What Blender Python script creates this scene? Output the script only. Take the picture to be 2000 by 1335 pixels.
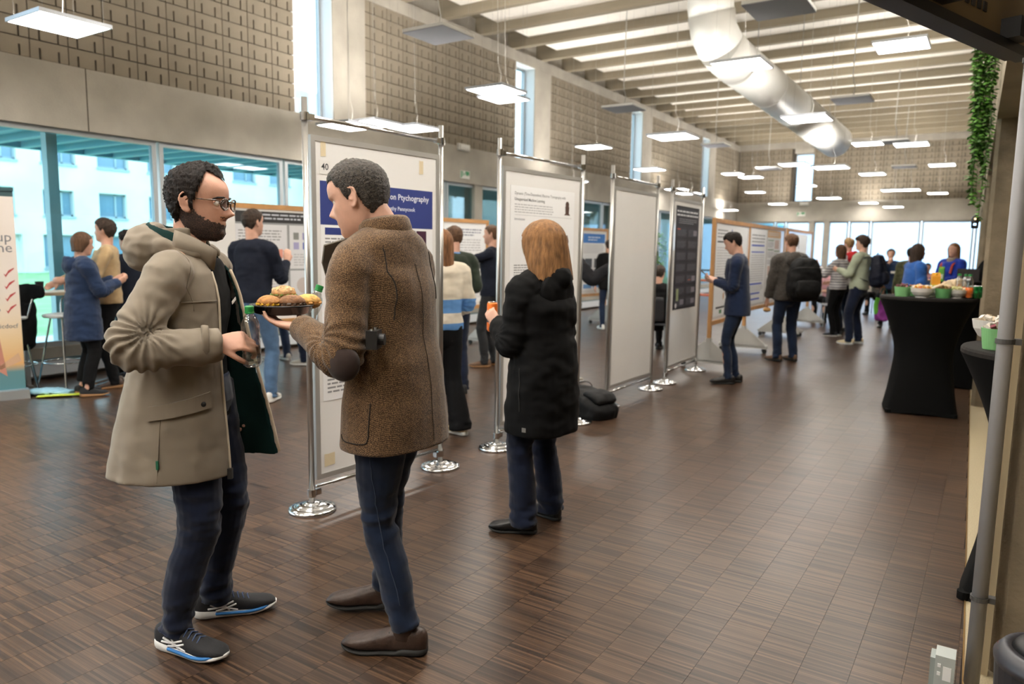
import bpy, bmesh, math, random
import numpy as np
from mathutils import Vector, Matrix, noise, Euler

for _o in list(bpy.data.objects):
    bpy.data.objects.remove(_o)
SC = bpy.context.scene
COL = SC.collection
R = math.radians
RND = random.Random(7)

# ------------------------------------------------------------------ camera
CAM_H = 1.5
_f, _pitch, _roll, _yaw = 1434.0, 0.12575, 0.01482, -0.57852
def _axes():
    cy, sy, cp, sp = math.cos(_yaw), math.sin(_yaw), math.cos(_pitch), math.sin(_pitch)
    F = Vector((sy*cp, cy*cp, -sp)); Rt = Vector((cy, -sy, 0)); U = Rt.cross(F)
    cr, sr = math.cos(_roll), math.sin(_roll)
    return Rt*cr + U*sr, U*cr - Rt*sr, F
_Rt, _U, _F = _axes()
cam_data = bpy.data.cameras.new('camera')
cam_data.sensor_width = 36.0
cam_data.lens = 36.0*_f/2000.0
cam_data.clip_start = 0.05
cam_data.clip_end = 300
cam_data.dof.use_dof = True
cam_data.dof.focus_distance = 2.7
cam_data.dof.aperture_fstop = 2.8
cam = bpy.data.objects.new('camera', cam_data)
cam.matrix_world = Matrix(((_Rt.x, _U.x, -_F.x, 0), (_Rt.y, _U.y, -_F.y, 0), (_Rt.z, _U.z, -_F.z, CAM_H), (0, 0, 0, 1)))
COL.objects.link(cam)
SC.camera = cam

# ------------------------------------------------------------------ world: bright overcast sky
world = bpy.data.worlds.new('overcast'); SC.world = world
world.use_nodes = True
_bg = world.node_tree.nodes['Background']
_bg.inputs['Color'].default_value = (0.80, 0.92, 1.0, 1)
_bg.inputs['Strength'].default_value = 5.2

# ------------------------------------------------------------------ exposure
SC.view_settings.view_transform = 'Standard'
SC.view_settings.look = 'None'
SC.view_settings.gamma = 1.0
SC.view_settings.use_curve_mapping = False
SC.view_settings.exposure = 0.2
SC.cycles.use_denoising = True
SC.cycles.denoising_input_passes = 'RGB_ALBEDO_NORMAL'
SC.cycles.denoising_prefilter = 'ACCURATE'
SC.cycles.max_bounces = 8
SC.cycles.diffuse_bounces = 5
SC.cycles.glossy_bounces = 4
SC.cycles.transmission_bounces = 8
SC.cycles.transparent_max_bounces = 16
SC.cycles.sample_clamp_indirect = 4.0
SC.cycles.caustics_reflective = False
SC.cycles.caustics_refractive = False
LAMP_DOWN = 25.0     # radiance of the pendant panels, downward
LAMP_UP = 40.0       # and their indirect share towards the ceiling
LAMP_COL = (1.0, 0.95, 0.88)

# ------------------------------------------------------------------ materials
def lin(h):
    if isinstance(h, str):
        h = tuple(int(h[i:i+2], 16) for i in (0, 2, 4))
    if max(h) > 1.0001 or isinstance(h[0], int):
        h = tuple(c/255.0 for c in h)
    return tuple(c/12.92 if c <= 0.04045 else ((c+0.055)/1.055)**2.4 for c in h)

_MATS = {}
def mat(name, color, rough=0.6, metal=0.0, vary=0.0, scale=8.0, bump=0.0, bscale=60.0, spec=0.5, stretch=None, sheen=0.0, alpha=1.0, coat=0.0):
    """a plain principled material with optional noise colour variation and noise bump (object coordinates)"""
    if name in _MATS: return _MATS[name]
    m = bpy.data.materials.new(name); m.use_nodes = True
    nt = m.node_tree; b = nt.nodes['Principled BSDF']
    c = lin(color)
    b.inputs['Base Color'].default_value = (*c, 1)
    b.inputs['Roughness'].default_value = rough
    b.inputs['Metallic'].default_value = metal
    b.inputs['Specular IOR Level'].default_value = spec
    if sheen: b.inputs['Sheen Weight'].default_value = sheen
    if coat: b.inputs['Coat Weight'].default_value = coat
    if vary or bump:
        tc = nt.nodes.new('ShaderNodeTexCoord')
        mp = nt.nodes.new('ShaderNodeMapping'); nt.links.new(tc.outputs['Object'], mp.inputs[0])
        if stretch: mp.inputs['Scale'].default_value = stretch
    if vary:
        n = nt.nodes.new('ShaderNodeTexNoise'); n.inputs['Scale'].default_value = scale; n.inputs['Detail'].default_value = 5
        nt.links.new(mp.outputs[0], n.inputs['Vector'])
        r = nt.nodes.new('ShaderNodeValToRGB')
        r.color_ramp.elements[0].position = 0.3; r.color_ramp.elements[1].position = 0.7
        r.color_ramp.elements[0].color = (*[x*(1-vary) for x in c], 1)
        r.color_ramp.elements[1].color = (*[min(1, x*(1+vary)) for x in c], 1)
        nt.links.new(n.outputs['Fac'], r.inputs[0]); nt.links.new(r.outputs[0], b.inputs['Base Color'])
    if bump:
        n2 = nt.nodes.new('ShaderNodeTexNoise'); n2.inputs['Scale'].default_value = bscale; n2.inputs['Detail'].default_value = 4
        nt.links.new(mp.outputs[0], n2.inputs['Vector'])
        bp = nt.nodes.new('ShaderNodeBump'); bp.inputs['Strength'].default_value = bump; bp.inputs['Distance'].default_value = 0.01
        nt.links.new(n2.outputs['Fac'], bp.inputs['Height']); nt.links.new(bp.outputs[0], b.inputs['Normal'])
    _MATS[name] = m
    return m

def emit(name, color, strength):
    if name in _MATS: return _MATS[name]
    m = bpy.data.materials.new(name); m.use_nodes = True
    nt = m.node_tree; nt.nodes.remove(nt.nodes['Principled BSDF'])
    e = nt.nodes.new('ShaderNodeEmission'); e.inputs[0].default_value = (*color, 1); e.inputs[1].default_value = strength
    nt.links.new(e.outputs[0], nt.nodes['Material Output'].inputs[0])
    _MATS[name] = m
    return m

def glass(name, tint, refl=1.0):
    """thin architectural glazing: tinted transparency with a fresnel reflection"""
    if name in _MATS: return _MATS[name]
    m = bpy.data.materials.new(name); m.use_nodes = True
    nt = m.node_tree; nt.nodes.remove(nt.nodes['Principled BSDF'])
    t = nt.nodes.new('ShaderNodeBsdfTransparent'); t.inputs[0].default_value = (*tint, 1)
    g = nt.nodes.new('ShaderNodeBsdfGlossy'); g.inputs['Roughness'].default_value = 0.02
    fr = nt.nodes.new('ShaderNodeFresnel'); fr.inputs[0].default_value = 1.5
    mu = nt.nodes.new('ShaderNodeMath'); mu.operation = 'MULTIPLY'; mu.inputs[1].default_value = refl
    mx = nt.nodes.new('ShaderNodeMixShader')
    nt.links.new(fr.outputs[0], mu.inputs[0]); nt.links.new(mu.outputs[0], mx.inputs[0])
    nt.links.new(t.outputs[0], mx.inputs[1]); nt.links.new(g.outputs[0], mx.inputs[2])
    nt.links.new(mx.outputs[0], nt.nodes['Material Output'].inputs[0])
    _MATS[name] = m
    return m

# ------------------------------------------------------------------ mesh helpers
class MB:
    """collects faces; build() links them as ONE mesh object"""
    def __init__(s): s.v = []; s.f = []; s.m = []; s.mats = []
    def mi(s, m):
        if m is None: return 0
        if m not in s.mats: s.mats.append(m)
        return s.mats.index(m)
    def add(s, verts, faces, m=None):
        o = len(s.v); k = s.mi(m)
        s.v += [tuple(map(float, p)) for p in verts]
        s.f += [tuple(int(i)+o for i in f) for f in faces]; s.m += [k]*len(faces)
        return s
    def box(s, x0, x1, y0, y1, z0, z1, m=None, M=None):
        vs = [(x, y, z) for x in (x0, x1) for y in (y0, y1) for z in (z0, z1)]
        if M is not None: vs = [tuple(M @ Vector(p)) for p in vs]
        return s.add(vs, [(0, 1, 3, 2), (4, 6, 7, 5), (0, 4, 5, 1), (2, 3, 7, 6), (0, 2, 6, 4), (1, 5, 7, 3)], m)
    def cyl(s, p0, p1, r0, r1=None, n=12, m=None, caps=True):
        r1 = r0 if r1 is None else r1
        p0 = Vector(p0); p1 = Vector(p1); d = (p1-p0).normalized()
        a = d.orthogonal().normalized(); b = d.cross(a)
        vs = []
        for p, r in ((p0, r0), (p1, r1)):
            for i in range(n):
                t = 2*math.pi*i/n
                vs.append(p + (a*math.cos(t)+b*math.sin(t))*r)
        fs = [(i, (i+1) % n, n+(i+1) % n, n+i) for i in range(n)]
        if caps: fs += [tuple(range(n-1, -1, -1)), tuple(range(n, 2*n))]
        return s.add(vs, fs, m)
    def lathe(s, prof, n=24, m=None, c=(0, 0, 0), fn=None):
        """prof: (r, z) list around Z at c"""
        vs = []; 
        for k, (r, z) in enumerate(prof):
            for i in range(n):
                t = 2*math.pi*i/n
                rr = r if fn is None else r*fn(k, t)
                vs.append((c[0]+rr*math.cos(t), c[1]+rr*math.sin(t), c[2]+z))
        fs = []
        for k in range(len(prof)-1):
            for i in range(n):
                j = (i+1) % n
                fs.append((k*n+i, k*n+j, (k+1)*n+j, (k+1)*n+i))
        if prof[0][0] > 1e-6: fs.append(tuple(range(n-1, -1, -1)))
        if prof[-1][0] > 1e-6: fs.append(tuple((len(prof)-1)*n+i for i in range(n)))
        return s.add(vs, fs, m)
    def tube(s, pts, r, n=8, m=None, close=True):
        V, F = tube_mesh(pts, [r]*len(pts) if not hasattr(r, '__len__') else r, n, 0)
        return s.add(V, F, m)
    def build(s, name, m=None, parent=None, smooth=False, loc=None, rz=None, flat_angle=None):
        me = bpy.data.meshes.new(name)
        me.from_pydata(s.v, [], s.f)
        ms = s.mats if s.mats else ([m] if m else [])
        for x in ms: me.materials.append(x)
        if len(ms) > 1: me.polygons.foreach_set('material_index', s.m)
        if smooth: me.polygons.foreach_set('use_smooth', [True]*len(me.polygons))
        me.update()
        o = bpy.data.objects.new(name, me); COL.objects.link(o)
        if parent is not None: o.parent = parent
        if loc is not None: o.location = loc
        if rz is not None: o.rotation_euler = (0, 0, rz)
        return o

def catmull(P, per):
    P = np.asarray(P, float); n = len(P)
    if per <= 1: return P
    out = []
    for i in range(n-1):
        p0 = P[max(i-1, 0)]; p1 = P[i]; p2 = P[i+1]; p3 = P[min(i+2, n-1)]
        for k in range(per):
            t = k/per
            out.append(0.5*((2*p1)+(-p0+p2)*t+(2*p0-5*p1+4*p2-p3)*t*t+(-p0+3*p1-3*p2+p3)*t**3))
    out.append(P[-1])
    return np.array(out)

def tube_mesh(pts, radii, n=12, per=4, side=(1, 0, 0), ends=(0.5, 0.5), sup=2.0, wr=0.0, wf=1.0, seed=0):
    """closed tube through pts; radii scalar or (a, b): a along 'side', b across. rounded ends."""
    P = np.asarray(pts, float)
    Rr = np.array([(r, r) if np.isscalar(r) else tuple(r) for r in radii], float)
    C = catmull(P, per) if per else P; Q = catmull(Rr, per) if per else Rr
    T = np.gradient(C, axis=0); T /= np.linalg.norm(T, axis=1)[:, None]+1e-9
    sd = np.array(side, float); V = []
    sd = sd - T[0]*sd.dot(T[0])
    if np.linalg.norm(sd) < 1e-3: sd = np.cross(T[0], (0.3, 0.5, 0.8))
    th = np.arange(n)*2*np.pi/n; ct = np.cos(th); st = np.sin(th)
    if sup != 2.0:
        ct = np.sign(ct)*np.abs(ct)**(2/sup); st = np.sign(st)*np.abs(st)**(2/sup)
    rings = []
    e0, e1 = ends
    seq = []
    if e0: seq += [(0, -e0, 0.45), (0, -e0*0.75, 0.75)]
    seq += [(i, 0, 1.0) for i in range(len(C))]
    if e1: seq += [(len(C)-1, e1*0.75, 0.75), (len(C)-1, e1, 0.45)]
    last = None
    for i, off, sc in seq:
        t = T[i]
        sd = sd - t*sd.dot(t); sd /= np.linalg.norm(sd)+1e-9
        b = np.cross(t, sd)
        rad = Q[i]*sc; mm = Q[i].min()
        c = C[i]+t*off*mm
        w = 1.0
        if wr and off == 0:
            w = 1+wr*np.array([noise.noise(Vector((c[0]*3*wf+seed+ct[k]*0.8, c[1]*3*wf+st[k]*0.8, i*0.55*wf+seed))) for k in range(n)])
        ring = c + (sd[None]*(rad[0]*ct*w)[:, None]) + (b[None]*(rad[1]*st*w)[:, None])
        rings.append(ring)
    V = np.concatenate(rings); m = len(rings); F = []
    for k in range(m-1):
        for i in range(n):
            j = (i+1) % n
            F.append((k*n+i, k*n+j, (k+1)*n+j, (k+1)*n+i))
    F.append(tuple(range(n-1, -1, -1))); F.append(tuple((m-1)*n+i for i in range(n)))
    return V, F

def tag(o, label=None, cat=None, group=None, kind=None):
    if label: o['label'] = label
    if cat: o['category'] = cat
    if group: o['group'] = group
    if kind: o['kind'] = kind
    return o
def empty(name, loc=(0, 0, 0), rz=0.0, label=None, cat=None, group=None, kind=None):
    o = bpy.data.objects.new(name, None); COL.objects.link(o)
    o.empty_display_size = 0.1
    o.location = loc; o.rotation_euler = (0, 0, rz)
    return tag(o, label, cat, group, kind)
def kids(o): return [c for c in bpy.data.objects if c.parent is o]
def copy_tree(o, parent=None):
    c = o.copy(); COL.objects.link(c)
    if parent is not None: c.parent = parent
    for ch in kids(o): copy_tree(ch, c)
    return c
_TS = bpy.data.scenes.new('work')
def evalmesh(o):
    """mesh of an object linked only in the work scene, modifiers applied"""
    _TS.view_layers[0].update(); dg = _TS.view_layers[0].depsgraph
    return bpy.data.meshes.new_from_object(o.evaluated_get(dg), depsgraph=dg)
def text(name, body, size, m, parent, loc, rot, align='LEFT', extrude=0.0, bold=False):
    cu = bpy.data.curves.new(name, 'FONT'); cu.body = body; cu.size = size
    cu.align_x = align; cu.align_y = 'CENTER'; cu.extrude = extrude; cu.resolution_u = 2
    if bold: cu.offset = size*0.015
    t = bpy.data.objects.new(name, cu); _TS.collection.objects.link(t)
    me = evalmesh(t); bpy.data.objects.remove(t); bpy.data.curves.remove(cu)
    me.materials.clear(); me.materials.append(m)
    o = bpy.data.objects.new(name, me); COL.objects.link(o)
    o.parent = parent; o.location = loc; o.rotation_euler = rot
    return o
# ------------------------------------------------------------------ the hall: floor, walls, ceiling
XL, XR, YB, YF = -8.8, -0.05, 29.7, -4.0      # left wall face, floor edge on the right, far wall, wall behind the camera
ZW, ZB, ZT = 2.76, 3.45, 5.45                 # window head, top of the concrete band, top of the blocks

def parquet():
    m = bpy.data.materials.new('dark_strip_parquet'); m.use_nodes = True
    nt = m.node_tree; b = nt.nodes['Principled BSDF']; L = nt.links.new
    tc = nt.nodes.new('ShaderNodeNewGeometry')      # world position, so that every block carries its own strips
    def brick(w, h, off, c1, c2, mo, ms, vec):
        t = nt.nodes.new('ShaderNodeTexBrick')
        t.offset = off; t.inputs['Scale'].default_value = 1.0
        t.inputs['Brick Width'].default_value = w; t.inputs['Row Height'].default_value = h
        t.inputs['Mortar Size'].default_value = ms; t.inputs['Bias'].default_value = 0.0
        t.inputs['Color1'].default_value = (*c1, 1); t.inputs['Color2'].default_value = (*c2, 1); t.inputs['Mortar'].default_value = (*mo, 1)
        L(vec, t.inputs['Vector']); return t
    strips = brick(0.16, 0.0112, 0.0, (0.023, 0.013, 0.009), (0.098, 0.057, 0.034), (0.022, 0.014, 0.01), 0.0006, tc.outputs['Position'])
    bund = brick(0.16, 0.48, 0.0, (0.93, 0.93, 0.93), (1.06, 1.05, 1.03), (0.9, 0.9, 0.9), 0.0004, tc.outputs['Position'])
    mp = nt.nodes.new('ShaderNodeMapping'); mp.inputs['Scale'].default_value = (2.2, 60, 1); L(tc.outputs['Position'], mp.inputs[0])
    n = nt.nodes.new('ShaderNodeTexNoise'); n.inputs['Scale'].default_value = 2.0; n.inputs['Detail'].default_value = 6; L(mp.outputs[0], n.inputs['Vector'])
    rp = nt.nodes.new('ShaderNodeValToRGB'); rp.color_ramp.elements[0].position = 0.35; rp.color_ramp.elements[1].position = 0.72
    rp.color_ramp.elements[0].color = (0.72, 0.72, 0.72, 1); rp.color_ramp.elements[1].color = (1.35, 1.28, 1.2, 1); L(n.outputs['Fac'], rp.inputs[0])
    m1 = nt.nodes.new('ShaderNodeMix'); m1.data_type = 'RGBA'; m1.blend_type = 'MULTIPLY'; m1.inputs[0].default_value = 1
    L(strips.outputs['Color'], m1.inputs[6]); L(bund.outputs['Color'], m1.inputs[7])
    m2 = nt.nodes.new('ShaderNodeMix'); m2.data_type = 'RGBA'; m2.blend_type = 'MULTIPLY'; m2.inputs[0].default_value = 1
    L(m1.outputs[2], m2.inputs[6]); L(rp.outputs[0], m2.inputs[7]); L(m2.outputs[2], b.inputs['Base Color'])
    n2 = nt.nodes.new('ShaderNodeTexNoise'); n2.inputs['Scale'].default_value = 1.3; n2.inputs['Detail'].default_value = 4; L(tc.outputs['Position'], n2.inputs['Vector'])
    mr = nt.nodes.new('ShaderNodeMapRange'); mr.inputs[3].default_value = 0.285; mr.inputs[4].default_value = 0.36; L(n2.outputs['Fac'], mr.inputs[0])
    L(mr.outputs[0], b.inputs['Roughness'])
    b.inputs['Specular IOR Level'].default_value = 0.42
    return m

def concrete(name, color, vary=0.16, stretch=(1, 1, 1), pits=True):
    m = mat(name, color, rough=0.85, vary=vary, scale=1.6, bump=0.25, bscale=45, stretch=stretch, spec=0.25)
    return m
M_CONC = concrete('cast_concrete', (162, 156, 146))
M_CONC_R = concrete('cast_concrete_column', (146, 134, 114))
M_BLOCK = mat('concrete_block', (128, 119, 105), rough=0.9, vary=0.10, scale=3, bump=0.3, bscale=140, spec=0.2)
M_BACK = mat('block_joint_dark', (70, 63, 54), rough=0.95)  # dark tone of the block joints, slots and pour joints
M_BEAM = concrete('beam_concrete', (140, 130, 112), stretch=(0.4, 2, 2))
M_PANEL = mat('white_ceiling_board', (238, 233, 224), rough=0.8, vary=0.03)
M_ALU = mat('aluminium_frame', (168, 172, 174), rough=0.45, metal=0.55)
M_ALU_D = mat('dark_aluminium', (88, 108, 112), rough=0.5, metal=0.3)
M_WHITE = mat('white_reveal', (232, 236, 240), rough=0.6)
M_TERR = mat('terrazzo', (172, 158, 128), rough=0.55, vary=0.18, scale=160, bump=0.05)

def xr(y): return 0.087-0.0222*y                 # the right hand edge of the hall runs slightly askew
def slab(left, right, y0, y1, z0, z1, m=None, mb=None):
    mb = mb or MB(); p = [(left(y0), y0), (right(y0), y0), (right(y1), y1), (left(y1), y1)]
    return mb.add([(*q, z0) for q in p]+[(*q, z1) for q in p], [(3, 2, 1, 0), (4, 5, 6, 7)]+[(i, (i+1) % 4, 4+(i+1) % 4, 4+i) for i in range(4)], m)
fl = slab(lambda y: XL-0.3, xr, YF, YB+0.3, -0.2, -0.003).build('floor', mat('parquet_joint', (42, 30, 23), rough=0.9)); tag(fl, kind='structure')
M_PARQ = parquet()
def parquet_blocks():
    """strip parquet laid in blocks of 16 x 48 cm: the nearest blocks in view singly, the others joined"""
    w, l, g = 0.16, 0.48, 0.0002; sp = []
    inv = cam.matrix_world.inverted()
    for i in range(int(XL/w)-1, 2):
        for j in range(int(YF/l)-1, int(YB/l)+1):
            x0, x1, y0, y1 = max(i*w, XL), (i+1)*w, max(j*l, YF), min((j+1)*l, YB)
            x1 = min(x1, xr(y0), xr(y1))
            if x1-x0 < 0.01 or y1-y0 < 0.01: continue
            q = inv @ Vector(((x0+x1)/2, (y0+y1)/2, 0)); ok = q.z < -0.3 and abs(q.x/q.z)*_f < 1000 and abs(q.y/q.z)*_f < 667 and x1-x0 > 0.159 and y1-y0 > 0.479
            sp.append(((q.length if ok else 1e3+q.length), x0, x1, y0, y1))
    sp.sort(); me = None
    def blk(mb, x0, x1, y0, y1):
        b = 0.0004; T = [(x0+g+b, y0+g+b), (x1-g-b, y0+g+b), (x1-g-b, y1-g-b), (x0+g+b, y1-g-b)]; B = [(x0+g, y0+g), (x1-g, y0+g), (x1-g, y1-g), (x0+g, y1-g)]
        mb.add([(*p, -0.0029) for p in B]+[(*p, -0.0006) for p in B]+[(*p, 0.0) for p in T], [(8, 9, 10, 11)]+[(i, (i+1) % 4, 4+(i+1) % 4, 4+i) for i in range(4)]+[(4+i, 4+(i+1) % 4, 8+(i+1) % 4, 8+i) for i in range(4)])
    for d, x0, x1, y0, y1 in sp[:298]:
        if me is None: o = MB(); blk(o, 0, w, 0, l); o = o.build('parquet_block', M_PARQ, fl); me = o.data
        else: o = bpy.data.objects.new('parquet_block', me); COL.objects.link(o); o.parent = fl
        o.location = (x0, y0, 0)
    r = MB()
    for d, x0, x1, y0, y1 in sp[298:]: blk(r, x0, x1, y0, y1)
    tag(r.build('parquet_field', M_PARQ, fl), kind='stuff')
parquet_blocks()
tf = slab(xr, lambda y: 4.2, YF, YB+0.3, -0.2, 0.0).build('floor_terrazzo', M_TERR); tag(tf, kind='structure')
tr = slab(lambda y: xr(y)-0.003, lambda y: xr(y)+0.003, YF+0.05, YB-0.05, -0.05, 0.003).build('trim_1', mat('brass_edge', (140, 110, 64), rough=0.4, metal=0.7)); tag(tr, kind='structure')

# --- left wall: sill, band, ledge, backing with slit windows
slits = [1.62+5.93*k for k in range(5)]           # upper slit windows start at these Y, 0.75 wide
SW, PW = 0.75, 0.70                                # slit width, pilaster width
wl = MB()
wl.box(XL-0.35, XL, YF, YB, -0.1, 0.33, M_CONC)                 # sill wall
wl.box(XL-0.35, XL+0.012, YF, YB, ZW, ZB, M_CONC)               # band
wl.box(XL-0.35, XL+0.02, YF, YB, ZT-0.02, 5.65, M_CONC)         # ledge beam
wl.box(XL-0.35, XL-0.10, YF, YB, 5.65, 6.2, M_CONC)
y = YF
for s in slits:
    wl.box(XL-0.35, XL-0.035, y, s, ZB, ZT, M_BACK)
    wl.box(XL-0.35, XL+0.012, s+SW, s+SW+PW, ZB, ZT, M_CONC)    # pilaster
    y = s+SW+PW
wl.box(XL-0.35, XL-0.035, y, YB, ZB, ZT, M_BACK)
WALL_L = tag(wl.build('wall_left'), kind='structure')

# pour joints in the band
jb = MB()
for yy in (4.55, 10.9, 16.8, 22.7): jb.box(XL+0.008, XL+0.014, yy-0.006, yy+0.006, ZW, ZB)
jb.build('pour_joint', M_BACK, WALL_L)

BW, BH = 0.396, 0.20
def block_mesh():
    """one concrete block with two slots cut in from the lower edge (face looks along +X)"""
    g = 0.006; w = BW-2*g; h = BH-2*g; sw = 0.021; sh = 0.115
    a, b = w*0.25, w*0.75
    out = [(0, 0), (a-sw/2, 0), (a-sw/2, sh), (a+sw/2, sh), (a+sw/2, 0), (b-sw/2, 0), (b-sw/2, sh), (b+sw/2, sh), (b+sw/2, 0), (w, 0), (w, h), (0, h)]
    n = len(out)
    V = [(0.035, g+p, g+q) for p, q in out]+[(0, g+p, g+q) for p, q in out]
    F = [(0, 1, 2, 11), (2, 3, 10, 11), (3, 4, 5, 6), (3, 6, 7, 10), (7, 8, 9, 10)]
    F += [((i+1) % n, i, n+i, n+(i+1) % n) for i in range(n)]
    return V, F
_bV, _bF = block_mesh()
_bme = bpy.data.meshes.new('concrete_block'); _bme.from_pydata(_bV, [], _bF); _bme.materials.append(M_BLOCK)
spots = []
edges = []
y = 3.07-5.93
for s in slits+[YB+0.001]:
    lo = (slits[slits.index(s)-1]+SW+PW) if s in slits and slits.index(s) > 0 else (slits[-1]+SW+PW if s not in slits else YF)
    k = 1
    while s-k*BW > lo-0.001:
        spots += [(s-k*BW, ZB+BH*r) for r in range(10)]; k += 1
    rest = s-(k-1)*BW-lo
    if rest > 0.05: edges.append((lo, lo+rest))
vis = [p for p in spots if p[0] > 3.0 and not (p[0] < 7.6 and p[1] > 3.45+(p[0]-2.9)*0.50)]
vis.sort(key=lambda p: p[0]); near = vis[:296]; nearset = set(near)
for p in near:
    o = bpy.data.objects.new('concrete_block', _bme); COL.objects.link(o); o.parent = WALL_L
    o.location = (XL-0.035, p[0], p[1])
mb = MB(); Bv = np.array(_bV)
for p in spots:
    if p in nearset: continue
    mb.add(Bv+np.array((XL-0.035, p[0], p[1])), _bF, M_BLOCK)
for lo, hi in edges:
    for r in range(10): mb.box(XL-0.035, XL, lo+0.004, hi-0.006, ZB+BH*r+0.006, ZB+BH*(r+1)-0.006, M_BLOCK)
tag(mb.build('block_masonry', M_BLOCK, WALL_L), kind='stuff')

# --- far wall
wb = MB()
fx = [(-6.70, -6.02)]
wb.box(XL-0.3, 4.2, YB, YB+0.35, ZW-0.06, ZB, M_CONC)
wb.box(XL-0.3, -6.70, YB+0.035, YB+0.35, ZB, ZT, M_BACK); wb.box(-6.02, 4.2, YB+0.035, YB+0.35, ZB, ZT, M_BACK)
wb.box(XL-0.3, 4.2, YB, YB+0.35, ZT-0.02, 6.2, M_CONC); wb.box(-6.70, -6.02, YB, YB+0.35, 5.25, ZT, M_CONC)
wb.box(XL-0.3, 4.2, YB, YB+0.35, -0.1, 0.35, M_CONC)
WALL_B = tag(wb.build('wall_back'), kind='structure')
_Mz = Matrix.Rotation(-math.pi/2, 4, 'Z')
far_spots = []
x = XL+0.02
while x < -6.70-0.2: far_spots += [(min(x, -6.70-BW), r) for r in range(10)]; x += BW
x = -6.02
while x < -0.5: far_spots += [(x, r) for r in range(10)]; x += BW
for x, r in far_spots:
    o = bpy.data.objects.new('concrete_block', _bme); COL.objects.link(o); o.parent = WALL_B
    o.matrix_local = Matrix.Translation((x, YB+0.035, ZB+BH*r)) @ _Mz
mb = MB(); x2 = x+BW
while x2 < 4: mb.box(x2, x2+BW-0.01, YB, YB+0.035, ZB, ZT, M_BLOCK); x2 += BW
mb.build('block_end_field', M_BLOCK, WALL_B)

# --- right side: columns, lintel, wall above and the aisle behind
wr = MB()
slab(xr, lambda y: 0.75, YF, YB, 2.81, 6.2, M_CONC_R, wr)
tag(MB().box(0.75, 4.2, YF, YB, 2.85, 3.1).build('ceiling_aisle', M_CONC_R), kind='structure')
WALL_R = tag(wr.build('wall_right'), kind='structure')
M_CONC_P = mat('pitted_concrete', (134, 121, 101), rough=0.85, vary=0.22, scale=5, bump=0.5, bscale=38, spec=0.25)
for k, yy in enumerate((3.04, 8.62, 14.5, 20.4, 26.3)):
    c = 0.035; x0, x1, y0, y1 = (0.096 if k == 0 else xr(yy)+0.004), 0.62, yy, yy+(0.34 if k == 0 else 0.45)
    ol = [(x0+c, y0), (x1, y0), (x1, y1), (x0, y1), (x0, y0+c)]
    m = MB(); n = 5
    m.add([(*p, -0.02) for p in ol]+[(*p, 2.81) for p in ol], [(i, (i+1) % n, n+(i+1) % n, n+i) for i in range(n)]+[tuple(range(n-1, -1, -1)), tuple(range(n, 2*n))])
    tag(m.build('wall_right_column', M_CONC_P), kind='structure')
wo = tag(MB().box(4.0, 4.2, YF, YB, 0, 3.1, M_CONC_R).build('wall_right_aisle'), kind='structure')
wf = tag(MB().box(XL-0.35, 4.2, YF-0.2, YF, -0.1, 6.2, M_CONC).build('wall_front'), kind='structure')

# --- ceiling: slab, concrete beams, white boards between them
ce = tag(MB().box(XL-0.35, 0.6, YF, YB+0.3, 6.08, 6.3, M_BEAM).build('ceiling'), kind='structure')
bm0 = None
k = -14
while 12.15+1.15*k < YB-0.2:
    yn = 12.15+1.15*k; k += 1
    if yn < YF: continue
    if bm0 is None:
        b0 = MB().box(XL-0.1, -0.05, 0, 0.14, 5.65, 6.08).build('concrete_beam', M_BEAM, ce); bm0 = b0.data; b0.location.y = yn
        p0 = MB().box(XL+0.42, -0.35, 0.15, 1.14, 5.81, 5.84).build('ceiling_board', M_PANEL, ce); pm0 = p0.data; p0.location.y = yn
        q0 = MB().box(XL-0.1, XL+0.42, 0.14, 1.15, 5.96, 6.08).build('edge_soffit', M_BEAM, ce); qm0 = q0.data; q0.location.y = yn
    else:
        for nm, dm in (('concrete_beam', bm0), ('ceiling_board', pm0), ('edge_soffit', qm0)):
            o = bpy.data.objects.new(nm, dm); COL.objects.link(o); o.parent = ce; o.location.y = yn

# ------------------------------------------------------------------ windows
G_TEAL = glass('teal_glazing', (0.72, 0.885, 0.945), 0.9)
G_BLUE = glass('blue_glazing', (0.84, 0.92, 1.0), 0.8)
G_UP = glass('slit_glazing', (0.88, 0.96, 1.0), 0.6)
_wn = [0]
def window(plane, a0, a1, z0, z1, pos, fw, g, label, frame=M_ALU, depth=0.07, transoms=()):
    """a framed pane; plane 'X' lies in a wall of constant X (a along Y), 'Y' the other way"""
    _wn[0] += 1
    m = MB()
    def bx(u0, u1, v0, v1, t=depth):
        if plane == 'X': m.box(pos-t/2, pos+t/2, u0, u1, v0, v1, frame)
        else: m.box(u0, u1, pos-t/2, pos+t/2, v0, v1, frame)
    bx(a0, a0+fw, z0, z1); bx(a1-fw, a1, z0, z1); bx(a0+fw, a1-fw, z0, z0+fw); bx(a0+fw, a1-fw, z1-fw, z1)
    w = tag(m.build('window_%d' % _wn[0]), label, kind='structure')
    p = MB()
    if plane == 'X': p.box(pos-0.006, pos+0.006, a0+fw, a1-fw, z0+fw, z1-fw)
    else: p.box(a0+fw, a1-fw, pos-0.006, pos+0.006, z0+fw, z1-fw)
    p.build('pane', g, w)
    for tz in transoms:
        mm = MB()
        if plane == 'X': mm.box(pos-0.03, pos+0.03, a0+fw, a1-fw, tz-0.03, tz+0.03)
        else: mm.box(a0+fw, a1-fw, pos-0.03, pos+0.03, tz-0.03, tz+0.03)
        mm.build('transom', frame, w)
    return w
mull = [0.9, 5.42, 7.37, 9.15, 11.2, 12.2, 14.0, 15.9, 17.86, 18.55, 20.2, 21.9, 23.9, 25.9, 27.9, 29.6]
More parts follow.
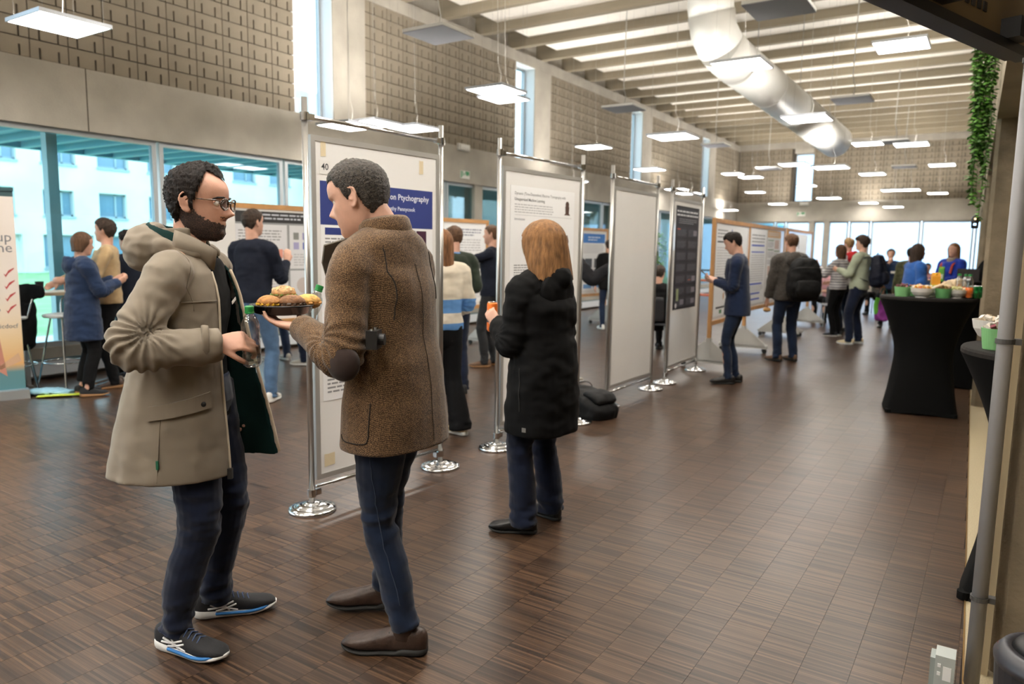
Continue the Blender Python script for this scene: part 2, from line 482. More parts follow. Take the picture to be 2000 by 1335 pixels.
for i in range(len(mull)-1):
    window('X', mull[i]+0.02, mull[i+1]-0.02, 0.33, ZW, XL-0.10, 0.055, G_TEAL, None)
wc = MB()
for yy in (12.2, 18.45, 24.2): wc.box(XL-0.28, XL-0.02, yy-0.13, yy+0.13, 0.33, ZW)
wc.build('window_pillar', M_CONC, WALL_L)
for s in slits:
    window('X', s, s+SW, ZB, 5.43, XL-0.27, 0.05, G_UP, None)
    m = MB()                                        # plastered reveal
    m.box(XL-0.34, XL-0.002, s+SW-0.012, s+SW+0.001, ZB, 5.43); m.box(XL-0.34, XL-0.002, s, s+SW, 5.42, 5.44); m.box(XL-0.34, XL-0.01, s, s+SW, ZB-0.001, ZB+0.012)
    m.box(XL-0.34, XL-0.002, s-0.03, s+0.012, ZB, 5.43)
    m.build('reveal', M_WHITE, WALL_L)
window('Y', -6.70, -6.02, ZB, 5.25, YB+0.28, 0.05, G_BLUE, None)
fm = [-8.75, -8.15, -7.3, -6.9, -5.95, -5.42, -4.65, -3.92, -2.3, -0.7, 0.9, 2.4, 4.0]
for i in range(len(fm)-1):
    window('Y', fm[i]+0.02, fm[i+1]-0.02, 0.35, ZW-0.06, YB+0.12, 0.06, G_BLUE, None)
fp = MB()
for xx in (-5.95, -5.42): fp.box(xx-0.10, xx+0.10, YB+0.0, YB+0.3, 0.35, ZW-0.06)
fp.build('window_pillar', M_CONC, WALL_B)

# convector along the glazing
cv = MB().box(XL+0.04, XL+0.16, YF+0.5, YB-1, 0.05, 0.20, M_WHITE).box(XL+0.05, XL+0.15, YF+0.5, YB-1, 0.20, 0.215, M_ALU_D).build('trim_2'); tag(cv, kind='structure')

# ------------------------------------------------------------------ outside
gr = tag(MB().box(-60, XL-0.36, -10, 75, -0.25, -0.08).build('ground_lawn', mat('lawn_grass', (122, 152, 104), rough=0.95, vary=0.25, scale=1.5)), kind='structure')
pv = tag(MB().box(-13.0, XL-0.36, -10, 45, -0.08, -0.03).build('path_outside', mat('pale_paving', (190, 192, 190), rough=0.9, vary=0.1)), kind='structure')
gr2 = tag(MB().box(-8.8, 10, YB+0.36, 60, -0.25, -0.05).build('ground_yard', mat('yard_paving', (200, 200, 198), rough=0.9)), kind='structure')
M_CANOPY = mat('canopy_sheet', (112, 168, 180), rough=0.6)
cn = MB().box(-11.3, XL-0.36, -6, 40, 2.86, 2.95, M_CANOPY)
yy = -6
while yy < 40: cn.box(-11.3, XL-0.4, yy, yy+0.10, 2.78, 2.86, M_CANOPY); yy += 0.42
cn.box(-11.42, -11.3, -6, 40, 2.78, 3.0, M_CANOPY)
CAN = tag(cn.build('canopy'), 'ribbed sheet canopy running outside above the left glazing', 'canopy')
cp = None
for yy in (4.4, 9.9, 15.4, 20.9, 26.4):
    MB().box(-9.46, -9.34, yy-0.06, yy+0.06, -0.05, 2.80).build('canopy_post', mat('post_paint', (186, 200, 200), rough=0.5), CAN)

M_FAC = mat('pale_render', (214, 216, 214), rough=0.9, vary=0.08, scale=0.6)
M_FWIN = mat('facade_frame', (150, 166, 172), rough=0.5)
M_FGL = mat('facade_glass', (96, 128, 148), rough=0.15, spec=0.8)
def facade():
    b = empty('apartment_building', (-42, 30, -0.1), 0, 'pale rendered block with rows of square windows across the lawn', 'building')
    w = MB(); X = 0.0
    rows = [(0.25, 2.0, 2.6, 3.6), (3.0, 4.35, 1.55, 2.9), (5.75, 7.05, 1.75, 2.9), (8.35, 9.65, 1.75, 2.9)]
    ys = (-26, 24)
    zc = 0.0
    for (z0, z1, ww, pt) in rows:
        w.box(-0.4, 0, ys[0], ys[1], zc, z0)
        yy = ys[0]+0.7; prev = ys[0]; wins = []
        while yy+ww < ys[1]:
            w.box(-0.4, 0, prev, yy, z0, z1); wins.append(yy); prev = yy+ww; yy += pt
        w.box(-0.4, 0, prev, ys[1], z0, z1); zc = z1
        for yy in wins:
            if yy < -14: continue
            fr = MB(); t = 0.09
            fr.box(-0.3, -0.2, yy, yy+t, z0, z1); fr.box(-0.3, -0.2, yy+ww-t, yy+ww, z0, z1); fr.box(-0.3, -0.2, yy, yy+ww, z0, z0+t)
            fr.box(-0.3, -0.2, yy, yy+ww, z1-t, z1); fr.box(-0.3, -0.2, yy+ww*0.62, yy+ww*0.62+t, z0, z1)
            fr.box(-0.3, 0.06, yy-0.05, yy+ww+0.05, z0-0.12, z0)
            f = fr.build('window', M_FWIN, b)
            MB().box(-0.29, -0.26, yy+t, yy+ww-t, z0+t, z1-t).build('pane', M_FGL, f)
    w.box(-0.4, 0, ys[0], ys[1], zc, 12.5); w.box(-8, -0.4, ys[0], ys[1], -0.1, 12.5)
    w.build('wall', M_FAC, b)
facade()
def siding(name, label, x0, x1, y0, y1, h, col, vert, n):
    b = empty(name, (0, 0, -0.1), 0, label, 'building')
    MB().box(x0, x1, y0, y1, 0, h).build('wall', mat(name+'_wall', col, rough=0.7), b)
    m = MB()
    if vert:
        for i in range(n):
            xx = x0+(x1-x0)*(i+0.2)/n; m.box(xx, xx+(x1-x0)/n*0.5, y0-0.05, y0, 0, h)
    else:
        for i in range(n):
            zz = h*(i+0.1)/n; m.box(x1, x1+0.05, y0, y1, zz, zz+h/n*0.8)
    m.build('siding', mat(name+'_siding', col, rough=0.6), b)
siding('warehouse', 'blue corrugated warehouse wall seen through the far windows', -16, 8, 46, 52, 9, (206, 218, 232), True, 80)
siding('annex', 'white annex with horizontal siding beyond the left glazing', -30, -22, 40, 70, 5.2, (226, 232, 236), False, 16)

# dark trees beyond the glazing
def ext_tree(x, y, h, label):
    t = empty('tree', (x, y, -0.1), 0, label, 'tree')
    MB().tube([(0, 0, 0), (0.1, 0, h*0.35), (0.0, 0.1, h*0.75)], [0.22, 0.15, 0.05], 8).build('trunk', mat('bark', (70, 58, 46), rough=0.9), t, smooth=True)
    m = MB(); rr = random.Random(int(x*31+y))
    for i in range(1500):
        u, v = rr.random()*6.283, rr.random()
        rad = (rr.random()**0.4)*h*0.32
        c = Vector((math.cos(u)*rad*math.sin(math.pi*v), math.sin(u)*rad*math.sin(math.pi*v), h*(0.28+0.7*v)))
        a = Vector((rr.uniform(-1, 1), rr.uniform(-1, 1), rr.uniform(-1, 1))).normalized()*rr.uniform(0.12, 0.28)
        b = a.orthogonal().normalized()*0.1
        m.add([c-a, c+b, c+a, c-b], [(0, 1, 2, 3)])
    tag(m.build('crown', mat('bare_foliage', (120, 134, 124), rough=0.9, vary=0.3, scale=3), t), kind='stuff')
ext_tree(-20, 20.5, 7.0, 'dark bushy tree outside, first beyond the pale rendered block')
ext_tree(-24, 27.5, 7.5, 'dark bushy tree outside, beside the white annex')
ext_tree(-19, 33.5, 6.0, 'shorter dark tree outside, nearest the white annex')
# ------------------------------------------------------------------ pendant lamps, grey panels, duct
M_LAMP = emit('lamp_diffuser', LAMP_COL, LAMP_DOWN)
M_LAMPU = emit('lamp_uplight', LAMP_COL, LAMP_UP)
M_WIRE = mat('steel_wire', (140, 140, 138), rough=0.4, metal=0.6)
M_CORD = mat('white_cord', (176, 174, 168), rough=0.6)
M_LFR = mat('lamp_frame', (186, 190, 198), rough=0.35, metal=0.5)
M_GREY = mat('grey_felt', (122, 122, 128), rough=0.95, vary=0.08, scale=200)
def lamp_proto():
    e = empty('pendant_lamp')
    f = MB(); a, t = 0.30, 0.014
    for x0, x1, y0, y1 in ((-a, a, -a, -a+t), (-a, a, a-t, a), (-a, -a+t, -a+t, a-t), (a-t, a, -a+t, a-t)): f.box(x0, x1, y0, y1, -0.016, 0.016)
    f.box(-a+t, a-t, -a+t, a-t, -0.002, 0.002)
    f.build('frame', M_LFR, e)
    MB().box(-a+t, a-t, -a+t, a-t, -0.014, -0.010).build('diffuser', M_LAMP, e)
    MB().box(-0.27, 0.27, -0.27, 0.27, 0.006, 0.010).build('uplight', M_LAMPU, e)
    return e
LAMPS = [
 ((-6.99, 3.42, 3.39), 'square pendant light panel nearest the camera, upper left corner'),
 ((-2.75, 9.18, 3.74), 'square pendant light panel just below the duct elbow'),
 ((-1.19, 10.51, 4.07), 'square pendant light panel alone at upper right, left of the black display'),
 ((-4.09, 10.49, 3.17), 'square pendant light panel above the third pole board from the left'),
 ((-2.40, 11.23, 3.40), 'square pendant light panel halfway along the grey duct'),
 ((-5.77, 8.36, 3.60), 'upper of two overlapping light panels before the second slit window'),
 ((-6.64, 9.83, 3.84), 'lower of two overlapping light panels before the second slit window'),
 ((-7.30, 7.154, 3.087), 'light panel left of three seen behind the top rail of the nearest pole board'),
 ((-7.70, 8.043, 3.282), 'light panel in the middle of three behind the nearest board top rail'),
 ((-7.55, 8.75, 3.30), 'light panel right of three behind the top rail of the nearest pole board'),
 ((-7.20, 14.03, 3.64), 'light panel hanging alone before the block wall after the second slit window'),
 ((-6.91, 16.33, 3.39), 'light panel just above the empty whiteboard between poles'),
 ((-8.00, 14.53, 3.01), 'light panel peeking out right of the second pole board top'),
 ((-8.20, 21.49, 3.36), 'light panel behind the left pole of the fourth pole board'),
 ((-7.08, 19.49, 3.07), 'low light panel behind the top of the fourth pole board'),
 ((-4.13, 18.22, 3.56), 'light panel covering the top of the far slit window'),
 ((-2.76, 15.16, 3.13), 'light panel right of the far slit window under the duct end'),
 ((-7.19, 23.64, 3.97), 'left one of the overlapping light pair near the far corner'),
 ((-6.04, 21.57, 3.64), 'right one of the overlapping light pair near the far corner'),
 ((-7.27, 26.59, 3.61), 'light panel before the far wall, under the overlapping pair'),
 ((-7.02, 28.82, 3.33), 'light panel low on the far wall left of the far slit window'),
 ((-8.45, 27.52, 3.06), 'lowest light panel in the far left corner'),
 ((-5.81, 27.82, 3.88), 'light panel in front of the middle of the far slit window'),
 ((-4.11, 22.61, 3.07), 'light panel right of the bottom of the far slit window'),
 ((-2.87, 21.41, 3.58), 'light panel alone right below the rounded duct end'),
 ((-2.78, 25.08, 3.43), 'left half of a touching pair of light panels before the far wall'),
 ((-2.40, 25.76, 3.48), 'right half of a touching pair of light panels before the far wall'),
 ((-1.80, 28.42, 3.55), 'light panel nearest the hanging vine, lower one'),
 ((-1.37, 22.33, 3.83), 'light panel nearest the hanging vine, upper one'),
 ((-3.96, 29.10, 3.32), 'light panel at block edge of far wall, left of the lowest right one'),
 ((-3.04, 27.96, 3.10), 'lowest light panel on the right half of the far wall'),
 ((-2.58, 18.20, 3.93), 'light panel touching the rounded end of the duct'),
 ((-1.56, 16.48, 3.64), 'light panel right of the small grey panel by the duct end'),
 ((-1.2, 3.4, 3.9), None), ((-2.2, 1.9, 3.6), None), ((-0.7, 6.4, 4.0), None), ((-2.3, 5.0, 4.0), None), ((-4.2, 3.0, 3.6), None), ((-4.4, 4.9, 4.2), None), ((-1.0, 7.8, 4.4), None), ((-0.8, 4.7, 3.6), None)] + [((x, y, 3.6), None) for x in (-0.8, -2.6, -4.4, -6.4) for y in (-3.0, -1.2, 0.5)]  # unlabelled ones are unseen panels added to brighten the boards and figures
_lp = lamp_proto()
for i, (p, lb) in enumerate(LAMPS):
    o = _lp if i == 0 else copy_tree(_lp)
    o.location = p; o['category'] = 'lamp'; o['group'] = 'square pendant light panels'
    o['label'] = lb or 'unseen square light panel added for brightness, behind or above the camera'
    h = 5.86-p[2]
    w = MB()
    for sx in (-0.25, 0.25):
        for sy in (-0.25, 0.25): w.cyl((sx, sy, 0.016), (sx*0.98, sy, h), 0.0009, n=4)
    w.build('wire', M_WIRE, o)
    MB().tube([(0.05, 0, 0.012), (0.08, 0, 0.18), (0.02, 0.01, 0.34), (0.0, 0, h*0.6), (0, 0, h)], 0.002, 6).build('cord', M_CORD, o)
GREYS = [((-5.73, 7.09, 4.0), 'square grey felt panel hanging nearest, before the block wall'), ((-2.06, 8.05, 3.98), 'grey felt panel cut by the top edge beside the duct elbow'),
 ((-5.84, 12.52, 4.04), 'grey felt panel before the third slit window top'), ((-6.21, 18.86, 4.19), 'grey felt panel before the fourth slit window top'),
 ((-5.71, 22.16, 3.91), 'small far grey felt panel left of the far slit window'), ((-2.24, 13.80, 4.07), 'grey felt panel right of the duct under the ceiling'),
 ((-2.15, 19.13, 4.05), 'grey felt panel between two lamps past the duct end'), ((-2.38, 23.76, 3.96), 'farthest grey felt panel on the right')]
_gp = empty('felt_panel')
MB().box(-0.3, 0.3, -0.3, 0.3, -0.012, -0.002).build('felt', M_GREY, _gp)
_b = MB()
for x0, x1, y0, y1 in ((-.3, .3, -.3, -.285), (-.3, .3, .285, .3), (-.3, -.285, -.285, .285), (.285, .3, -.285, .285)): _b.box(x0, x1, y0, y1, -0.004, 0.032)
_b.box(-.285, .285, -.285, .285, -0.002, 0.026)
_b.build('rim', mat('pale_rim', (206, 206, 202), rough=0.6), _gp)
for i, (p, lb) in enumerate(GREYS):
    o = _gp if i == 0 else copy_tree(_gp)
    o.location = p; tag(o, lb, 'acoustic panel', 'hanging grey felt panels')
    h = 5.86-p[2]; w = MB()
    for sx in (-0.25, 0.25):
        for sy in (-0.25, 0.25): w.cyl((sx, sy, 0.03), (sx, sy, h), 0.001, n=4)
    w.build('wire', M_WIRE, o)
    MB().tube([(0, 0, 0.03), (0.03, 0, 0.2), (-0.02, 0.01, 0.4), (0, 0, h)], 0.009, 6).build('cord', M_CORD, o)

M_DUCT = mat('duct_sheet', (214, 213, 208), rough=0.42, metal=0.12, vary=0.03, scale=2)
du = empty('air_duct', (-3.72, 10.78, 5.65), 0, 'large white round air duct with elbow hanging below the ceiling', 'duct')
def seg(name, pts, r, m=M_DUCT, n=32):
    V, F = tube_mesh(pts, [r]*len(pts), n, 0, ends=(0, 0)); V = np.array(V)-np.array((-3.72, 10.78, 5.65))
    o = MB().add(V, F).build(name, m, du, smooth=False)
    for p in o.data.polygons: p.use_smooth = len(p.vertices) == 4
    return o
_D = np.array
A0, A1, A2, A3, A4 = _D((-3.74, 10.76, 6.05)), _D((-3.72, 10.78, 4.98)), _D((-3.69, 10.87, 4.66)), _D((-3.62, 11.08, 4.45)), _D((-3.52, 11.5, 4.34))
A5 = _D((-2.97, 16.65, 3.80))
seg('riser', [A0, A1, A1*0.6+A2*0.4], 0.325); seg('elbow_segment', [A1*0.75+A2*0.25, A2, A3*0.8+A2*0.2], 0.332); seg('elbow_segment', [A2*0.2+A3*0.8, A3*0.6+A4*0.4, A4], 0.328)
mid = A4*0.5+A5*0.5
seg('duct_run', [A4, mid], 0.322); seg('duct_run', [mid, A5], 0.318)
for q in (A4, A4*0.75+A5*0.25, mid, A4*0.25+A5*0.75):
    d = (A5-A4)/np.linalg.norm(A5-A4); seg('seam_ring', [q-d*0.012, q+d*0.012], 0.329)
V, F = tube_mesh([A5, A5+(A5-A4)*0.018], [0.318, 0.25], 32, 0, ends=(0, 0.55)); seg_o = MB().add(V-_D((-3.72, 10.78, 5.65)), F).build('end_cap', M_DUCT, du, smooth=True)
hw = MB()
for t in (0.15, 0.55, 0.9):
    q = A4*(1-t)+A5*t-_D((-3.72, 10.78, 5.65)); hw.cyl((q[0], q[1], q[2]+0.3), (q[0], q[1], 0.2), 0.006, n=6)
hw.build('hanger_rod', M_WIRE, du)
d2 = empty('air_duct', (-4.34, 9.56, 5.3), 0, 'rounded end of a second white duct cut by the top edge', 'duct')
MB().lathe([(0.0, -0.335), (0.1, -0.33), (0.2, -0.28), (0.27, -0.2), (0.3, -0.08), (0.3, 0.33)], 28).build('duct_drop', M_DUCT, d2, smooth=True)
MB().lathe([(0.3, -0.09), (0.308, -0.085), (0.308, -0.065), (0.3, -0.06)], 28).build('seam_ring', M_DUCT, d2, smooth=True)

# ------------------------------------------------------------------ exit signs and emergency lights
M_GREEN = mat('exit_green', (30, 130, 78), rough=0.5)
M_PLASTIC = mat('white_plastic', (224, 222, 216), rough=0.45)
def exit_sign(p, rz, label, s=1.0):
    e = empty('exit_sign', p, rz, label, 'sign')
    MB().box(-0.15*s, 0.15*s, -0.012, 0, -0.075*s, 0.075*s).build('plate', M_PLASTIC, e)
    g = MB(); y = -0.0135
    def q(pts, m): g.add([(x*s, y, z*s) for x, z in pts], [tuple(range(len(pts)))], m)
    q([(-0.14, -0.065), (-0.105, -0.065), (-0.105, 0.065), (-0.14, 0.065)], M_GREEN)
    q([(-0.09, -0.03), (-0.065, -0.03), (-0.065, 0.065), (-0.09, 0.065)], M_GREEN)
    q([(0.0, 0.065), (0.135, 0.065), (0.135, 0.0), (0.115, -0.02), (0.09, 0.01), (0.07, -0.03), (0.02, 0.0)], M_GREEN)
    q([(-0.05, 0.01), (-0.01, 0.04), (-0.01, -0.02)], M_GREEN)
    g.build('pictogram', M_GREEN, e)
exit_sign((XL+0.014, 11.68, 2.92), math.pi/2, 'green exit sign on the concrete band behind the near pole boards')
exit_sign((-6.35, YB-0.002, 2.98), 0, 'green exit sign under the far slit window')
def em_light(p, rz, label):
    e = empty('emergency_light', p, rz, label, 'light')
    MB().box(-0.17, 0.17, -0.05, 0, -0.06, 0.06).box(-0.15, 0.15, -0.075, -0.05, -0.045, 0.045).build('housing', M_PLASTIC, e)
    MB().box(-0.13, 0.13, -0.079, -0.075, -0.01, 0.03).build('lens', mat('frosted_lens', (245, 245, 240), rough=0.2), e)
em_light((XL+0.015, 11.6, 3.43), math.pi/2, 'white emergency light box on the band above an exit sign')
em_light((-6.25, YB-0.002, 3.36), 0, 'white emergency light box right below the far slit window')

# ------------------------------------------------------------------ right side: pipe, trunking, display, vine
pp = empty('conduit_pipe', (0.047, 2.93, 0), 0, 'grey plastic conduit pipe running up the near concrete column', 'pipe')
MB().cyl((0, 0, 0.0), (0, 0, 2.808), 0.0245, n=20).build('pipe', mat('grey_pvc', (150, 148, 148), rough=0.4), pp, smooth=True)
M_CLIP = mat('pipe_clip', (84, 82, 80), rough=0.5, metal=0.4)
for z in (0.32, 1.22, 2.12): 
    MB().lathe([(0.0255, -0.008), (0.029, -0.008), (0.029, 0.008), (0.0255, 0.008)], 20).box(0.024, 0.046, -0.008, 0.02, -0.01, 0.01).build('clip', M_CLIP, pp, loc=(0, 0, z))
tk = empty('cable_trunking', (0.082, 3.02, 0), 0, 'slim beige cable trunking between grey pipe and near column', 'trunking')
MB().box(-0.008, 0.012, 0.0, 0.05, 0.0, 2.8).build('channel', mat('beige_pvc', (196, 178, 146), rough=0.55), tk)
MB().box(-0.012, -0.008, 0.006, 0.016, 0.0, 2.8).box(-0.012, -0.008, 0.026, 0.036, 0, 2.8).build('lid_rib', mat('beige_pvc', (196, 178, 146)), tk)
tag(MB().box(0.15, 0.34, 3.030, 3.039, 1.32, 1.72).build('paper_notice', mat('paper_white', (240, 240, 238), rough=0.8)), 'white paper notice on the face of the near column', 'notice')

M_TVB = mat('display_black', (20, 19, 19), rough=0.45)
M_TVK = mat('display_back', (140, 118, 84), rough=0.55, vary=0.05)  # tan puts the warm light falling on the back into its colour
tv = empty('wall_display', (0.0, 3.27, 2.2), math.atan2(0.945, 0.33), 'large black flat display seen from behind and below, upper right corner', 'display')
MB().box(-1.45, 0.0, 0.0, 0.035, 0, 0.8).build('screen', M_TVB, tv)                     # +y local faces the hall
MB().box(-1.43, -0.02, -0.03, 0.0, 0.02, 0.78).build('back_cover', M_TVK, tv)
MB().box(-1.45, 0.0, -0.052, -0.0, -0.012, 0.02).build('lower_bezel', M_TVB, tv)
MB().box(-0.24, -0.14, -0.09, -0.03, 0.02, 0.085).build('sensor_box', M_TVB, tv)
pb = MB()
for i in range(6): pb.box(-0.62+i*0.045, -0.595+i*0.045, -0.034, -0.03, 0.08, 0.11)
pb.build('port', M_TVB, tv)
MB().box(-0.78, -0.68, -0.10, -0.03, 0.04, 0.09).build('bracket', M_TVB, tv)
for k, pts in enumerate(([(-0.5, -0.05, 0.75), (-0.4, -0.12, 0.42), (-0.2, -0.13, 0.30), (-0.1, -0.1, 0.45), (-0.06, -0.05, 0.7)], [(-0.3, -0.05, 0.8), (-0.24, -0.12, 0.5), (-0.12, -0.14, 0.36), (-0.03, -0.1, 0.5)],
                         [(-0.07, -0.04, 0.75), (-0.03, -0.08, 0.5), (-0.035, -0.07, 0.3), (-0.01, -0.05, 0.12), (0.0, -0.02, 0.02)])):
    MB().tube(catmull(pts, 6), 0.006, 6).build('cable', M_TVB, tv, smooth=True)
MB().box(-0.6, -0.5, -0.12, 0.0, 0.78, 1.2).box(-0.6, 0.3, -0.16, -0.1, 1.12, 1.22).build('mount_arm', M_TVB, tv)

vn = empty('hanging_vine', (-0.235, 8.42, 3.6), 0, 'green artificial vine hanging down beside the second concrete column', 'vine')
rr = random.Random(3); st = MB(); lf = MB()
for s in range(16):
    x = rr.uniform(-0.13, 0.10); yy = rr.uniform(-0.12, 0.12); ln = rr.uniform(0.9, 1.85); p = []
    for i in range(9):
        t = i/8; taper = 1-0.55*t
        p.append((x*taper+0.03*t+rr.uniform(-.02, .02), yy*taper+rr.uniform(-.02, .02), 0.1-ln*t))
    st.tube(p, 0.0035, 5)
    pc = catmull(p, 6)
    for c in pc:
        for q in range(2):
            a = rr.uniform(0, 6.28); tilt = rr.uniform(0.2, 1.0); L = rr.uniform(0.035, 0.062); W = L*0.42
            u = Vector((math.cos(a), math.sin(a), -tilt)).normalized(); v = u.cross(Vector((0, 0, 1))).normalized(); nrm = u.cross(v)
            b = Vector(c)+u*0.012
            pts = [b, b+u*L*0.35+v*W+nrm*0.004, b+u*L*0.75+v*W*0.7, b+u*L, b+u*L*0.75-v*W*0.7, b+u*L*0.35-v*W+nrm*0.004, b+u*L*0.5-nrm*0.006]
            lf.add(pts, [(0, 1, 6), (1, 2, 6), (2, 3, 6), (3, 4, 6), (4, 5, 6), (5, 0, 6)])
st.build('stem', mat('vine_stem', (70, 96, 50), rough=0.8), vn)
tag(lf.build('leaves', mat('vine_leaf', (78, 124, 44), rough=0.5, vary=0.45, scale=9), vn), kind='stuff')
sp = MB().lathe([(0.0, -0.06), (0.03, -0.055), (0.035, 0.05), (0.012, 0.07), (0.0, 0.07)], 12).build('spotlight', M_TVB, vn, smooth=True, loc=(0.035, 0, -1.78))
MB().box(-0.012, 0.012, -0.038, -0.03, -0.03, -0.01).build('lamp_bulb', emit('bulb_blue', (0.5, 0.75, 1.0), 3), sp)
MB().box(-0.008, 0.008, -0.038, -0.03, 0.025, 0.04).build('lamp_bulb', emit('bulb_warm', (1.0, 0.7, 0.35), 3), sp)

bn = empty('waste_bin', (0.228, 2.43, 0), 0, 'black round bin with grey rim in the bottom right corner', 'bin')
MB().lathe([(0.0, 0.0), (0.115, 0.0), (0.125, 0.02), (0.14, 0.34), (0.142, 0.37), (0.0, 0.37)], 32).build('body', mat('bin_grey', (34, 34, 37), rough=0.4), bn, smooth=False)
MB().lathe([(0.143, 0.36), (0.146, 0.38), (0.125, 0.408), (0.105, 0.412), (0.1, 0.40)], 32).build('rim', mat('bin_rim', (52, 52, 57), rough=0.35), bn, smooth=True)
MB().lathe([(0.104, 0.405), (0.09, 0.425), (0.05, 0.436), (0.0, 0.438)], 32).build('lid', M_TVB, bn, smooth=True)
MB().box(-0.135, -0.118, -0.02, 0.03, 0.386, 0.393).build('badge', mat('red_badge', (150, 50, 46), rough=0.4), bn)
sk = empty('socket_box', (-0.035, 2.86, 0), 0, 'small grey power socket box on the floor by the pipe', 'socket')
MB().box(-0.03, 0.03, -0.04, 0.04, 0.0, 0.125).build('housing', mat('socket_grey', (176, 182, 178), rough=0.5), sk)
MB().box(-0.045, -0.03, -0.035, 0.035, 0.0, 0.11).build('side_cover', mat('socket_pale', (150, 158, 154), rough=0.5), sk)
MB().box(-0.005, 0.02, -0.0415, -0.04, 0.04, 0.09).build('label_plate', mat('paper_white', (240, 240, 238)), sk)
for z in (0.055, 0.085): MB().box(-0.022, -0.012, -0.043, -0.04, z, z+0.012).build('button', mat('paper_white', (240, 240, 238)), sk)
# ------------------------------------------------------------------ poster boards and posters
M_CHROME = mat('chrome', (214, 214, 214), rough=0.14, metal=1.0)
M_BRSTEEL = mat('brushed_steel', (186, 184, 180), rough=0.3, metal=0.9)
M_WB = mat('whiteboard', (246, 244, 241), rough=0.08, spec=0.5, vary=0.015, scale=3)
M_WBF = mat('whiteboard_frame', (190, 188, 184), rough=0.35, metal=0.5)
M_TAPE = mat('masking_tape', (226, 210, 176), rough=0.8)
M_WOOD = mat('beech_frame', (196, 146, 92), rough=0.5, vary=0.14, scale=6, stretch=(1, 1, 0.15))
M_CAST = mat('light_steel_foot', (196, 194, 188), rough=0.45, metal=0.3)
M_RUB = mat('dark_rubber', (36, 36, 36), rough=0.8)

def pole_board(p0, p1, label, reach=(0.17, 2.10), top=2.29):
    """a panel hung between two chrome poles that stand on round bases; faces +X"""
    p0 = Vector((*p0, 0)); p1 = Vector((*p1, 0)); d = p1-p0; L = d.length
    e = empty('pole_board', p0, math.atan2(d.y, d.x), label, 'poster board', 'whiteboards hung between chrome poles')
    for x in (0, L):
        MB().lathe([(0.0, 0.0), (0.135, 0.0), (0.135, 0.012), (0.128, 0.02), (0.105, 0.026), (0.098, 0.026), (0.094, 0.032), (0.06, 0.04), (0.05, 0.04), (0.046, 0.046), (0.022, 0.05), (0.0, 0.05)], 32).build('base', M_CHROME, e, smooth=True, loc=(x, 0, 0))
        MB().cyl((0, 0, 0.045), (0, 0, top), 0.0165, n=16).build('pole', M_BRSTEEL, e, smooth=True, loc=(x, 0, 0))
        for z in (0.10, 2.19):
            s = 1 if x == 0 else -1
            MB().cyl((0, 0, -0.022), (0, 0, 0.022), 0.024, n=16).box(min(0, s*0.055), max(0, s*0.055), -0.016, 0.016, -0.017, 0.017).build('clamp', M_CHROME, e, loc=(x, 0, z))
    MB().cyl((0.03, 0, 2.19), (L-0.03, 0, 2.19), 0.011, n=12).build('top_rail', M_CHROME, e, smooth=True)
    MB().cyl((0.03, 0, 0.13), (L-0.03, 0, 0.13), 0.011, n=12).build('bottom_rail', M_CHROME, e, smooth=True)
    z0, z1 = reach; a, b = 0.028, L-0.028; f = 0.03
    MB().box(a+f, b-f, -0.008, 0.008, z0+f, z1-f).build('panel', M_WB, e)
    fr = MB()
    for x0, x1, q0, q1 in ((a, b, z0, z0+f), (a, b, z1-f, z1), (a, a+f, z0+f, z1-f), (b-f, b, z0+f, z1-f)):
        fr.box(x0, x1, -0.013, 0.013, q0, q1)
    fr.build('frame', M_WBF, e)
    return e, L

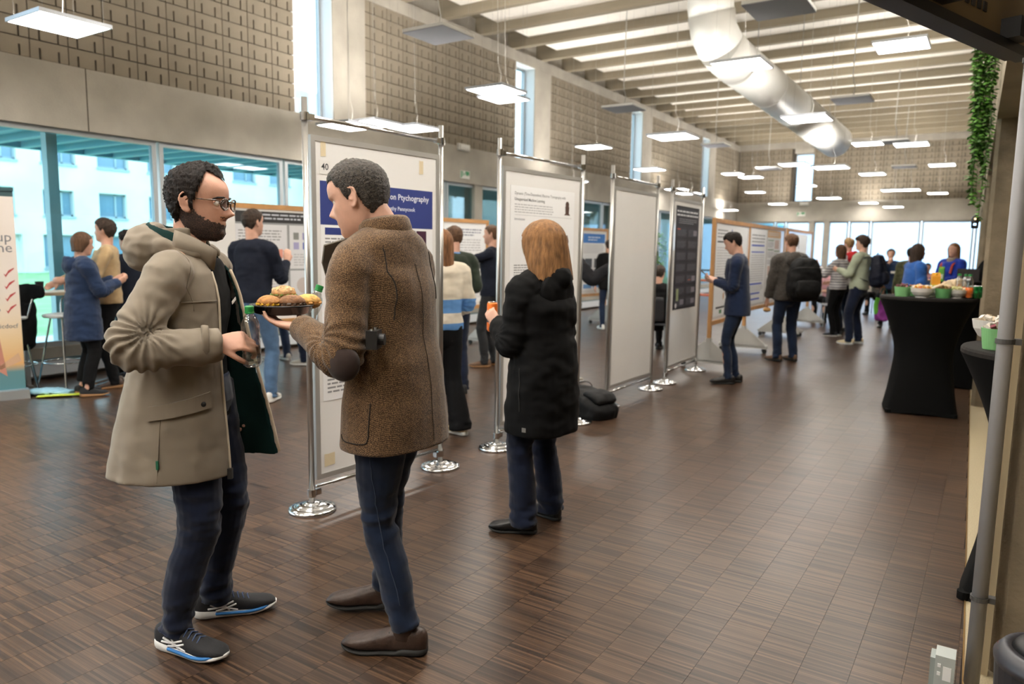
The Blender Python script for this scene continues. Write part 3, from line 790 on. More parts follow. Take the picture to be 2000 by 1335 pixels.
def poster(name, label, board, x0, z0, w, h, bg, items, side=-1, cat='poster', off=0.0105):
    """a thin printed sheet pinned on a board. x0, z0: lower left corner as read, in the board's frame"""
    M = Matrix.Translation(board.location) @ Matrix.Rotation(board.rotation_euler.z, 4, 'Z')
    if side < 0: Lm = Matrix.Translation((x0, -off, z0)) @ Matrix.Rotation(math.pi/2, 4, 'X')
    else: Lm = Matrix.Translation((x0, off, z0)) @ Matrix.Rotation(math.pi, 4, 'Z') @ Matrix.Rotation(math.pi/2, 4, 'X')
    o = MB().box(0, w, 0, h, -0.0008, 0.0).build(name, mat('paper_%02x%02x%02x' % bg, bg, rough=0.55))
    o.matrix_world = M @ Lm
    tag(o, label, cat)
    pr = MB(); k = 0
    def rect(a0, b0, a1, b1, c, z): pr.add([(a0, b0, z), (a1, b0, z), (a1, b1, z), (a0, b1, z)], [(0, 1, 2, 3)], mat('ink_%02x%02x%02x' % c, c, rough=0.6))
    for it in items:
        k += 1; z = 0.0002+k*0.00002
        if it[0] == 'r': rect(it[1], it[2], it[3], it[4], it[5], z)
        elif it[0] == 'l':
            _, a0, b0, a1, b1, n, c = it; rr = random.Random(int(a0*1000+b0*777)); sp = (b1-b0)/n
            for i in range(n):
                yb = b1-sp*(i+0.8); x = a0; end = a1-(rr.random()*0.3*(a1-a0) if i == n-1 else rr.random()*0.04*(a1-a0))
                while x < end:
                    ww = min(rr.uniform(0.6, 2.4)*sp*1.1, end-x); rect(x, yb, x+ww, yb+sp*0.42, c, z); x += ww+sp*0.35
        elif it[0] == 'c':
            _, cx, cy, r, c = it; n = 20
            pr.add([(cx+r*math.cos(2*math.pi*i/n), cy+r*math.sin(2*math.pi*i/n), z) for i in range(n)], [tuple(range(n))], mat('ink_%02x%02x%02x' % c, c, rough=0.6))
        elif it[0] == 'p':
            pr.add([(x, y, z) for x, y in it[1]], [tuple(range(len(it[1])))], mat('ink_%02x%02x%02x' % it[2], it[2], rough=0.6))
        elif it[0] == 't':
            text('lettering', it[1], it[4], mat('ink_%02x%02x%02x' % it[5], it[5], rough=0.6), o, (it[2], it[3], z+0.0001), (0, 0, 0), it[6] if len(it) > 6 else 'LEFT', bold=len(it) > 7)
    if pr.v: tag(pr.build('print', None, o), kind='stuff')
    return o
def tape(board, label, x, z, w=0.035, h=0.085, c=M_TAPE):
    M = Matrix.Translation(board.location) @ Matrix.Rotation(board.rotation_euler.z, 4, 'Z')
    o = MB().add([(0, 0, 0), (w, 0.004, 0), (w, h, 0), (w*0.4, h*0.97, 0.001), (0, h, 0), (0, 0, 0.0006), (w, 0.004, 0.0006), (w, h, 0.0006), (w*0.4, h*0.97, 0.0016), (0, h, 0.0006)],
             [(4, 3, 2, 1, 0), (5, 6, 7, 8, 9)]+[(i, (i+1) % 5, 5+(i+1) % 5, 5+i) for i in range(5)]).build('tape_piece', c)
    o.matrix_world = M @ Matrix.Translation((x, -0.0095, z)) @ Matrix.Rotation(math.pi/2, 4, 'X')
    return tag(o, label, 'tape')
GR, DK, LG = (150, 150, 152), (60, 60, 64), (196, 196, 198)

B1, L1 = pole_board((-3.166, 2.779), (-3.093, 3.854), 'nearest pole board, holding a poster with a blue header')
B2, L2 = pole_board((-3.055, 4.481), (-2.965, 5.593), 'second pole board, holding a white poster behind the woman in black')
B3, L3 = pole_board((-3.055, 6.36), (-3.052, 7.455), 'third pole board, an empty whiteboard leaning over a black backpack')
B4, L4 = pole_board((-3.068, 7.912), (-3.10, 9.03), 'fourth pole board, holding a dark poster')
BLUE = (43, 58, 128)
poster('conference_poster', 'white research poster with dark blue title band on the nearest pole board', B1, 0.085, 0.62, 0.90, 1.24, (250, 250, 250), [
 ('r', 0, 1.0, 0.90, 1.24, BLUE), ('t', 'with Electron Ptychography', 0.865, 1.185, 0.050, (235, 238, 250), 'RIGHT', 1), ('t', 'Prof. Timothy Pennycook', 0.74, 1.115, 0.034, (225, 230, 248), 'RIGHT', 1),
 ('t', 'University of Antwerp, Belgium', 0.66, 1.070, 0.026, (205, 212, 240), 'RIGHT'), ('t', 'University of Antwerp, Belgium', 0.66, 1.035, 0.026, (205, 212, 240), 'RIGHT'),
 ('r', 0.03, 0.945, 0.60, 0.985, BLUE), ('t', 'of materials', 0.50, 0.965, 0.028, (230, 234, 250), 'RIGHT'), ('l', 0.03, 0.80, 0.60, 0.935, 7, GR),
 ('r', 0.655, 0.86, 0.745, 0.985, (62, 24, 50)), ('r', 0.752, 0.86, 0.842, 0.985, (62, 24, 50)), ('r', 0.655, 0.72, 0.745, 0.853, (58, 52, 120)), ('r', 0.752, 0.72, 0.842, 0.853, (232, 226, 40)),
 ('c', 0.70, 0.922, 0.022, (205, 210, 60)), ('c', 0.797, 0.922, 0.018, (205, 210, 60)), ('c', 0.70, 0.786, 0.024, (90, 130, 160)), ('c', 0.797, 0.786, 0.02, (44, 54, 66)), ('c', 0.797, 0.786, 0.008, (210, 210, 60)),
 ('l', 0.03, 0.45, 0.42, 0.76, 14, GR), ('l', 0.46, 0.45, 0.86, 0.68, 10, GR), ('r', 0.03, 0.39, 0.42, 0.43, BLUE), ('r', 0.46, 0.39, 0.86, 0.43, BLUE), ('l', 0.03, 0.04, 0.42, 0.37, 14, GR), ('r', 0.48, 0.18, 0.84, 0.36, (214, 218, 230)), ('l', 0.46, 0.04, 0.86, 0.16, 6, GR)])
poster('number_card', 'small white card numbered 40 at the top left of the nearest board', B1, 0.085, 1.895, 0.075, 0.075, (236, 234, 230), [('t', '40', 0.0375, 0.04, 0.05, DK, 'CENTER', 1)], cat='card')
tape(B1, 'beige tape remnant at top left of the nearest board', 0.095, 1.99); tape(B1, 'beige tape remnant at top right of the nearest board', 0.865, 1.96); tape(B1, 'beige tape remnant at the bottom of the nearest board', 0.085, 0.235, 0.075, 0.075)
BR = (140, 98, 62)
poster('conference_poster', 'white research poster with brown stone pictures behind the woman in black', B2, 0.12, 0.75, 0.86, 1.22, (250, 250, 250), [
 ('t', 'Dynamic (Time-Dependent) Electron Tomography with', 0.05, 1.165, 0.030, DK), ('t', 'Unsupervised Machine Learning', 0.05, 1.122, 0.030, DK, 'LEFT', 1), ('l', 0.05, 1.02, 0.56, 1.095, 4, LG),
 ('c', 0.755, 1.115, 0.026, (84, 62, 54)), ('p', [(0.725, 1.10), (0.785, 1.10), (0.78, 1.045), (0.80, 1.03), (0.71, 1.03), (0.73, 1.045)], (84, 62, 54)), ('r', 0.05, 1.005, 0.82, 1.008, LG),
 ('t', 'Introduction', 0.05, 0.975, 0.026, (90, 92, 110)),
 ('p', [(0.25, 0.90), (0.275, 0.905), (0.285, 0.865), (0.272, 0.82), (0.25, 0.815), (0.238, 0.85)], BR), ('p', [(0.14+0.14*(1-math.cos(t))*1.0, 0.82-0.17*math.sin(t)) for t in [i*0.314 for i in range(11)]]+[(0.15+0.13*(1-math.cos(t)), 0.82-0.158*math.sin(t)) for t in [3.14-i*0.314 for i in range(11)]], (150, 130, 100)),
 ('p', [(0.50, 0.92), (0.53, 0.935), (0.545, 0.87), (0.53, 0.80), (0.50, 0.795), (0.485, 0.85)], BR), ('r', 0.585, 0.80, 0.66, 0.945, (72, 66, 56)), ('p', [(0.50, 0.755), (0.525, 0.765), (0.535, 0.72), (0.515, 0.67), (0.49, 0.69)], BR), ('r', 0.585, 0.66, 0.66, 0.765, (60, 58, 56)),
 ('p', [(0.735, 0.86), (0.765, 0.87), (0.785, 0.82), (0.775, 0.775), (0.745, 0.765), (0.725, 0.81)], (112, 74, 56)), ('l', 0.05, 0.53, 0.82, 0.64, 6, GR), ('r', 0.05, 0.515, 0.82, 0.518, LG),
 ('t', 'Method', 0.05, 0.485, 0.026, (90, 92, 110))]
 + [('c', 0.30+0.03*(i % 5)+0.015*(j % 2), 0.43-0.035*j, 0.009, (92, 108, 150)) for i in range(5) for j in range(5)] + [('c', 0.30+0.03*(i % 4)+0.015*(j % 2), 0.235-0.03*j, 0.008, (120, 122, 120)) for i in range(4) for j in range(5)]
 + [('l', 0.05, 0.10, 0.25, 0.27, 9, GR), ('l', 0.5, 0.12, 0.82, 0.44, 14, GR), ('t', 'Results', 0.05, 0.06, 0.026, (90, 92, 110)), ('l', 0.05, 0.0, 0.82, 0.035, 2, GR)])
rr = random.Random(5); it = []
D0, D1 = (58, 58, 66), (96, 96, 106)
it += [('p', [(0.0, 1.17), (0.62, 1.17), (0.74, 1.155), (0.83, 1.175), (0.83, 1.19), (0, 1.19)], (20, 20, 24)), ('l', 0.03, 1.07, 0.80, 1.155, 2, (222, 222, 226)), ('l', 0.1, 0.99, 0.76, 1.055, 3, (140, 140, 146))]
for cx in (0.04, 0.44):
    for r in range(7):
        zt = 0.95-r*0.135
        it += [('r', cx, zt-0.115, cx+0.36, zt, D0), ('l', cx+0.02, zt-0.10, cx+0.34, zt-0.02, 5, D1)]
        if rr.random() < 0.5: it.append(('r', cx+0.2, zt-0.09, cx+0.33, zt-0.03, (128, 124, 134)))
it += [('r', 0.1, 0.10, 0.18, 0.24, (148, 160, 120)), ('c', 0.10, 0.045, 0.03, (214, 214, 216)), ('r', 0.05, 0.92, 0.16, 0.935, (170, 84, 64)), ('r', 0.5, 0.33, 0.6, 0.34, (170, 84, 64))]
poster('conference_poster', 'dark grey research poster with pale print on the fourth pole board', B4, 0.13, 0.83, 0.83, 1.19, (40, 40, 47), it)

# --- wheeled boards with wooden frames
def wheel_board(p0, p1, label, zb, zt, side=-1, trolley=True):
    p0 = Vector((*p0, 0)); p1 = Vector((*p1, 0)); d = p1-p0; L = d.length
    e = empty('wheeled_board', p0, math.atan2(d.y, d.x), label, 'poster board', 'wooden framed pin boards on wheels')
    f = 0.055
    MB().box(f, L-f, -0.012, 0.012, zb+f, zt-f).build('panel', M_WB, e)
    for nm, b in (('stile', (0, f, 0.30, zt)), ('stile', (L-f, L, 0.30, zt)), ('rail', (f, L-f, zb, zb+f)), ('rail', (f, L-f, zt-f, zt))):
        MB().box(b[0], b[1], -0.022, 0.022, b[2], b[3]).build(nm, M_WOOD, e)
    for x in (f/2, L-f/2):
        t = MB()
        for s in (-1, 1):
            pr = [(0, 0.33), (0, 0.09), (s*0.33, 0.09), (s*0.33, 0.13), (s*0.05, 0.36)]
            t.add([(x-0.03, y, z) for y, z in pr]+[(x-0.022, y, z) for y, z in pr], [(0, 1, 2, 3, 4), (9, 8, 7, 6, 5)]+[(i, i+5, (i+1) % 5+5, (i+1) % 5) for i in range(5)])
        t.box(x-0.03, x+0.03, -0.36, 0.36, 0.07, 0.115); t.box(x-0.034, x+0.034, -0.03, 0.03, 0.115, 0.40)
        tr = t.build('foot_trolley', M_CAST, e)
        for s in (-1, 1):
            MB().cyl((x-0.012, s*0.32, 0.033), (x+0.012, s*0.32, 0.033), 0.033, n=14).box(x-0.018, x+0.018, s*0.32-0.02, s*0.32+0.02, 0.045, 0.075).build('caster', M_RUB, tr)
    return e, L
def generic(w, h, seed, head=None, accent=(70, 92, 170), cols=2):
    rr = random.Random(seed); it = []
    if head: it += [('r', 0, h*0.9, w, h, head), ('l', w*0.08, h*0.925, w*0.85, h*0.98, 2, (235, 235, 240))]
    else: it += [('l', w*0.05, h*0.92, w*0.8, h*0.98, 2, DK), ('l', w*0.05, h*0.89, w*0.6, h*0.915, 2, GR)]
    cw = w*0.92/cols
    for c in range(cols):
        z = h*0.87
        while z > h*0.08:
            x = w*0.04+c*cw; bh = h*rr.uniform(0.06, 0.14)
            q = rr.random()
            if q < 0.35: it += [('r', x, z-h*0.018, x+cw*0.92, z, accent)]; z -= h*0.03
            if q > 0.62: it += [('r', x+cw*0.1, z-bh, x+cw*rr.uniform(0.5, 0.85), z, rr.choice([(208, 212, 222), (222, 200, 192), (150, 156, 170), (206, 214, 200), accent]))]
            else: it += [('l', x, z-bh, x+cw*0.92, z, max(3, int(bh/0.018)), GR)]
            z -= bh+h*0.025
    return it
# right group, in one receding line
W1, l1 = wheel_board((-3.02, 9.25), (-3.12, 11.22), 'wheeled pin board behind the man in the navy blazer', 0.56, 1.93)
W2, l2 = wheel_board((-3.16, 11.32), (-3.20, 13.75), 'wheeled pin board behind the man with the grey hooded jacket', 0.60, 1.94)
W3, l3 = wheel_board((-3.20, 13.95), (-3.24, 16.3), 'farthest wheeled pin board right of the grey hooded jacket', 0.62, 1.95)
poster('conference_poster', 'large white poster with blue peak logo behind the navy blazer man', W1, 0.10, 0.66, 1.72, 1.20, (250, 251, 252), [('p', [(0.62, 1.0), (0.80, 1.16), (0.86, 1.0), (0.98, 1.1), (1.12, 1.0)], (58, 84, 170)), ('r', 0.06, 0.965, 1.0, 0.985, DK), ('l', 0.06, 1.02, 0.6, 1.15, 3, GR), ('r', 1.0, 0.55, 1.5, 0.85, (238, 206, 208)), ('p', [(0.55, 0.30), (0.62, 0.42), (0.70, 0.30), (0.64, 0.22)], DK), ('p', [(0.45, 0.28), (0.5, 0.32), (0.52, 0.24), (0.46, 0.2)], (206, 160, 110)), ('r', 0.12, 0.10, 1.2, 0.125, DK), ('r', 0.3, 0.03, 0.42, 0.08, (80, 140, 90)), ('l', 0.06, 0.5, 0.9, 0.92, 12, (212, 212, 214)), ('l', 1.0, 0.15, 1.65, 0.5, 10, (212, 212, 214)), ('l', 0.6, 0.02, 1.0, 0.08, 3, GR)], off=0.0145)
poster('conference_poster', 'white poster with blue heading bars beside the grey hooded jacket', W2, 0.10, 0.70, 1.0, 1.17, (250, 251, 252), [('r', 0.08, 0.90, 0.86, 0.925, (66, 92, 190)), ('r', 0.08, 0.80, 0.86, 0.82, (90, 110, 200)), ('r', 0.08, 0.30, 0.8, 0.325, (66, 92, 190)), ('r', 0.08, 0.15, 0.7, 0.175, (66, 92, 190)), ('r', 0.08, 0.06, 0.7, 0.085, (66, 92, 190)), ('l', 0.08, 0.95, 0.9, 1.1, 3, GR), ('l', 0.08, 0.35, 0.92, 0.78, 12, LG), ('l', 0.08, 0.19, 0.92, 0.29, 4, LG)], off=0.0145)
poster('conference_poster', 'white poster with orange title strip beside the grey hooded jacket', W2, 1.16, 0.70, 0.95, 1.17, (250, 251, 252), generic(0.95, 1.17, 4, (226, 188, 138), (150, 170, 150)), off=0.0145)
poster('conference_poster', 'plain white poster with a thin tower figure on the farthest board', W3, 0.25, 0.74, 1.5, 1.12, (250, 251, 252), [('r', 0.72, 0.85, 0.76, 1.02, (110, 110, 116)), ('r', 0.66, 0.60, 0.82, 0.66, (120, 180, 176)), ('l', 0.2, 0.3, 1.2, 0.5, 5, LG)], off=0.0145)
# left group, by the glazing
W4, l4 = wheel_board((-6.9, 4.60), (-6.62, 6.55), 'wheeled pin board behind the man in the dark blue sweater', 0.62, 1.95)
W5, l5 = wheel_board((-6.75, 7.35), (-6.53, 9.28), 'wheeled pin board behind the long haired woman', 0.60, 1.93)
W6, l6 = wheel_board((-6.75, 11.5), (-6.60, 13.57), 'wheeled pin board seen between second and third pole boards', 0.60, 1.93)
poster('conference_poster', 'poster of white boxes on grey with black title band before the blue sweater man', W4, 0.42, 0.72, 1.30, 1.15, (150, 152, 154), [
 ('r', 0, 1.03, 1.30, 1.15, (42, 42, 44)), ('l', 0.1, 1.06, 1.05, 1.14, 2, (206, 210, 220)), ('c', 1.20, 1.09, 0.05, (225, 225, 225)),
 ('r', 0.0, 0.52, 0.62, 1.01, (232, 232, 234)), ('r', 0.65, 0.52, 1.30, 1.01, (232, 232, 234)), ('r', 0, 0.0, 0.62, 0.50, (230, 230, 232)), ('r', 0.65, 0.0, 1.30, 0.50, (230, 230, 232)),
 ('r', 0.30, 0.64, 0.38, 0.74, (44, 128, 110)), ('r', 0.46, 0.64, 0.56, 0.74, (230, 158, 138)), ('r', 0.33, 0.56, 0.43, 0.63, (230, 158, 138)), ('l', 0.03, 0.8, 0.55, 0.96, 5, GR),
 ('r', 0.70, 0.85, 0.77, 0.93, (130, 132, 128)), ('r', 0.82, 0.85, 0.90, 0.93, (146, 138, 196)), ('r', 0.94, 0.85, 1.02, 0.93, (120, 110, 190)), ('r', 0.70, 0.74, 0.77, 0.82, (170, 166, 206)), ('r', 0.82, 0.74, 0.90, 0.82, (86, 92, 186)), ('r', 0.94, 0.74, 1.02, 0.82, (70, 84, 180)),
 ('l', 0.70, 0.55, 1.24, 0.70, 5, LG), ('c', 0.82, 0.33, 0.09, (206, 196, 190)), ('c', 1.10, 0.33, 0.09, (150, 156, 136)), ('l', 0.70, 0.04, 1.24, 0.2, 6, LG), ('l', 0.04, 0.04, 0.56, 0.46, 14, LG)], off=0.0145)
poster('conference_poster', 'white poster with grey photographs behind the man pointing', W5, 0.98, 0.70, 0.88, 1.15, (250, 251, 252), [('l', 0.05, 0.98, 0.8, 1.1, 3, (110, 116, 140)), ('l', 0.05, 0.72, 0.8, 0.95, 6, LG), ('r', 0.06, 0.50, 0.40, 0.68, (120, 124, 118)), ('r', 0.46, 0.50, 0.80, 0.68, (92, 96, 90)), ('r', 0.1, 0.34, 0.38, 0.47, (130, 112, 140)), ('r', 0.46, 0.33, 0.66, 0.47, (110, 112, 112)), ('r', 0.46, 0.20, 0.66, 0.31, (130, 132, 132)), ('l', 0.05, 0.04, 0.8, 0.17, 5, LG)], off=0.0145)
poster('conference_poster', 'white poster with portrait photo behind the long haired woman', W5, 0.08, 0.70, 0.86, 1.15, (250, 251, 252), generic(0.86, 1.15, 9, None, (130, 140, 180)), off=0.0145)
poster('conference_poster', 'white poster with bright blue title band between the pole boards', W6, 1.12, 0.72, 0.86, 1.12, (250, 251, 252), [('r', 0.02, 0.92, 0.84, 1.10, (58, 122, 200)), ('l', 0.2, 0.96, 0.66, 1.06, 2, (226, 236, 250)), ('l', 0.04, 0.72, 0.8, 0.9, 6, LG), ('r', 0.1, 0.44, 0.36, 0.62, (70, 74, 80)), ('r', 0.44, 0.44, 0.7, 0.62, (90, 92, 96)), ('r', 0.1, 0.27, 0.36, 0.41, (92, 96, 106)), ('r', 0.44, 0.27, 0.7, 0.41, (72, 76, 82)), ('r', 0.06, 0.04, 0.36, 0.12, (110, 160, 214)), ('r', 0.42, 0.05, 0.8, 0.12, (120, 170, 220))], off=0.0145)
poster('conference_poster', 'white poster with text columns left of the bright blue title band', W6, 0.1, 0.72, 0.9, 1.12, (250, 251, 252), generic(0.9, 1.12, 13, None, (110, 130, 180)), off=0.0145)

# --- roll-up banner at the left edge
bn2 = empty('rollup_banner', (-7.80, 3.30, 0), math.atan2(-0.97, -0.25), 'roll-up banner with red ticks and orange sunset print, cut by the left edge', 'banner')
# local x runs away from its right edge, the print faces the hall
_Wb, _Hb = 0.85, 1.98
bs = MB()
bs.box(0, _Wb, 0.0, 0.004, 0.09, _Hb)
bnm = bpy.data.materials.new('banner_print'); bnm.use_nodes = True
_nt = bnm.node_tree; _b = _nt.nodes['Principled BSDF']; _b.inputs['Roughness'].default_value = 0.5
_tc = _nt.nodes.new('ShaderNodeTexCoord'); _sx = _nt.nodes.new('ShaderNodeSeparateXYZ'); _nt.links.new(_tc.outputs['Object'], _sx.inputs[0])
_mr = _nt.nodes.new('ShaderNodeMapRange'); _mr.inputs[1].default_value = 0.09; _mr.inputs[2].default_value = 1.98; _nt.links.new(_sx.outputs[2], _mr.inputs[0])
_rp = _nt.nodes.new('ShaderNodeValToRGB'); _cr = _rp.color_ramp; _cr.elements[0].position = 0; _cr.elements[0].color = (*lin((90, 138, 148)), 1); _cr.elements[1].position = 1; _cr.elements[1].color = (*lin((232, 222, 214)), 1)
for p, c in ((0.09, (96, 140, 148)), (0.13, (226, 178, 120)), (0.25, (236, 206, 160)), (0.38, (238, 222, 200)), (0.5, (234, 224, 214))):
    q = _cr.elements.new(p); q.color = (*lin(c), 1)
_nt.links.new(_mr.outputs[0], _rp.inputs[0]); _nt.links.new(_rp.outputs[0], _b.inputs['Base Color'])
bs.build('printed_sheet', bnm, bn2)
MB().box(-0.02, _Wb+0.02, -0.06, 0.08, 0.0, 0.085).build('cassette', M_ALU, bn2)
MB().box(-0.005, _Wb+0.005, -0.012, 0.014, _Hb-0.01, _Hb+0.02).build('top_bar', mat('dark_teal_bar', (44, 74, 80), rough=0.4), bn2)
RED = mat('ink_b43c3c', (180, 60, 60), rough=0.6); GRT = mat('ink_76767a', (118, 118, 122), rough=0.6)
pr = MB(); F_ = 0.0046
for k in range(4):
    z = 1.20-k*0.115
    pr.add([(0.06+a, F_, z+b) for a, b in ((0.055, 0.0), (0.04, -0.012), (0.015, 0.03), (-0.03, 0.055), (-0.03, 0.045), (0.018, 0.0), (0.04, -0.035))][::-1], [tuple(range(7))], RED)
    for j in range(5): pr.box(0.16+j*0.06, 0.20+j*0.06, F_, F_+0.0004, z-0.008, z+0.012, GRT)
pr.box(0.0, _Wb, F_, F_+0.0004, 1.92, 1.97, mat('ink_2c4a50', (44, 74, 80)))
pr.add([(0.28, F_, 0.13), (0.38, F_, 0.13), (0.36, F_, 0.55), (0.34, F_, 0.62)], [(0, 1, 2, 3)], mat('ink_d85a3c', (216, 90, 60)))
pr.add([(0.14, F_, 0.22), (0.24, F_, 0.30), (0.24, F_, 0.70), (0.20, F_, 0.74)], [(0, 1, 2, 3)], mat('ink_c88a78', (200, 138, 120)))
pr.add([(0.02, F_, 0.36), (0.3, F_, 0.24), (0.3, F_, 0.25), (0.04, F_, 0.44)], [(0, 1, 2, 3)], mat('ink_d8b090', (216, 176, 144)))
tag(pr.build('print', None, bn2), kind='stuff')
for t_, z_, s_ in (('up', 1.54, 0.13), ('me', 1.44, 0.13), ('toxicdocf', 0.70, 0.06)):
    text('lettering', t_, s_, GRT, bn2, (0.03, F_+0.0008, z_), (R(90), 0, R(180)), 'RIGHT')
# ------------------------------------------------------------------ people: builders
def remesh(V, F, vox, smooth=2, name='m'):
    """union of closed overlapping volumes as one continuous smoothed surface"""
    me = bpy.data.meshes.new('tmp'); me.from_pydata([tuple(map(float, v)) for v in V], [], [tuple(map(int, f)) for f in F]); me.update()
    o = bpy.data.objects.new('tmp', me); _TS.collection.objects.link(o)
    md = o.modifiers.new('r', 'REMESH'); md.mode = 'VOXEL'; md.voxel_size = vox; md.use_smooth_shade = True
    if smooth:
        s = o.modifiers.new('s', 'SMOOTH'); s.factor = 0.5; s.iterations = smooth
    out = evalmesh(o)
    bpy.data.objects.remove(o); bpy.data.meshes.remove(me)
    out.name = name
    return out
def getv(me):
    a = np.empty(len(me.vertices)*3, np.float32); me.vertices.foreach_get('co', a); return a.reshape(-1, 3).astype(float)
def setv(me, a):
    me.vertices.foreach_set('co', a.astype(np.float32).ravel()); me.update()
def normals(me):
    a = np.empty(len(me.vertices)*3, np.float32); me.vertex_normals.foreach_get('vector', a) if hasattr(me, 'vertex_normals') else me.vertices.foreach_get('normal', a)
    return a.reshape(-1, 3).astype(float)
def rumple(me, amp, sc, seed=0, zfn=None):
    """cloth folds: noise displacement along the normals; sc = noise scale per axis"""
    v = getv(me); n = normals(me); s = np.array(sc, float)
    q = v*s+seed
    d = np.array([noise.noise(Vector(p))+0.5*noise.noise(Vector(p*2.1)) for p in q])
    a = amp if zfn is None else amp*np.array([zfn(p) for p in v])
    setv(me, v+n*(d*a)[:, None])
def fan_folds(me, P, q, amp=.006, k=15, rad=.15):
    """creases fanning out from the inside of a bent elbow"""
    a, e, w = P.sh[q], P.el[q], P.wr[q]; u = (a-e).normalized(); t = (w-e).normalized(); b = (u+t)
    if b.length < .15: return
    b.normalize(); inn = np.array(e+b*.055); n = np.array(u.cross(t).normalized()); u_ = np.array(b); v_ = np.cross(n, u_)
    V = getv(me); N = normals(me); d = V-inn; dist = np.linalg.norm(V-np.array(e), axis=1); m = dist < rad
    ph = np.arctan2(d@v_, d@u_); fall = np.where(m, (1-(dist/rad)**2)**1.5, 0)
    nz = np.array([noise.noise(Vector(p*14)) if f > 0 else 0 for p, f in zip(V, fall)])
    s = np.sin(k*ph+3.2*nz); s = np.sign(s)*np.abs(s)**.8
    setv(me, V+N*(amp*s*fall)[:, None])
def mobj(name, me, mats, parent=None, fn=None):
    for m in (mats if isinstance(mats, (list, tuple)) else [mats]): me.materials.append(m)
    if fn is not None:
        for p in me.polygons: p.material_index = fn(p.center, p.normal)
    me.polygons.foreach_set('use_smooth', [True]*len(me.polygons)); me.update()
    o = bpy.data.objects.new(name, me); COL.objects.link(o)
    if parent is not None: o.parent = parent
    return o
class Soup:
    def __init__(s): s.V = []; s.F = []; s.n = 0
    def add(s, VF):
        V, F = VF; V = np.asarray(V, float)
        s.V.append(V); s.F += [tuple(i+s.n for i in f) for f in F]; s.n += len(V); return s
    def tube(s, pts, radii, **k): return s.add(tube_mesh(pts, radii, **k))
    def ball(s, c, r, n=12):
        r = (r, r, r) if np.isscalar(r) else r; V = []; F = []
        for i in range(n+1):
            for j in range(n*2):
                a = math.pi*i/n; b = math.pi*j/n
                V.append((c[0]+r[0]*math.sin(a)*math.cos(b), c[1]+r[1]*math.sin(a)*math.sin(b), c[2]+r[2]*math.cos(a)))
        m = n*2
        for i in range(n):
            for j in range(m): F.append((i*m+j, (i+1)*m+j, (i+1)*m+(j+1) % m, i*m+(j+1) % m))
        return s.add((V, F))
    def mesh(s, vox, smooth=2, name='m'): return remesh(np.concatenate(s.V), s.F, vox, smooth, name)

# ---- head
_HZ = [0, .010, .028, .043, .054, .062, .069, .077, .087, .100, .115, .128, .142, .155, .175, .195, .212, .226, .2345]
_HF = [.058, .078, .0865, .081, .0845, .0875, .0825, .0885, .085, .083, .081, .079, .0865, .0885, .0865, .077, .060, .034, .004]
_HB = [-.005, -.02, -.034, -.045, -.052, -.058, -.064, -.071, -.079, -.087, -.094, -.099, -.1015, -.102, -.099, -.087, -.066, -.036, -.004]
_HW = [.020, .036, .047, .0535, .057, .059, .061, .063, .0655, .068, .0705, .0725, .0745, .0755, .0745, .068, .054, .031, .004]
def head_grid(nz=80, nt=96, nose=1.0, infl=0.0, detail=True):
    z = np.linspace(0, 1, nz); z = (0.5-0.5*np.cos(z*np.pi))*0.65+z*0.35; z = z*_HZ[-1]
    f = np.interp(z, _HZ, _HF); b = np.interp(z, _HZ, _HB); w = np.interp(z, _HZ, _HW)
    k = np.exp(-((z[:, None]-z[None])/.016)**2); k /= k.sum(1)[:, None]
    fb = np.minimum(k@f, f+.004); w = k@w*0.5+w*0.5
    th = np.arange(nt)*2*np.pi/nt; c, s = np.cos(th), np.sin(th); p = 2/2.25
    X = w[:, None]*(np.sign(c)*np.abs(c)**p)[None]; yc = -0.012
    S = np.sign(s)*np.abs(s)**p
    Y = yc+np.where(S[None] > 0, (fb[:, None]-yc)*S[None], (yc-b[:, None])*S[None])
    Z = np.repeat(z[:, None], nt, 1)
    fr = (S[None] > 0.25)
    if detail:
        ax = np.abs(X)
        Y = Y+np.where(fr, (f-fb)[:, None]*np.exp(-(X/.030)**2), 0)
        A = np.interp(z, [.078, .083, .089, .095, .102, .112, .124, .136], [0, .010, .023, .029, .0245, .0165, .0075, 0])*nose
        sg = np.interp(z, [.08, .09, .1, .13], [.015, .0135, .011, .010])
        Y = Y+np.where(fr, A[:, None]*np.exp(-(X/sg[:, None])**2), 0)
        Y = Y+np.where(fr, .008*nose*np.exp(-((ax-.0145)/.006)**2-((Z-.0885)/.008)**2), 0)
        Y = Y-np.where(fr, .010*np.exp(-((ax-.033)/.016)**2-((Z-.1265)/.0105)**2), 0)
        Y = Y+np.where(fr, .004*np.exp(-((ax-.03)/.018)**2-((Z-.143)/.006)**2), 0)
        Y = Y+np.where(fr, .004*np.exp(-((ax-.045)/.014)**2-((Z-.105)/.014)**2), 0)
        Y = Y-np.where(fr, .004*np.exp(-(X/.024)**2-((Z-.0725)/.0022)**2), 0)
    return X, Y, Z, th, S
def grid_faces(nz, nt, mask=None, caps=True):
    F = []
    for i in range(nz-1):
        for j in range(nt):
            q = (i*nt+j, i*nt+(j+1) % nt, (i+1)*nt+(j+1) % nt, (i+1)*nt+j)
            if mask is None or all(mask[k] for k in q): F.append(q)
    if caps and mask is None: F += [tuple(range(nt-1, -1, -1)), tuple((nz-1)*nt+j for j in range(nt))]
    return F
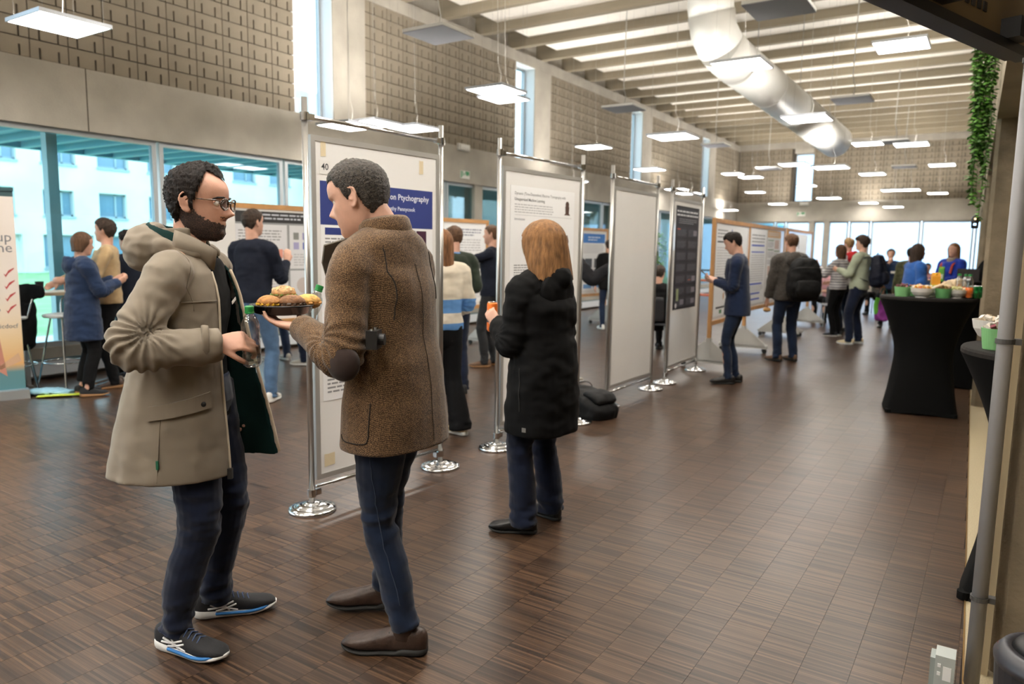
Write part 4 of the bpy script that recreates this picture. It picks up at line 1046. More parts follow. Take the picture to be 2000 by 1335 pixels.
def ear_soup(S, side, M):
    """auricle: outer helix rim, inner plate, lobe"""
    def T(P): return [tuple(M @ Vector((side*x, y, z))) for x, y, z in P]
    c = (0.0745, -0.014, 0.117)
    rim = [(c[0]-.004, c[1]+.012, c[2]+.004), (c[0]+.004, c[1]+.012, c[2]+.022), (c[0]+.009, c[1]+.001, c[2]+.033), (c[0]+.013, c[1]-.013, c[2]+.026), (c[0]+.014, c[1]-.018, c[2]+.008), (c[0]+.010, c[1]-.013, c[2]-.012), (c[0]+.005, c[1]-.002, c[2]-.026), (c[0]-.001, c[1]+.008, c[2]-.027), (c[0]-.003, c[1]+.011, c[2]-.014)]
    S.tube(T(rim), [.0035, .0042, .0044, .0044, .0042, .0042, .0060, .0055, .003], n=8, per=3)
    pl = [(c[0]-.002, c[1]+.006, c[2]+.022), (c[0]+.000, c[1]-.002, c[2]+.004), (c[0]-.001, c[1]+.002, c[2]-.020)]
    S.tube(T(pl), [(.0055, .013), (.0055, .015), (.005, .008)], n=10, per=3, side=tuple((M.to_3x3() @ Vector((side, 0, 0)))))
    S.tube(T([(c[0]+.006, c[1]-.004, c[2]+.018), (c[0]+.0085, c[1]-.009, c[2]+.006), (c[0]+.006, c[1]-.004, c[2]-.008)]), [.003, .0034, .003], n=6, per=3)
    S.tube(T([(c[0]+.003, c[1]+.011, c[2]+.0), (c[0]+.006, c[1]+.009, c[2]-.006)]), [.0035, .0035], n=6, per=2)

def hair_shell(M, line, thick, mat_, parent, amp=.004, fr=60, seed=1, nz=90, nt=110, top=0.0, name='hair', zmax=None, comb=(1, 1, 1), asym=None, bald=None):
    """cropped hair: shell over the skull above a hairline given as (angle, height) pairs; angle 90 = front, -90 = nape"""
    X, Y, Z, th, S = head_grid(nz, nt, detail=False)
    ang = np.degrees(np.arctan2(Y+.012, np.abs(X)))
    la, lz = zip(*line); hl = np.interp(ang, la, lz)
    e = Z-hl
    jag = np.array([[noise.noise(Vector((X[i, j]*90+seed, Y[i, j]*90, Z[i, j]*40))) for j in range(nt)] for i in range(nz)])
    e = e+.006*jag
    if zmax is not None: e = np.minimum(e, zmax-Z)
    if bald is not None: e = np.where(bald(X, Y, Z), -1, e)
    mask = (e > 0).ravel()
    t = thick*np.clip(e/.02, 0.12, 1)+top*np.clip((Z-.16)/.06, 0, 1)
    nzv = np.array([[noise.noise(Vector((X[i, j]*fr*comb[0]+seed, Y[i, j]*fr*comb[1], Z[i, j]*fr*comb[2]))) for j in range(nt)] for i in range(nz)])
    t = t+amp*nzv*np.clip(e/.012, 0, 1)
    c = np.array((0, -.012, .12)); D = np.stack([X-c[0], Y-c[1], Z-c[2]], -1); D /= np.linalg.norm(D, axis=-1)[..., None]
    P = np.stack([X, Y, Z], -1)+D*t[..., None]
    V = [tuple(M @ Vector(p)) for p in P.reshape(-1, 3)]
    F = grid_faces(nz, nt, mask)
    F.append(tuple((nz-1)*nt+j for j in range(nt))) if mask[(nz-1)*nt] else None
    used = sorted({i for f in F for i in f}); mp = {u: k for k, u in enumerate(used)}
    me = bpy.data.meshes.new(name); me.from_pydata([V[u] for u in used], [], [tuple(mp[i] for i in f) for f in F]); me.update()
    return mobj(name, me, mat_, parent)
def hair_long(M, mat_, parent, zlow, w=.088, d=.088, open_top=.17, opening=38, seed=1, nz=60, nt=128, cy=-.018, name='hair', flare=.0, low_w=.07):
    """long hair: a strand-grooved mantle falling from the crown, left open at the face"""
    zs = np.linspace(.243, zlow, nz); V = []; mask = []
    for i, z in enumerate(zs):
        u = (z-zlow)/(.243-zlow)
        if z > .13: q = math.sqrt(max(0, 1-((z-.13)/.1135)**2)); ww, dd, cc = w*q, d*q*1.1, cy
        else:
            t = (0.13-z)/(0.13-zlow); ww = w*(1-t)+low_w*t+flare*math.sin(t*3.1); dd = d*1.1*(1-t)+(low_w*.62)*t; cc = cy-.028*t
        op = 90 if z > open_top+.03 else opening+max(0, (z-open_top)/.03)*(90-opening)
        for j in range(nt):
            a = 2*math.pi*j/nt; g = 1+.035*noise.noise(Vector((math.cos(a)*9+seed, math.sin(a)*9, z*3)))+.018*noise.noise(Vector((math.cos(a)*30, math.sin(a)*30+seed, z*5)))
            V.append(tuple(M @ Vector((ww*g*math.cos(a), cc+dd*g*math.sin(a), z+(.02*noise.noise(Vector((math.cos(a)*14, math.sin(a)*14, seed))) if i == nz-1 else 0)))))
            dg = math.degrees(math.atan2(math.sin(a), abs(math.cos(a))))
            mask.append(dg < op)
    F = grid_faces(nz, nt, mask)
    me = bpy.data.meshes.new(name); me.from_pydata(V, [], F); me.update()
    o = mobj(name, me, mat_, parent)
    so = o.modifiers.new('thickness', 'SOLIDIFY'); so.thickness = .010; so.offset = -1
    return o

# ---- hands: palm plus five separate bent fingers
def hand(S, wrist, direc, palm_n, side, curl=(25, 30, 25), thumb=(35, 20), spread=5, s=1.0, curls=None):
    """side +1: thumb lies to the left of 'direc' seen from the back of the hand looking along palm normal"""
    w = Vector(wrist); d = Vector(direc).normalized(); n = Vector(palm_n); n = (n-d*n.dot(d)).normalized(); l = n.cross(d)*side
    S.tube([w-d*.035*s, w, w+d*.03*s, w+d*.065*s, w+d*.088*s], [(.026*s, .019*s), (.027*s, .019*s), (.036*s, .017*s), (.041*s, .0145*s), (.038*s, .012*s)], n=14, per=3, side=tuple(l))
    L = [(.040, .026, .020), (.045, .029, .021), (.042, .027, .020), (.032, .020, .018)]; off = [.030, .010, -.010, -.029]; st = [.083, .087, .084, .076]
    for i in range(4):
        cu = curls[i] if curls else curl
        p = w+d*st[i]*s+l*off[i]*s; dd = (d+l*math.tan(R(spread))*(1.5-i)*0.5).normalized(); ax = dd.cross(n)
        pts = [p-dd*.028*s, p]
        for k in range(3):
            rot = Matrix.Rotation(R(cu[k]), 3, ax); dd = rot @ dd; p = p+dd*L[i][k]*s; pts.append(p)
        r = (.0088 if i < 3 else .0075)*s
        S.tube(pts, [r*1.05, r*1.08, r, r*.94, r*.8], n=9, per=3)
    ax = d
    p = w+d*.022*s+l*.026*s+n*.004*s; dd = (d*math.cos(R(thumb[0]))+l*math.sin(R(thumb[0]))*.85+n*.35).normalized(); pts = [p-dd*.012*s, p]
    bx = dd.cross((n-l*.6).normalized())
    for k, ll in enumerate((.042, .032, .026)):
        if k: dd = Matrix.Rotation(R(thumb[1]), 3, bx) @ dd
        p = p+dd*ll*s; pts.append(p)
    S.tube(pts, [.013*s, .0135*s, .0105*s, .0095*s, .0075*s], n=9, per=3)

def ik(a, b, l1, l2, pole):
    a, b = Vector(a), Vector(b); v = b-a; D = min(max(v.length, abs(l1-l2)+.01), l1+l2-.002); u = v.normalized(); b = a+u*D
    x = (l1*l1-l2*l2+D*D)/(2*D); h = math.sqrt(max(l1*l1-x*x, 0)); p = Vector(pole); p = (p-u*p.dot(u)).normalized()
    return a+u*x+p*h, b

SKIN = {}
def skin(c, name): return mat('skin_'+name, c, rough=0.5, vary=0.07, scale=30, bump=0.06, bscale=260, spec=0.4)
M_SK1 = skin((206, 160, 138), 'warm'); M_SK2 = skin((204, 156, 134), 'tan'); M_SK3 = skin((214, 168, 146), 'pale')
M_EYE = mat('eye_white', (226, 220, 214), rough=0.2); M_IRIS = mat('eye_iris', (58, 40, 28), rough=0.15)

class Person:
    """local frame: feet on z = 0, facing +Y, the person's right is +X"""
    def __init__(s, label, loc, rz, H=1.75, vox=.014, sk=M_SK1, cat='person', group=None, z0=0.0):
        s.k = H/1.77; s.vox = vox; s.sk = sk; s.label = label; s.cat = cat; s.group = group
        s.loc = (loc[0], loc[1], z0); s.rz = R(rz)
        s.neck = Vector((0, -.012, 1.47)); s.lean = Vector((0, 0, 0)); s.head_yaw = 0; s.head_pitch = 0; s.head_roll = 0
        s.sh = {1: Vector((.185, -.005, 1.415)), -1: Vector((-.185, -.005, 1.415))}
        s.hip = {1: Vector((.088, 0, .93)), -1: Vector((-.088, 0, .93))}
        s.foot = {1: (.105, -.02, 8), -1: (-.105, -.02, -8)}       # ankle x, y, toe-out angle
        s.wr = {1: Vector((.26, .03, .84)), -1: Vector((-.26, .03, .84))}
        s.pole = {1: Vector((.4, -1, -.2)), -1: Vector((-.4, -1, -.2))}
        s.hd = {1: None, -1: None}; s.ankz = {1: .085, -1: .085}; s.kn = {1: Vector((0, 1, 0)), -1: Vector((0, 1, 0))}
        s.headoff = Vector((0, 0, 0)); s.drop = 0.0; s.hs = 1.0; s.eye_y = .0645; s.kneepos = {}
        s.stoop = 0.0
    def solve(s):
        k = s.k; b = s.stoop; dz = Vector((0, 0, -s.drop))
        s.neck = s.neck+dz
        for q in (1, -1): s.sh[q] = s.sh[q]+dz; s.hip[q] = s.hip[q]+dz
        sh = Vector((0, b, -abs(b)*.25))
        for q in (1, -1):
            s.sh[q] = s.sh[q]+sh*0.9
        s.neck = s.neck+sh
        s.el = {}; s.kneep = {}; s.ank = {}
        for q in (1, -1):
            s.el[q], s.wr[q] = ik(s.sh[q], s.wr[q], .29, .26, s.pole[q])
            f = s.foot[q]; s.ank[q] = Vector((f[0], f[1], s.ankz[q]))
            if q in s.kneepos: s.kneep[q] = Vector(s.kneepos[q])
            else: s.kneep[q], s.ank[q] = ik(s.hip[q], s.ank[q], .43, .43, s.kn[q])
        s.hb = s.neck+Vector((0, .02+.25*b, .066))+s.headoff
        p = Matrix.Translation((0, -.03, .015)); pi = Matrix.Translation((0, .03, -.015))
        s.HM = Matrix.Translation(s.hb) @ p @ Matrix.Rotation(R(s.head_yaw), 4, 'Z') @ Matrix.Rotation(R(-s.head_pitch), 4, 'X') @ Matrix.Rotation(R(s.head_roll), 4, 'Y') @ Matrix.Scale(s.hs, 4) @ pi
        s.spine = [Vector((0, 0, .88)), Vector((0, 0, 1.0)), Vector((0, b*.2, 1.13)), Vector((0, .008+b*.55, 1.28)), Vector((0, b*.9, 1.38-abs(b)*.1)), Vector((0, b*.95-.008, s.neck.z+s.drop-.025))]
        s.spine = [p+dz for p in s.spine]
        return s
    def finish(s, o, shift=True):
        return o
    def build(s, hands=True, torso=True, nose=1.0, legs=True):
        s.solve(); S = Soup()
        S.tube(s.spine, [(.150, .098), (.150, .095), (.138, .088), (.155, .098), (.165, .085), (.10, .06)], n=20, per=4)
        X, Y, Z, th, _ = head_grid(80 if s.vox < .008 else 48, 96 if s.vox < .008 else 56, nose)
        V = np.stack([X, Y, Z], -1).reshape(-1, 3); V = np.array([tuple(s.HM @ Vector(p)) for p in V]); S.add((V, grid_faces(X.shape[0], X.shape[1])))
        for q in (1, -1): S.tube([s.neck+Vector((q*.02, -.006, -.01)), s.neck*.5+s.sh[q]*.5+Vector((0, 0, .0)), s.sh[q]], [.05, .045, .04], n=12, per=3)
        nk = s.HM @ Vector((0, -.034, .085)); S.tube([s.neck-Vector((0, 0, .06)), s.neck+Vector((0, 0, .01)), nk], [(.062, .06), (.055, .058), (.050, .054)], n=18, per=4)
        for q in (1, -1): ear_soup(S, q, s.HM)
        for q in (1, -1):
            S.tube([s.sh[q], s.sh[q]*.5+s.el[q]*.5, s.el[q], s.el[q]*.6+s.wr[q]*.4, s.wr[q]], [.046, .042, .036, .036, .0255], n=12, per=3)
            h = s.hd[q]
            if h is None: h = dict(d=(s.wr[q]-s.el[q]).normalized()+Vector((0, .1, 0)), n=Vector((-q, 0, 0)))
            h = dict(h); hand(S, s.wr[q], h.pop('d'), h.pop('n'), h.pop('side', q), **h)
            S.tube([s.hip[q], s.kneep[q], s.ank[q]], [.072, .048, .034], n=12, per=4)
            f = s.foot[q]; t = R(f[2]); td = Vector((math.sin(t), math.cos(t), 0))
            a = s.ank[q]; S.tube([a+Vector((0, 0, .02)), a-Vector((0, 0, .03)), a+td*.07-Vector((0, 0, .055*(a.z/.085)**0)), a+td*.14-Vector((0, 0, .062))], [.033, .028, .022, .012], n=10, per=3)
        me = S.mesh(s.vox, 2 if s.vox > .008 else 1, 'person')
        s.o = mobj('person', me, s.sk); s.o.location = s.loc; s.o.rotation_euler = (0, 0, s.rz); s.o.scale = (s.k,)*3
        tag(s.o, s.label, s.cat, s.group)
        if s.vox < .010:
            for q in (1, -1):
                m = MB(); S2 = Soup().ball((0, 0, 0), .0118, 10); m.add(S2.V[0], S2.F); e = m.build('eye', M_EYE, s.o, smooth=True)
                e.matrix_local = s.HM @ Matrix.Translation((q*.0325, s.eye_y, .127))
                i = MB(); S3 = Soup().ball((0, .0068, 0), (.0058, .0056, .0058), 8); i.add(S3.V[0], S3.F); i.build('iris', M_IRIS, e, smooth=True)
        return s
    def trousers(s, m, fit=0.0, hem=.045, flare=0.0, ru=.008, waist=1.02, name='trousers', taper=.0, break_=1.0):
        S = Soup()
        dz = Vector((0, 0, -s.drop)); S.tube([dz+Vector((0, 0, .84)), dz+Vector((0, -.004, .93)), dz+Vector((0, 0, waist))], [(.135+fit, .10+fit), (.165+fit, .118+fit), (.158+fit, .105+fit)], n=22, per=3, ends=(.6, .2))
        for q in (1, -1):
            a = s.ank[q]; h = s.hip[q]; kp = s.kneep[q]; lo = Vector((a.x, a.y, hem)) if s.ankz[q] < .12 else a-(kp-a).normalized()*-.02*0+Vector((0, 0, -.02))
            bk = Vector((0, -.006, 0))
            S.tube([h+Vector((0, -.008, .03)), h*.65+kp*.35, kp, kp*.5+a*.5+bk, kp*.12+a*.88, lo], [(.092+fit, .105+fit), (.083+fit, .09+fit), .064+fit-taper, .060+fit+flare*.4-taper, .053+fit+flare-taper, .056+fit+flare-taper], n=18, per=6, ends=(.4, .05))
        me = S.mesh(s.vox, 2, name)
        def z(p):
            g = 0.35+0.9*math.exp(-((p[2]-.50)/.09)**2)+1.5*break_*math.exp(-((p[2]-.10)/.09)**2)+.7*math.exp(-((p[2]-.82)/.06)**2)
            return g
        rumple(me, ru, (10, 10, 17), s.loc[0], z); 
        s.tr = mobj(name, me, m, s.o); return s
    def shoes(s, upper, sole, name='shoe', L=.285, style='sneaker'):
        for q in (1, -1):
            f = s.foot[q]; t = R(f[2]); a = s.ank[q]
            e = shoe(name, upper, sole, L, style); e.parent = s.o
            e.location = (a.x-math.sin(t)*.07, a.y-math.cos(t)*.07, a.z-.085); e.rotation_euler = (R(getattr(s, 'footpitch', {}).get(q, 0)), 0, -t)
        return s
    def top(s, m, name='sweater', hem=.95, fit=.012, ru=.006, sleeve=(.062, .052, .040), hemfit=0.0, bust=0.0, cuff=.012, shoulder=.0, fn=None, neckr=.066, belly=0.0, rsc=(9, 9, 16), sink=.01, short=None, chestd=0.0, trap=0.0, folds=.006):
        S = Soup(); sp = s.spine
        dz = Vector((0, 0, -s.drop)); pts = [dz+Vector((0, 0, hem)), dz+(Vector((0, 0, (hem+1.05)/2)) if hem < .9 else Vector((0, 0, .99)))]+[dz+(Vector((0, 0, 1.06)) if hem < .98 else Vector((0, 0, 1.07))), sp[2], sp[3], sp[4]+Vector((0, 0, .005)), sp[5]+Vector((0, -.006, -.006)), sp[5]+Vector((0, .0, .045))]
        hf = hemfit
        rad = [(.166+fit+hf, .118+fit+hf*.9), (.166+fit+hf*.6, .117+fit+hf*.55), (.157+fit+hf*.25, .108+fit+hf*.2+belly), (.152+fit, .105+fit+belly), (.166+fit+bust*.2, .116+fit+bust+chestd), (.176+fit+shoulder, .103+fit+chestd), (.138+fit+shoulder*.7, .093+fit*.8), (neckr+.004, neckr)]
        S.tube(pts, rad, n=28, per=4, ends=(0.06, .12), sup=2.25)
        nb = s.spine[5]+Vector((0, -.004, .012))
        for q in (1, -1):
            hh = s.sh[q]; S.tube([nb+Vector((q*.02, 0, .0)), nb*.5+hh*.5+Vector((0, 0, .006)), hh+Vector((0, 0, .0))], [(.056+fit*.5+trap), (.058+fit*.7+trap), (.060+fit*.8+trap*.5)], n=14, per=4)
            w = s.wr[q]; e = s.el[q]; h = s.sh[q]; en = w-(w-e).normalized()*cuff
            inn = Vector((h.x*.55, h.y, h.z+.012))
            if short: S.tube([inn, h+Vector((0, 0, -.004)), h*.5+e*.5], [sleeve[0]*.95, sleeve[0], sleeve[0]], n=16, per=4, ends=(.3, .05))
            else: S.tube([inn, h+Vector((q*.004, 0, -.002)), h*.5+e*.5, e, e*.5+en*.5, en], [sleeve[0]*.92, sleeve[0]*1.02, (sleeve[0]+sleeve[1])*.5, sleeve[1]*1.04, (sleeve[1]+sleeve[2])*.5, sleeve[2]], n=16, per=6, ends=(.3, .05), wr=.09, wf=1.3, seed=s.loc[0]+q)
        me = S.mesh(s.vox, max(3, min(16, int((.019/s.vox)**2))), name)
        rumple(me, ru, rsc, s.loc[1]*3)
        if not short and s.vox < .012:
            for q in (1, -1): fan_folds(me, s, q, folds)
        s.tp = mobj(name, me, m, s.o, fn); return s
    def collar(s, m, r=.066, h=.035, name='collar', tilt=.3, z=0.0):
        c = s.spine[5]+Vector((0, .004, .012+z)); P = [c+Vector((math.cos(t)*r*1.08, math.sin(t)*r-.008, tilt*-.05*math.sin(t))) for t in np.linspace(0, 2*math.pi, 25)]
        V, F = tube_mesh(P, [(h*.5, .011)]*25, 8, 0, side=(0, 0, 1), ends=(0, 0))
        o = MB().add(V, F).build(name, m, s.o, smooth=True); return o
    def hood(s, m, name='hood', r=.10, thick=.035, drop=.0, size=(.115, .06, .12), back=.10, low=.07):
        """a hood lying open on the back: a roll round the neck and a soft pouch hanging behind it"""
        c = s.spine[5]+Vector((0, -.012, .022-drop)); S = Soup(); P = []; rad = []
        for t in np.linspace(-0.2*math.pi, 1.2*math.pi, 17):
            u = max(0, math.sin(t))
            P.append(c+Vector((math.cos(t)*r*1.08, -math.sin(t)*(r+.05*u)+.012, -.012+.028*u))); rad.append((thick*(.55+.75*u), thick*(.45+.25*u)))
        S.tube(P, rad, n=14, per=3, side=(0, 0, 1))
        S.ball(tuple(c+Vector((0, -back, -low))), size, 14); S.ball(tuple(c+Vector((0, -back*.85, -low-size[2]*.55))), (size[0]*.6, size[1]*.8, size[2]*.6), 12)
        me = S.mesh(max(s.vox*.8, .007), 10, name); rumple(me, .009, (13, 13, 13), 3)
        return mobj(name, me, m, s.o)
    def short_hair(s, m, line=None, thick=.012, **k):
        line = line or [(-90, .035), (-45, .045), (-20, .085), (-6, .125), (8, .112), (18, .118), (28, .15), (45, .182), (90, .188)]
        return hair_shell(s.HM, line, thick, m, s.o, **k)

def shoe(name, upper, sole, L=.285, style='sneaker'):
    """origin under the heel end; toe along +Y"""
    e = bpy.data.objects.new(name, None); COL.objects.link(e)
    T = np.array([0, .025, .07, .13, .2, .28, .36, .45, .55, .65, .74, .82, .88, .93, .965, .99, 1]); n_ = len(T)
    wv = np.interp(T, [0, .025, .07, .15, .3, .5, .66, .78, .88, .94, .98, 1], [.012, .023, .030, .0335, .033, .036, .045, .0465, .042, .034, .021, .008])
    off = np.interp(T, [0, .5, 1], [0, .002, -.005])
    bt = np.interp(T, [0, .1, .72, 1], [.008, .0, .0, .020])
    st = np.interp(T, [0, .1, .4, .8, 1], [.046, .042, .032, .026, .034]) if style == 'sneaker' else np.interp(T, [0, .32, .34, .8, 1], [.028, .028, .015, .015, .028])
    up = np.interp(T, [0, .03, .1, .2, .30, .40, .5, .62, .75, .86, .93, .97, 1], [.075, .094, .104, .104, .100, .094, .083, .072, .063, .056, .049, .040, .028])
    def loft(lo, hi, wm, rnd):
        n = 16; V = []
        for i, t in enumerate(T):
            for j in range(n):
                a = 2*math.pi*j/n; ca, sa = math.cos(a), math.sin(a); pw = rnd
                x = math.copysign(abs(ca)**pw, ca)*wv[i]*wm+off[i]; zc = (lo[i]+hi[i])/2; hz = (hi[i]-lo[i])/2
                V.append((x, t*L-.01, zc+math.copysign(abs(sa)**pw, sa)*hz))
        F = [(i*n+j, i*n+(j+1) % n, (i+1)*n+(j+1) % n, (i+1)*n+j) for i in range(len(T)-1) for j in range(n)]
        return V, [tuple(f[::-1]) for f in F]+[tuple(range(n)), tuple((len(T)-1)*n+j for j in range(n-1, -1, -1))]
    so = MB().add(*loft(bt, bt+np.maximum(st-bt, .008), 1.08, .55)).build('sole', sole, e, smooth=True)
    uo = MB().add(*loft(bt+.008, up, 1.0, .8)).build('upper', upper, e, smooth=True)
    if style == 'boot':
        V, F = tube_mesh([(0, .078, .06), (0, .074, .10), (0, .072, .128)], [(.035, .052), (.036, .044), (.037, .040)], 18, 4, ends=(.3, 0)); MB().add(V, F).build('shaft', upper, e, smooth=True)
    return e
# ------------------------------------------------------------------ cloth and hair materials
def cloth(name, c, vary=.12, scale=14, weave=900, bump=.15, rough=.9, sheen=.15):
    return mat('cloth_'+name, c, rough=rough, vary=vary, scale=scale, bump=bump, bscale=weave, sheen=sheen, spec=.2)
def hairmat(name, c, c2=None):
    m = mat('hair_'+name, c, rough=.55, vary=.45, scale=55, bump=.9, bscale=170, stretch=(1, 1, .18), spec=.22)
    return m
M_COAT = cloth('taupe_shell', (128, 118, 104), .05, 6, 500, .08, .75)
M_LIN = cloth('green_lining', (16, 44, 42), .1, sheen=0)
M_BLACKK = cloth('black_knit', (15, 15, 16), .15, sheen=0)
M_DENIM_D = cloth('dark_denim', (18, 26, 46), .3, 9, 700, .12)
M_DENIM_N = cloth('navy_denim', (24, 36, 58), .28, 9, 700, .12)
M_DENIM_L = cloth('blue_denim', (72, 98, 128), .2, 9, 700, .12)
M_BLACKC = cloth('black_coat', (7, 7, 8), .12, 8, 400, .12, .85, 0)
M_BLACKT = cloth('black_trousers', (15, 15, 17), .15, sheen=0)
M_HAIR_DB = hairmat('dark_brown', (52, 40, 32)); M_HAIR_BK = hairmat('black_brown', (28, 21, 18)); M_HAIR_BR = hairmat('brown', (86, 62, 44))
M_HAIR_GR = mat('hair_greying', (62, 56, 50), rough=.5, vary=.75, scale=150, bump=.9, bscale=220, spec=.35)
M_HAIR_GI = hairmat('ginger_blond', (134, 96, 60)); M_HAIR_LB = hairmat('light_brown', (128, 88, 58)); M_HAIR_SB = hairmat('sandy', (150, 122, 86))
M_LEA_BR = mat('brown_leather', (62, 46, 38), rough=.45, vary=.25, scale=25, bump=.2, bscale=90); M_LEA_BK = mat('black_leather', (26, 24, 24), rough=.4, vary=.2, scale=25, bump=.15, bscale=90)
M_SOLE_BK = mat('black_sole', (28, 27, 26), rough=.7); M_SOLE_WH = mat('white_sole', (222, 220, 214), rough=.6); M_SOLE_BR = mat('tan_sole', (150, 112, 74), rough=.7)
M_MESH_BK = mat('black_mesh', (24, 24, 28), rough=.75, bump=.3, bscale=500); M_SUEDE_BR = mat('brown_suede', (96, 74, 58), rough=.9, vary=.15)
def tweed():
    m = bpy.data.materials.new('brown_tweed'); m.use_nodes = True; nt = m.node_tree; b = nt.nodes['Principled BSDF']; L = nt.links.new
    b.inputs['Roughness'].default_value = .95; b.inputs['Specular IOR Level'].default_value = .15; b.inputs['Sheen Weight'].default_value = .25
    tc = nt.nodes.new('ShaderNodeTexCoord')
    n = nt.nodes.new('ShaderNodeTexNoise'); n.inputs['Scale'].default_value = 330; n.inputs['Detail'].default_value = 2; L(tc.outputs['Object'], n.inputs['Vector'])
    w = nt.nodes.new('ShaderNodeTexWave'); w.inputs['Scale'].default_value = 90; w.inputs['Distortion'].default_value = 5; w.inputs['Detail Scale'].default_value = 30; w.bands_direction = 'DIAGONAL'; L(tc.outputs['Object'], w.inputs['Vector'])
    a = nt.nodes.new('ShaderNodeMath'); a.operation = 'ADD'; L(n.outputs['Fac'], a.inputs[0])
    a2 = nt.nodes.new('ShaderNodeMath'); a2.operation = 'MULTIPLY'; a2.inputs[1].default_value = .22; L(w.outputs['Fac'], a2.inputs[0]); L(a2.outputs[0], a.inputs[1])
    r = nt.nodes.new('ShaderNodeValToRGB'); L(a.outputs[0], r.inputs[0]); cr = r.color_ramp
    cr.elements[0].position = .42; cr.elements[0].color = (*lin((40, 29, 21)), 1); cr.elements[1].position = .86; cr.elements[1].color = (*lin((150, 120, 86)), 1)
    q = cr.elements.new(.6); q.color = (*lin((80, 60, 42)), 1)
    L(r.outputs[0], b.inputs['Base Color'])
    bp = nt.nodes.new('ShaderNodeBump'); bp.inputs['Strength'].default_value = .25; bp.inputs['Distance'].default_value = .002; L(n.outputs['Fac'], bp.inputs['Height']); L(bp.outputs[0], b.inputs['Normal'])
    return m
M_TWEED = tweed()

def stripes(obj_empty, polys, m, name='stripe'):
    """thin raised strips along curves"""
    b = MB()
    for pts, r in polys: b.tube(catmull(pts, 4), r, 6)
    return b.build(name, m, obj_empty, smooth=True)

# ------------------------------------------------------------------ man in the taupe parka
P1 = Person('bearded man in glasses and long taupe parka holding a water bottle', (-2.452, 1.606), -55, 1.775, .0048, M_SK2)
P1.foot = {1: (.11, -.07, 22), -1: (-.147, -.014, -18)}
P1.wr = {1: Vector((.215, .165, 1.165)), -1: Vector((-.23, .04, .90))}
P1.pole = {1: Vector((.45, -.8, -.25)), -1: Vector((-.4, -1, -.2))}
P1.hd = {1: dict(d=(-.12, 1, .10), n=(-.75, -.15, -.65), curls=[(38, 55, 40), (42, 58, 42), (50, 60, 45), (60, 60, 45)], thumb=(40, 30), spread=4), -1: None}
P1.hs = 1.07; P1.headoff = Vector((.0, .012, -.014)); P1.head_pitch = 6; P1.stoop = .01; P1.head_yaw = -3
P1.build(nose=1.28)
P1.trousers(M_DENIM_D, fit=.010, hem=.072, flare=-.004, ru=.012)
P1.top(M_BLACKK, 'sweater', hem=.86, fit=-.006, ru=.004, sleeve=(.046, .042, .034), cuff=.06, trap=-.022)
P1.collar(M_BLACKK, r=.062, h=.06, z=.012)
# parka: a thick open shell and two sleeves, grown together
CR = [ # z, cy, half width, half depth, right edge angle, left edge angle, flap
 (.665, -.070, .238, .240, 69, -250, 1.0), (.80, -.06, .230, .222, 69, -250, .85), (.95, -.046, .221, .195, 69, -250, .66), (1.10, -.03, .214, .168, 70, -250, .46), (1.22, -.02, .212, .156, 71, -250, .28),
 (1.32, -.012, .212, .146, 71, -249, .14), (1.395, -.010, .205, .126, 70, -247, .06), (1.44, -.012, .170, .103, 64, -242, .03), (1.475, -.016, .120, .086, 52, -232, .0), (1.51, -.020, .096, .084, 44, -225, 0), (1.555, -.024, .094, .088, 40, -220, 0)]
def coat_pt(z, a, inset=0.0):
    q = np.array(CR); f = [np.interp(z, q[:, 0], q[:, i]) for i in range(1, 7)]
    t = R(a); p = 2/2.2; c, s_ = math.cos(t), math.sin(t)
    return np.array((math.copysign(abs(c)**p, c)*(f[1]-inset), f[0]+math.copysign(abs(s_)**p, s_)*(f[2]-inset), z)), f
